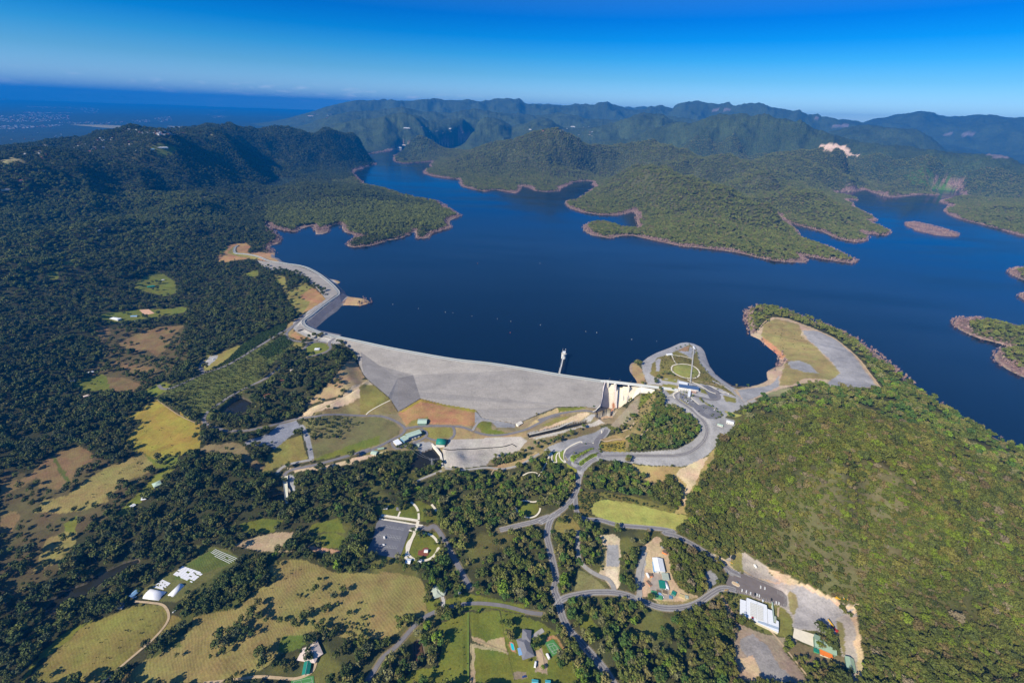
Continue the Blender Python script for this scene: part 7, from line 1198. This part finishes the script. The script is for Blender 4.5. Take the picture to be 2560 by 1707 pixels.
# extra single trees and shrubs set out on the open ground
SINGLES = 'B4 1220,90,1.0 1340,60,.9 1440,90,.8 1460,505,.6 1420,630,1.0 1610,690,1.0 1700,620,1.0 1265,690,.5 1330,620,.4 1230,660,.4 1300,890,1.0 1380,850,.9 1230,990,.9 1190,960,.8 1050,940,.8 1110,910,.6 1550,790,.8 1500,830,.7 1640,760,.5 1770,860,.7 1860,745,.35 830,760,.9 780,870,1.2 740,900,1.1 840,900,1.0 900,940,.9 640,920,.7 430,1100,1.3 480,1180,1.2 400,1200,1.2 450,1270,1.2 620,1000,1.1 700,1040,1.2 600,1080,1.0 530,1060,1.0 760,1080,.9 560,1170,.9 650,1130,1.0 320,1310,.5 600,1485,.5 850,1290,1.2 900,1350,1.3 930,1260,1.0 870,1420,1.1 1000,1400,.8 1080,1390,.8 1030,1130,.5 1090,1420,.7 1520,1110,.9 1450,1020,.9 1490,960,.8 1400,970,.7 1620,1010,.6 1650,1040,.6 850,430,1.0 840,520,1.0 870,350,.9 720,480,1.0 700,560,1.0 680,620,.9 620,700,.8 560,650,.8 530,700,.7 380,660,1.0 330,700,.9 350,640,.8 1020,350,.7 690,330,.5 570,370,.4 660,150,.5 1020,200,.9 1090,200,.9 930,250,.4 250,760,.8 120,700,.8 200,620,.5 40,800,.8 100,850,.7 60,760,.6 480,480,.6 ' \
 'B6 1550,985,1.0 1590,960,.9 1470,950,.5 1515,865,.25 1665,885,.25 1545,1100,1.0 1580,1120,.6 1830,1160,1.0 1810,1210,.9 1240,830,.6 1210,850,.5 870,900,.7 1000,690,.7 1060,680,.6 700,620,.8 720,570,.7 700,660,.6 790,770,.5 780,140,.7 830,110,.9 620,40,.8 680,50,.7 1760,1340,.4 640,1350,1.0 560,1430,.9 450,1370,.9 760,1300,.9 800,1150,1.1 720,1100,1.1 660,1200,1.0 600,1090,1.0 700,1010,1.1 620,970,1.1 760,1250,.9 770,1420,.4 920,910,.9 840,860,1.1 960,850,1.1 1020,800,1.1 1050,850,1.0 900,830,.9 2090,1310,1.0 2130,1350,1.1 2070,1390,.9 2160,1300,1 1900,1420,.5 480,950,1.1 420,1000,1.0 540,920,1.0 390,940,.9 ' \
 'B1 2080,580,1.1 1680,800,1.1 1740,830,1.0 1800,790,1.0 1700,860,.9 1760,870,.8 1650,930,.7 1540,1020,.8 1490,1030,.8 1300,1080,1.2 1350,1120,1.2 1270,1140,1.0 1400,1170,.8 1210,1220,1.0 1280,1260,1.0 1180,1190,.8 1380,700,1.1 1420,680,1.0 1250,650,1.1 1240,720,1.1 1330,760,.9 1200,800,1.0 1200,860,.7 1230,380,1.2 1130,450,1.2 1090,560,1.2 1060,660,1.2 1080,740,1.0 1460,855,.4 940,1280,.8 800,1340,.7 1000,1300,.5 410,880,.5 470,880,.4 870,950,1.1 940,920,1.2 1010,890,1.0 850,1000,1.0 1060,860,.9 740,1100,1.0 820,1070,.9 700,1140,.9 ' \
 'B2 580,125,.5 560,230,.6 610,210,.7 660,190,.5 460,330,.8 500,350,.7 690,90,.9 660,60,.8 750,50,.7 1430,780,.4 1320,765,.4 1540,1210,1.1 1620,1240,1.0 1600,1300,.8 1850,1300,.6 1250,1440,.5 1020,850,.8 1060,860,.7 150,1400,1.2 70,1500,1.1 420,1540,1.0 1150,1530,1.2 1230,1550,1.0 1900,870,.8 1870,790,.8 1960,900,.8 1980,700,.7 2040,660,.7 ' \
 'A5 1300,540,1.0 1340,525,.9 1370,520,1 1400,520,.9 1380,580,1 1330,580,.8 1280,520,.6 1000,935,1.2 1060,930,1.2 1130,950,1.1 1200,940,1 1090,900,1 1250,870,1.2 1300,845,1.2 1280,835,1 1380,800,1.2 1400,820,1.2 1320,940,1.1 1350,925,1.1 1420,1020,1.2 1450,1050,1 1090,790,.8 1100,1060,.8 1150,1050,.8 1460,940,1 1500,960,1 1250,1180,1.2 1300,1200,1.2 1050,1230,1.1 1150,1260,1 1200,1240,1 1330,1310,1.2 1250,1330,1.2 1290,1350,1.2 850,1380,.5 750,1370,.5 800,1400,.4 1080,780,.7 1430,1430,1.1 ' \
 'A6 750,420,1.1 770,450,1.2 820,460,1.2 860,470,1.2 900,490,1.2 850,520,1.2 800,510,1.1 780,550,1 900,540,1.2 930,570,1 850,590,1.1 800,610,1 840,640,1 770,640,.9 870,660,.9 800,680,.7 940,520,1.1 700,400,1 960,1000,1.0 1000,985,1.1 1040,990,1.0 930,1020,.8 1065,975,.9 900,1050,.8 1230,1050,1.1 1260,1080,1.1 1220,1090,1 1290,1110,1.1 1200,1040,.9 560,1180,.6 1390,690,.7 1425,640,.5 550,390,1.1 600,420,1 1240,1130,1 1150,1370,1.1 1200,1390,1.1 1190,1430,1 1130,1400,.8 1230,1400,.8 ' \
 'B3 200,450,1.2 260,500,1.2 300,540,1.2 240,580,1.2 300,600,1 160,580,.8 190,500,1 350,480,1.1 380,440,1 330,560,1 400,560,.8 450,540,.7 500,560,.7 560,550,.7 620,550,.7 700,540,.7 770,540,.7 840,520,.7 920,500,.6 480,360,1 540,370,1.1 600,380,1.1 660,390,1 720,380,.9 780,330,.8 740,320,.8 400,320,.8 500,400,1 530,110,.8 900,670,.8 920,700,.8 980,630,.5 690,670,.7 640,600,.6 500,700,.7 1400,400,.8 1480,390,.8 1450,440,.8 1380,450,.8 1540,420,.7 1580,470,.6 1620,440,.7 1430,560,.8 1500,540,.7 1560,510,.6 1400,580,.6 1640,570,.6 1700,590,.5 1780,380,.6 1900,420,.5 ' \
 'B7 570,250,.6 940,800,.9 930,830,.9 480,640,.4 640,660,.5 625,700,.4 640,730,.4 200,1470,.9 240,1490,1 230,1440,.7 390,850,.4 360,740,.4 1640,80,.4 1620,130,.4 1700,170,.4 1720,200,.4 1800,240,.4 1880,300,.4 1920,330,.4 1900,360,.4 1860,370,.35 1510,120,.35 1540,150,.35 1560,190,.35 1750,260,.35 1830,330,.35 1880,60,.3 ' \
 'C1 135,665,0.58 400,960,0.94 1340,820,0.72 1370,850,0.58 1420,880,0.65 1340,790,0.58 100,360,0.72 70,330,0.79 40,300,0.72 780,1130,0.58 800,1180,0.72 1230,1400,0.86 900,1330,0.79 960,1340,0.72 1150,1400,0.72 1330,1440,0.79 1250,1480,0.79 1340,1500,0.79 900,1400,0.58 1060,1400,0.79 850,1330,0.72  ' \
 'C2 640,650,.8 700,660,.9 560,650,.8 480,740,1 430,780,.9 450,810,.8 600,640,.7 760,670,.6 900,1010,.4 960,980,.35 1010,990,.35 820,170,.4 900,140,.4 980,110,.4 1060,90,.35 1190,180,.4 1210,260,.4 1230,340,.4 1250,420,.4 1290,480,.4 1340,540,.4 1400,600,.4 1350,560,.4 750,930,.5 1270,1100,.4 1300,1150,.4 1430,1230,.4 1500,1250,.4 1570,1300,.4 1640,1370,.4 1670,1420,.4 1600,1450,.4 1500,1420,.3 1480,1430,.3 1330,1270,.35 1120,1060,.35 ' \
 'C5 980,130,.9 960,190,1.1 940,240,.8 1000,90,.9 1240,740,.8 1330,790,.7 1380,860,.8 1550,330,1.0 1600,380,1 1520,400,.8 1500,300,.8 560,230,.9 600,200,.8 1340,1410,.7 1300,1390,.6 ' \
 'C6 600,760,.8 500,740,.7 700,720,1 760,760,1 800,720,.9 640,880,.7 540,860,.7 400,860,.7 300,900,.8 200,900,.8 100,960,.9 450,980,.6 1190,1190,.7 1100,1250,.7 1050,1290,.7 980,1330,.7 900,1390,.7 1300,1080,.5 1750,1200,.6 1850,1230,.6 1350,1230,.7 1100,1120,.5 ' \
 'A7 640,1480,.7 690,1440,.8 740,1420,.8 780,1440,.8 850,1400,.8 900,1380,.8 950,1370,.8 1010,1350,.8 1080,1310,.8 1110,1290,.9 460,1540,.8 400,1540,.8 520,1520,.7 340,1550,.8 580,1500,.7 830,1420,.7 720,1470,.8 1000,1330,.7 350,1300,.3'
ORCH = 'B4 1690,920 1730,950 1770,960 1820,965 1870,975 1920,985 1660,970 1700,990 1750,1000 1800,1010 1850,1020 1900,1030 1950,1040 1890,890 1940,870 1980,890 1910,920 1640,1020 1690,1045 1740,1050 1600,965'
plant = []
for q in P(SINGLES): g = hit(q[0], q[1]); plant.append((g[0], g[1], q[2]))
for q in P(ORCH): g = hit(q[0], q[1]); plant.append((g[0], g[1], .32))
band = ['B7 780,500 830,450 900,400 960,330 1020,330 960,440 880,520 800,530', 'B7 1010,470 1080,390 1180,250 1230,90 1270,40 1310,110 1310,270 1240,330 1120,480 1030,510']
for s_, n_ in ((band[0], 26), (band[1], 90), ('B7 900,600 960,560 1040,560 1020,620 920,640', 24), ('B5 1440,800 1600,770 1700,740 1560,860 1400,870', 22), ('B4 250,760 450,470 700,260 940,240 940,330 760,480 660,640 500,740', 110), ('B7 950,640 1060,520 1340,230 1500,310 1640,380 1680,450 1670,530 1560,620 1400,680 1150,700 950,700', 420), ('B5 480,740 620,690 560,800 490,960 380,960 330,800', 60), ('B5 580,1010 720,950 860,880 800,860 700,900 560,940', 40)):
    p = G_(s_); c = 0
    while c < n_:
        x, y = rng.uniform(p[:, 0].min(), p[:, 0].max()), rng.uniform(p[:, 1].min(), p[:, 1].max())
        if inside(np.array([x]), np.array([y]), p)[0]: plant.append((x, y, rng.uniform(.45, .85))); c += 1
plant = np.array(plant); nE = len(plant)
scT = np.where(rT < 2600, rng.choice([.5, .7, .9, 1.1, 1.4], nT, p=[.18, .3, .3, .16, .06])*rng.uniform(.88, 1.12, nT), rng.uniform(.9, 1.35, nT)); X_ = np.concatenate([plant[:, 0], TX]); Y_ = np.concatenate([plant[:, 1], TY]); S_ = np.concatenate([plant[:, 2], scT])
mound = np.exp(-(((X_-590)/330)**2+((Y_-480)/300)**2)) > .30; S_[nE:] *= np.where(mound[nE:], rng.choice([.55, .72, .9, 1.15], nT, p=[.4, .38, .17, .05]), 1)
# keep wood trees off the planted places' neighbours
Z_ = gz(X_, Y_); nA_ = len(X_); R_ = np.hypot(X_, Y_)
def pick(cols, w, n): return np.array(cols)[rng.choice(len(cols), n, p=np.array(w)/sum(w))]
left = (X_ < -150+(Y_-500)*.10+rng.normal(0, 110, nA_)+fbm(X_/120, Y_/120, 2)*160) & (R_ < 3200)
lakeh = (R_ >= 1500) & (X_ > -1700) & ~left
tint = np.zeros((nA_, 3)); spur_ = G_('A2 60,1250 250,1040 500,1030 1000,1110 1250,1200 1600,1270 1790,1360 1700,1460 1000,1540 500,1520 100,1430'); sj_ = fbm(X_/90, Y_/90, 3)*70; spur_ = inside(X_+sj_, Y_-sj_, spur_)
tint[:] = pick([(.050, .062, .016), (.075, .078, .022), (.036, .062, .016), (.10, .085, .035), (.075, .11, .014), (.09, .085, .045)], [5, 5, 4, 2, 1.4, 1.6], nA_)
k = left; tint[k] = pick([(.032, .052, .018), (.048, .066, .022), (.062, .078, .024), (.042, .056, .030), (.080, .084, .032)], [5, 5, 3, 3, 1.2], k.sum())
k = mound; tint[k] = pick([(.085, .098, .022), (.070, .088, .020), (.11, .105, .028), (.12, .095, .045), (.10, .135, .016), (.15, .125, .085), (.055, .07, .02)], [7, 6, 4, 1.6, 2.6, 1.1, 3], k.sum())
k = lakeh; tint[k] = pick([(.135, .160, .036), (.165, .175, .042), (.108, .135, .036), (.165, .140, .066)], [5, 4, 3, 1.5], k.sum())
k = (R_ > 1700) & (X_ < -1450+fbm(X_/400, Y_/400, 3)*500); tint[k] = pick([(.052, .076, .025), (.072, .092, .028), (.092, .108, .032)], [4, 4, 2], k.sum())
k = spur_; tint[k] = pick([(.085, .108, .034), (.105, .125, .036), (.070, .092, .030)], [4, 4, 2], k.sum())
k = ~left & ~mound & (R_ < 1500); tint[k] *= np.array([1.75, 1.85, 1.5])
k = left; tint[k] *= np.array([1.6, 1.5, 1.25])
k = mound; tint[k] *= np.array([1.16, 1.14, 1.0])
k = (X_ < -1900) & (Z_ < 75) & (R_ > 3600); tint[k] *= np.array([.45, .55, .75])  # same haze cast put into the tree tints of the plain
tint *= (1+.28*fbm(X_/55, Y_/55, 2))[:, None]*rng.uniform(.82, 1.2, (nA_, 1)); tint = np.clip(tint, .008, .5)
proto = rng.integers(0, 5, nA_); rot = rng.uniform(0, 2*math.pi, nA_)
# the 300 largest in view are things of their own
q3 = np.stack([X_, Y_, Z_-CAMZ+6], -1); dep = q3[:, 1]*cp-q3[:, 2]*sp_; vv = q3[:, 1]*sp_+q3[:, 2]*cp; uu = q3[:, 0]
px_u = uu*cr+vv*sr; px_v = -uu*sr+vv*cr
vis = (dep > 10) & (np.abs(px_u/dep*F) < 1270) & (np.abs(px_v/dep*F) < 845)
size = np.where(vis, S_/dep, 0); order = np.argsort(-size)[:298]; single = np.zeros(nA_, bool); single[order] = True
def near_words(i):
    x, y = X_[i], Y_[i]; g = ('dark green', 'olive green', 'pale olive', 'bright green', 'brownish')[0 if tint[i].sum() < .11 else 1 if tint[i].sum() < .16 else 3 if tint[i][1] > tint[i][0]*1.3 else 4 if tint[i][0] > tint[i][1]*1.05 else 2]
    if mound[i]: w_ = 'on the wooded hill at the right edge'
    elif x > 330: w_ = 'near the gravel yards at the bottom right'
    elif x > 60: w_ = 'in the wood below the road bend at the bottom'
    elif x > -90: w_ = 'around the paddocks and lane at the bottom'
    elif x > -320: w_ = 'around the striped fields at the bottom left'
    else: w_ = 'along the dark creek at the left bottom corner'
    return g, w_
roots = {}
for i in order:
    g, w_ = near_words(i); big_ = 'large' if S_[i] > .85 else 'small'
    t = thing('eucalyptus_tree' if S_[i] > .5 else 'young_tree', '%s %s tree %s' % (big_, g, w_), 'tree', (X_[i], Y_[i], Z_[i]), rot[i], 'trees '+w_); t.scale = (S_[i],)*3
    c = bpy.data.objects.new('crown', cm[proto[i]]); COL.objects.link(c); c.parent = t; c.color = (*tint[i], 1); u_ = bpy.data.objects.new('trunk', tm[proto[i]]); COL.objects.link(u_); u_.parent = t
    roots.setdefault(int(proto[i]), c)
# all the rest: instanced woods
def scatter(name, label, cat, X, Y, Z, S, rot, idx, tint, protos):
    n = len(X); me = bpy.data.meshes.new(name); me.vertices.add(n); me.vertices.foreach_set('co', np.stack([X, Y, Z], -1).astype(np.float32).ravel())
    for nm, ty, dt in (('s', 'FLOAT', S), ('r', 'FLOAT', rot), ('idx', 'INT', idx)): a = me.attributes.new(nm, ty, 'POINT'); a.data.foreach_set('value', np.asarray(dt, np.int32 if ty == 'INT' else np.float32))
    a = me.attributes.new('tint', 'FLOAT_COLOR', 'POINT'); a.data.foreach_set('color', np.column_stack([tint, np.ones(n)]).astype(np.float32).ravel())
    o = bpy.data.objects.new(name, me); COL.objects.link(o); o['kind'] = 'stuff'; tag(o, label, cat)
    ng = bpy.data.node_groups.new(name, 'GeometryNodeTree'); ng.interface.new_socket('Geometry', in_out='INPUT', socket_type='NodeSocketGeometry'); ng.interface.new_socket('Geometry', in_out='OUTPUT', socket_type='NodeSocketGeometry')
    N, L = ng.nodes.new, ng.links.new; gi, go = N('NodeGroupInput'), N('NodeGroupOutput'); mp_ = N('GeometryNodeMeshToPoints'); ip = N('GeometryNodeInstanceOnPoints'); gg = N('GeometryNodeGeometryToInstance')
    for p in protos[::-1]: oi = N('GeometryNodeObjectInfo'); oi.inputs['Object'].default_value = p; oi.transform_space = 'ORIGINAL'; L(oi.outputs['Geometry'], gg.inputs[0])
    def attr(nm, ty): a = N('GeometryNodeInputNamedAttribute'); a.data_type = ty; a.inputs[0].default_value = nm; return a.outputs[0]
    cx = N('ShaderNodeCombineXYZ'); L(attr('r', 'FLOAT'), cx.inputs[2]); sc = N('ShaderNodeCombineXYZ'); sa = attr('s', 'FLOAT')
    for k in range(3): L(sa, sc.inputs[k])
    L(gi.outputs[0], mp_.inputs[0]); L(mp_.outputs[0], ip.inputs['Points']); L(gg.outputs[0], ip.inputs['Instance']); ip.inputs['Pick Instance'].default_value = True; L(attr('idx', 'INT'), ip.inputs['Instance Index']); L(cx.outputs[0], ip.inputs['Rotation']); L(sc.outputs[0], ip.inputs['Scale']); L(ip.outputs[0], go.inputs[0])
    md = o.modifiers.new('trees', 'NODES'); md.node_group = ng; return o
r_ = ~single; scatter('forest', 'continuous eucalyptus forest covering the hills and valley beyond the single trees', 'forest', X_[r_], Y_[r_], Z_[r_]-.3, S_[r_], rot[r_], proto[r_], tint[r_], [roots[k] for k in range(5)])
print('TREES', nA_)
# drowned timber round the shore
dr = (SD > -10) & (SD < bw+4) & (rr[:, None] < 7800) & (rr[:, None] > 1450) & ~insea
for ln in (wc, cb[:len(main_up)]): w = window(ln, 90); d, _ = seg_dist(GX[w], GY[w], ln); dr[w] &= d > 90
for q_ in (isles[0],): w = window(q_, 12); dr[w] |= inside(GX[w], GY[w], q_)
dr2 = (SD > -8) & (SD < 14) & (GX > 560) & (GY > 560) & (rr[:, None] < 1500) & (rr[:, None] > 1120) & (GX*.62+GY*.2 > 640)
cn = rng.poisson(np.where(dr | dr2, dA/60.*np.clip(.7+1.4*fbm(GX/120, GY/120, 2), .1, 1.4)*np.where(dr2, .5, 1), 0)); I, J = np.nonzero(cn); rp2 = cn[I, J]; I = np.repeat(I, rp2); J = np.repeat(J, rp2); m_ = len(I)
rD = np.exp(np.interp(np.clip(I+rng.random(m_)-.5, 0, NR-1.01), np.arange(NR), lr)); aD = az[0]+np.clip(J+rng.random(m_)-.5, 0, NA-1.01)*(az[1]-az[0]); DX, DY = np.sin(aD)*rD, np.cos(aD)*rD; DZ = np.maximum(gz(DX, DY), WL-3)
V_, F_ = [], []; r2 = np.random.default_rng(5)
def dead_mesh(seed):
    r2 = np.random.default_rng(seed); mb = MB(); mb.cyl(0, 0, -1, 8, .35, .12, 5)
    for k in range(16): z = r2.uniform(2.5, 8); a = r2.uniform(0, 6.28); l = r2.uniform(1.5, 3.6); mb.bar((0, 0, z), (math.cos(a)*l, math.sin(a)*l, z+r2.uniform(1, 3)), .34)
    return mb
dts = []
for k in range(3):
    t = thing('drowned_tree', ('bare grey drowned tree at the tip of the wooded spit', 'bare dead tree standing in the water off the sandy spit by the dam', 'bare dead tree at the right shore below the wooded hill')[k], 'dead tree', hit(*P(('A8 255,515', 'A6 1425,650', 'A8 1440,1085')[k])[0])); t.location.z = max(t.location.z, WL-1)
    c = dead_mesh(50+k).build('branches', deadm, t); c.color = (.30, .24, .22, 1); dts.append(c)
dt_ = np.clip(pick([(.30, .19, .175), (.37, .25, .22), (.25, .175, .18), (.42, .31, .26)], [4, 4, 3, 2], m_)*rng.uniform(.8, 1.2, (m_, 1)), 0, 1)
scatter('drowned_timber', 'pinkish grey fringe of drowned bare trees along the lake shores', 'dead trees', DX, DY, DZ, rng.uniform(.7, 1.25, m_), rng.uniform(0, 6.28, m_), rng.integers(0, 3, m_), dt_, dts)
# low shrubs in rows on the plantation slope and scrub bands
sx, sy, ss, stt = [], [], [], []
def shrubs(s, n, sc, cols, rowv=None):
    p = G_(s); c = 0
    while c < n:
        x, y = rng.uniform(p[:, 0].min(), p[:, 0].max()), rng.uniform(p[:, 1].min(), p[:, 1].max())
        if not inside(np.array([x]), np.array([y]), p)[0]: continue
        if rowv is not None:
            u = (x*rowv[0]+y*rowv[1])/5.5; 
            if abs(u-round(u)) > .2: continue
        c += 1; sx.append(x); sy.append(y); ss.append(rng.uniform(*sc)); stt.append(cols[rng.integers(len(cols))])
gcol = [(.06, .085, .02), (.08, .10, .025), (.05, .075, .02), (.10, .10, .035)]
shrubs('F 375,905 400,880 470,855 560,812 655,770 675,787 660,802 625,835 600,870 520,930 490,940 478,965 440,945', 2300, (.14, .30), gcol, (.88, .47))
shrubs('A6 110,1265 250,1175 360,1065 420,1010 500,965 770,845 735,925 500,1060 290,1185', 1300, (.20, .34), [(.045, .08, .018), (.055, .09, .02)]); shrubs('A6 480,1130 620,1040 740,965 800,1030 720,1110 600,1170', 500, (.20, .34), [(.045, .08, .018), (.055, .09, .02)])
shrubs('B3 1310,390 1700,350 1900,420 1700,560 1400,600', 160, (.15, .4), gcol); shrubs('B4 250,760 450,470 700,260 940,240 940,330 760,480 660,640 500,740', 360, (.2, .5), gcol); shrubs('C2 520,480 560,320 700,280 1100,360 1100,440 900,440 740,500 760,600 600,620', 170, (.12, .25), gcol); shrubs('C2 900,720 1300,560 1700,850 1940,1020 1640,880', 120, (.12, .22), gcol)
shrubs('B7 650,640 900,600 900,710 690,705', 90, (.12, .25), gcol); shrubs('B7 400,1150 700,1150 1400,1350 700,1200 540,1280 520,1380 420,1320', 200, (.15, .35), gcol); shrubs('B5 480,740 620,690 560,800 480,980 120,900 60,780', 260, (.2, .5), gcol); shrubs('A7 1620,1000 1740,970 1650,1180 1500,1330', 90, (.15, .35), gcol); shrubs('B7 320,770 560,672 575,690 360,820', 90, (.12, .2), [(.14, .19, .02), (.17, .19, .03)]); shrubs('B7 410,850 540,745 620,730 440,862', 110, (.12, .2), [(.14, .19, .02), (.17, .19, .03)])
shrubs('C1 180,640 330,660 300,860 200,820', 40, (.15, .3), gcol); shrubs('B8 640,120 690,160 650,400 630,390', 20, (.15, .3), gcol); shrubs('A8 370,600 450,560 640,680 760,780 500,800', 60, (.12, .25), gcol); shrubs('B1 1700,160 2119,0 2119,400 1900,300', 120, (.15, .45), gcol)
for s_, n_ in (('B1 1280,380 2100,430 2100,720 1640,790 1340,560', 30), ('B4 900,340 2060,440 2060,1000 1400,960 700,900', 34), ('B2 500,1200 1180,860 1700,800 1500,1150 1000,1500', 24), ('B1 900,1030 1500,750 1600,880 1100,1220 500,1340', 26), ('B6 860,950 1120,840 1120,1560 500,1560', 26)): shrubs(s_, n_, (.08, .2), gcol)
sx, sy = np.array(sx), np.array(sy); sn = len(sx)
scatter('shrubs', 'low green shrubs in rows on the plantation slope and in scattered scrub', 'shrubs', sx, sy, gz(sx, sy)-.9*np.array(ss), np.array(ss), rng.uniform(0, 6.28, sn), rng.integers(0, 5, sn), np.array(stt)*rng.uniform(.8, 1.25, (sn, 1)), [roots[k] for k in range(5)])

# ---------------------------------------------------------------- haze
hb = MB().box(-72000, 72000, -1500, 62000, -45, 1250).build('haze', None) if False else None
ht = max(float(H.max())+15, 690.); fp = [(-60500, -1500), (26500, -1500), (26500, 9000), (15500, 22500), (-4500, 60800), (-60500, 60800)]; me = MB().hexa([(x, y, min(float(H.min())-2, -45)) for x, y in fp], [(x, y, ht) for x, y in fp]); hz_m = bpy.data.materials.new('haze'); hz_m.use_nodes = True; t = hz_m.node_tree; t.nodes.remove(t.nodes['Principled BSDF']); pv = t.nodes.new('ShaderNodeVolumePrincipled')
pv.inputs['Color'].default_value = (.004, .25, .82, 1); pv.inputs['Density'].default_value = 5.3e-5; pv.inputs['Anisotropy'].default_value = 0; pv.inputs['Absorption Color'].default_value = (0, 0, 0, 1)
t.links.new(pv.outputs[0], t.nodes['Material Output'].inputs['Volume']); hz = me.build('haze', hz_m); hz['kind'] = 'stuff'; tag(hz, 'thin blue haze over the whole valley and far ranges', 'haze')
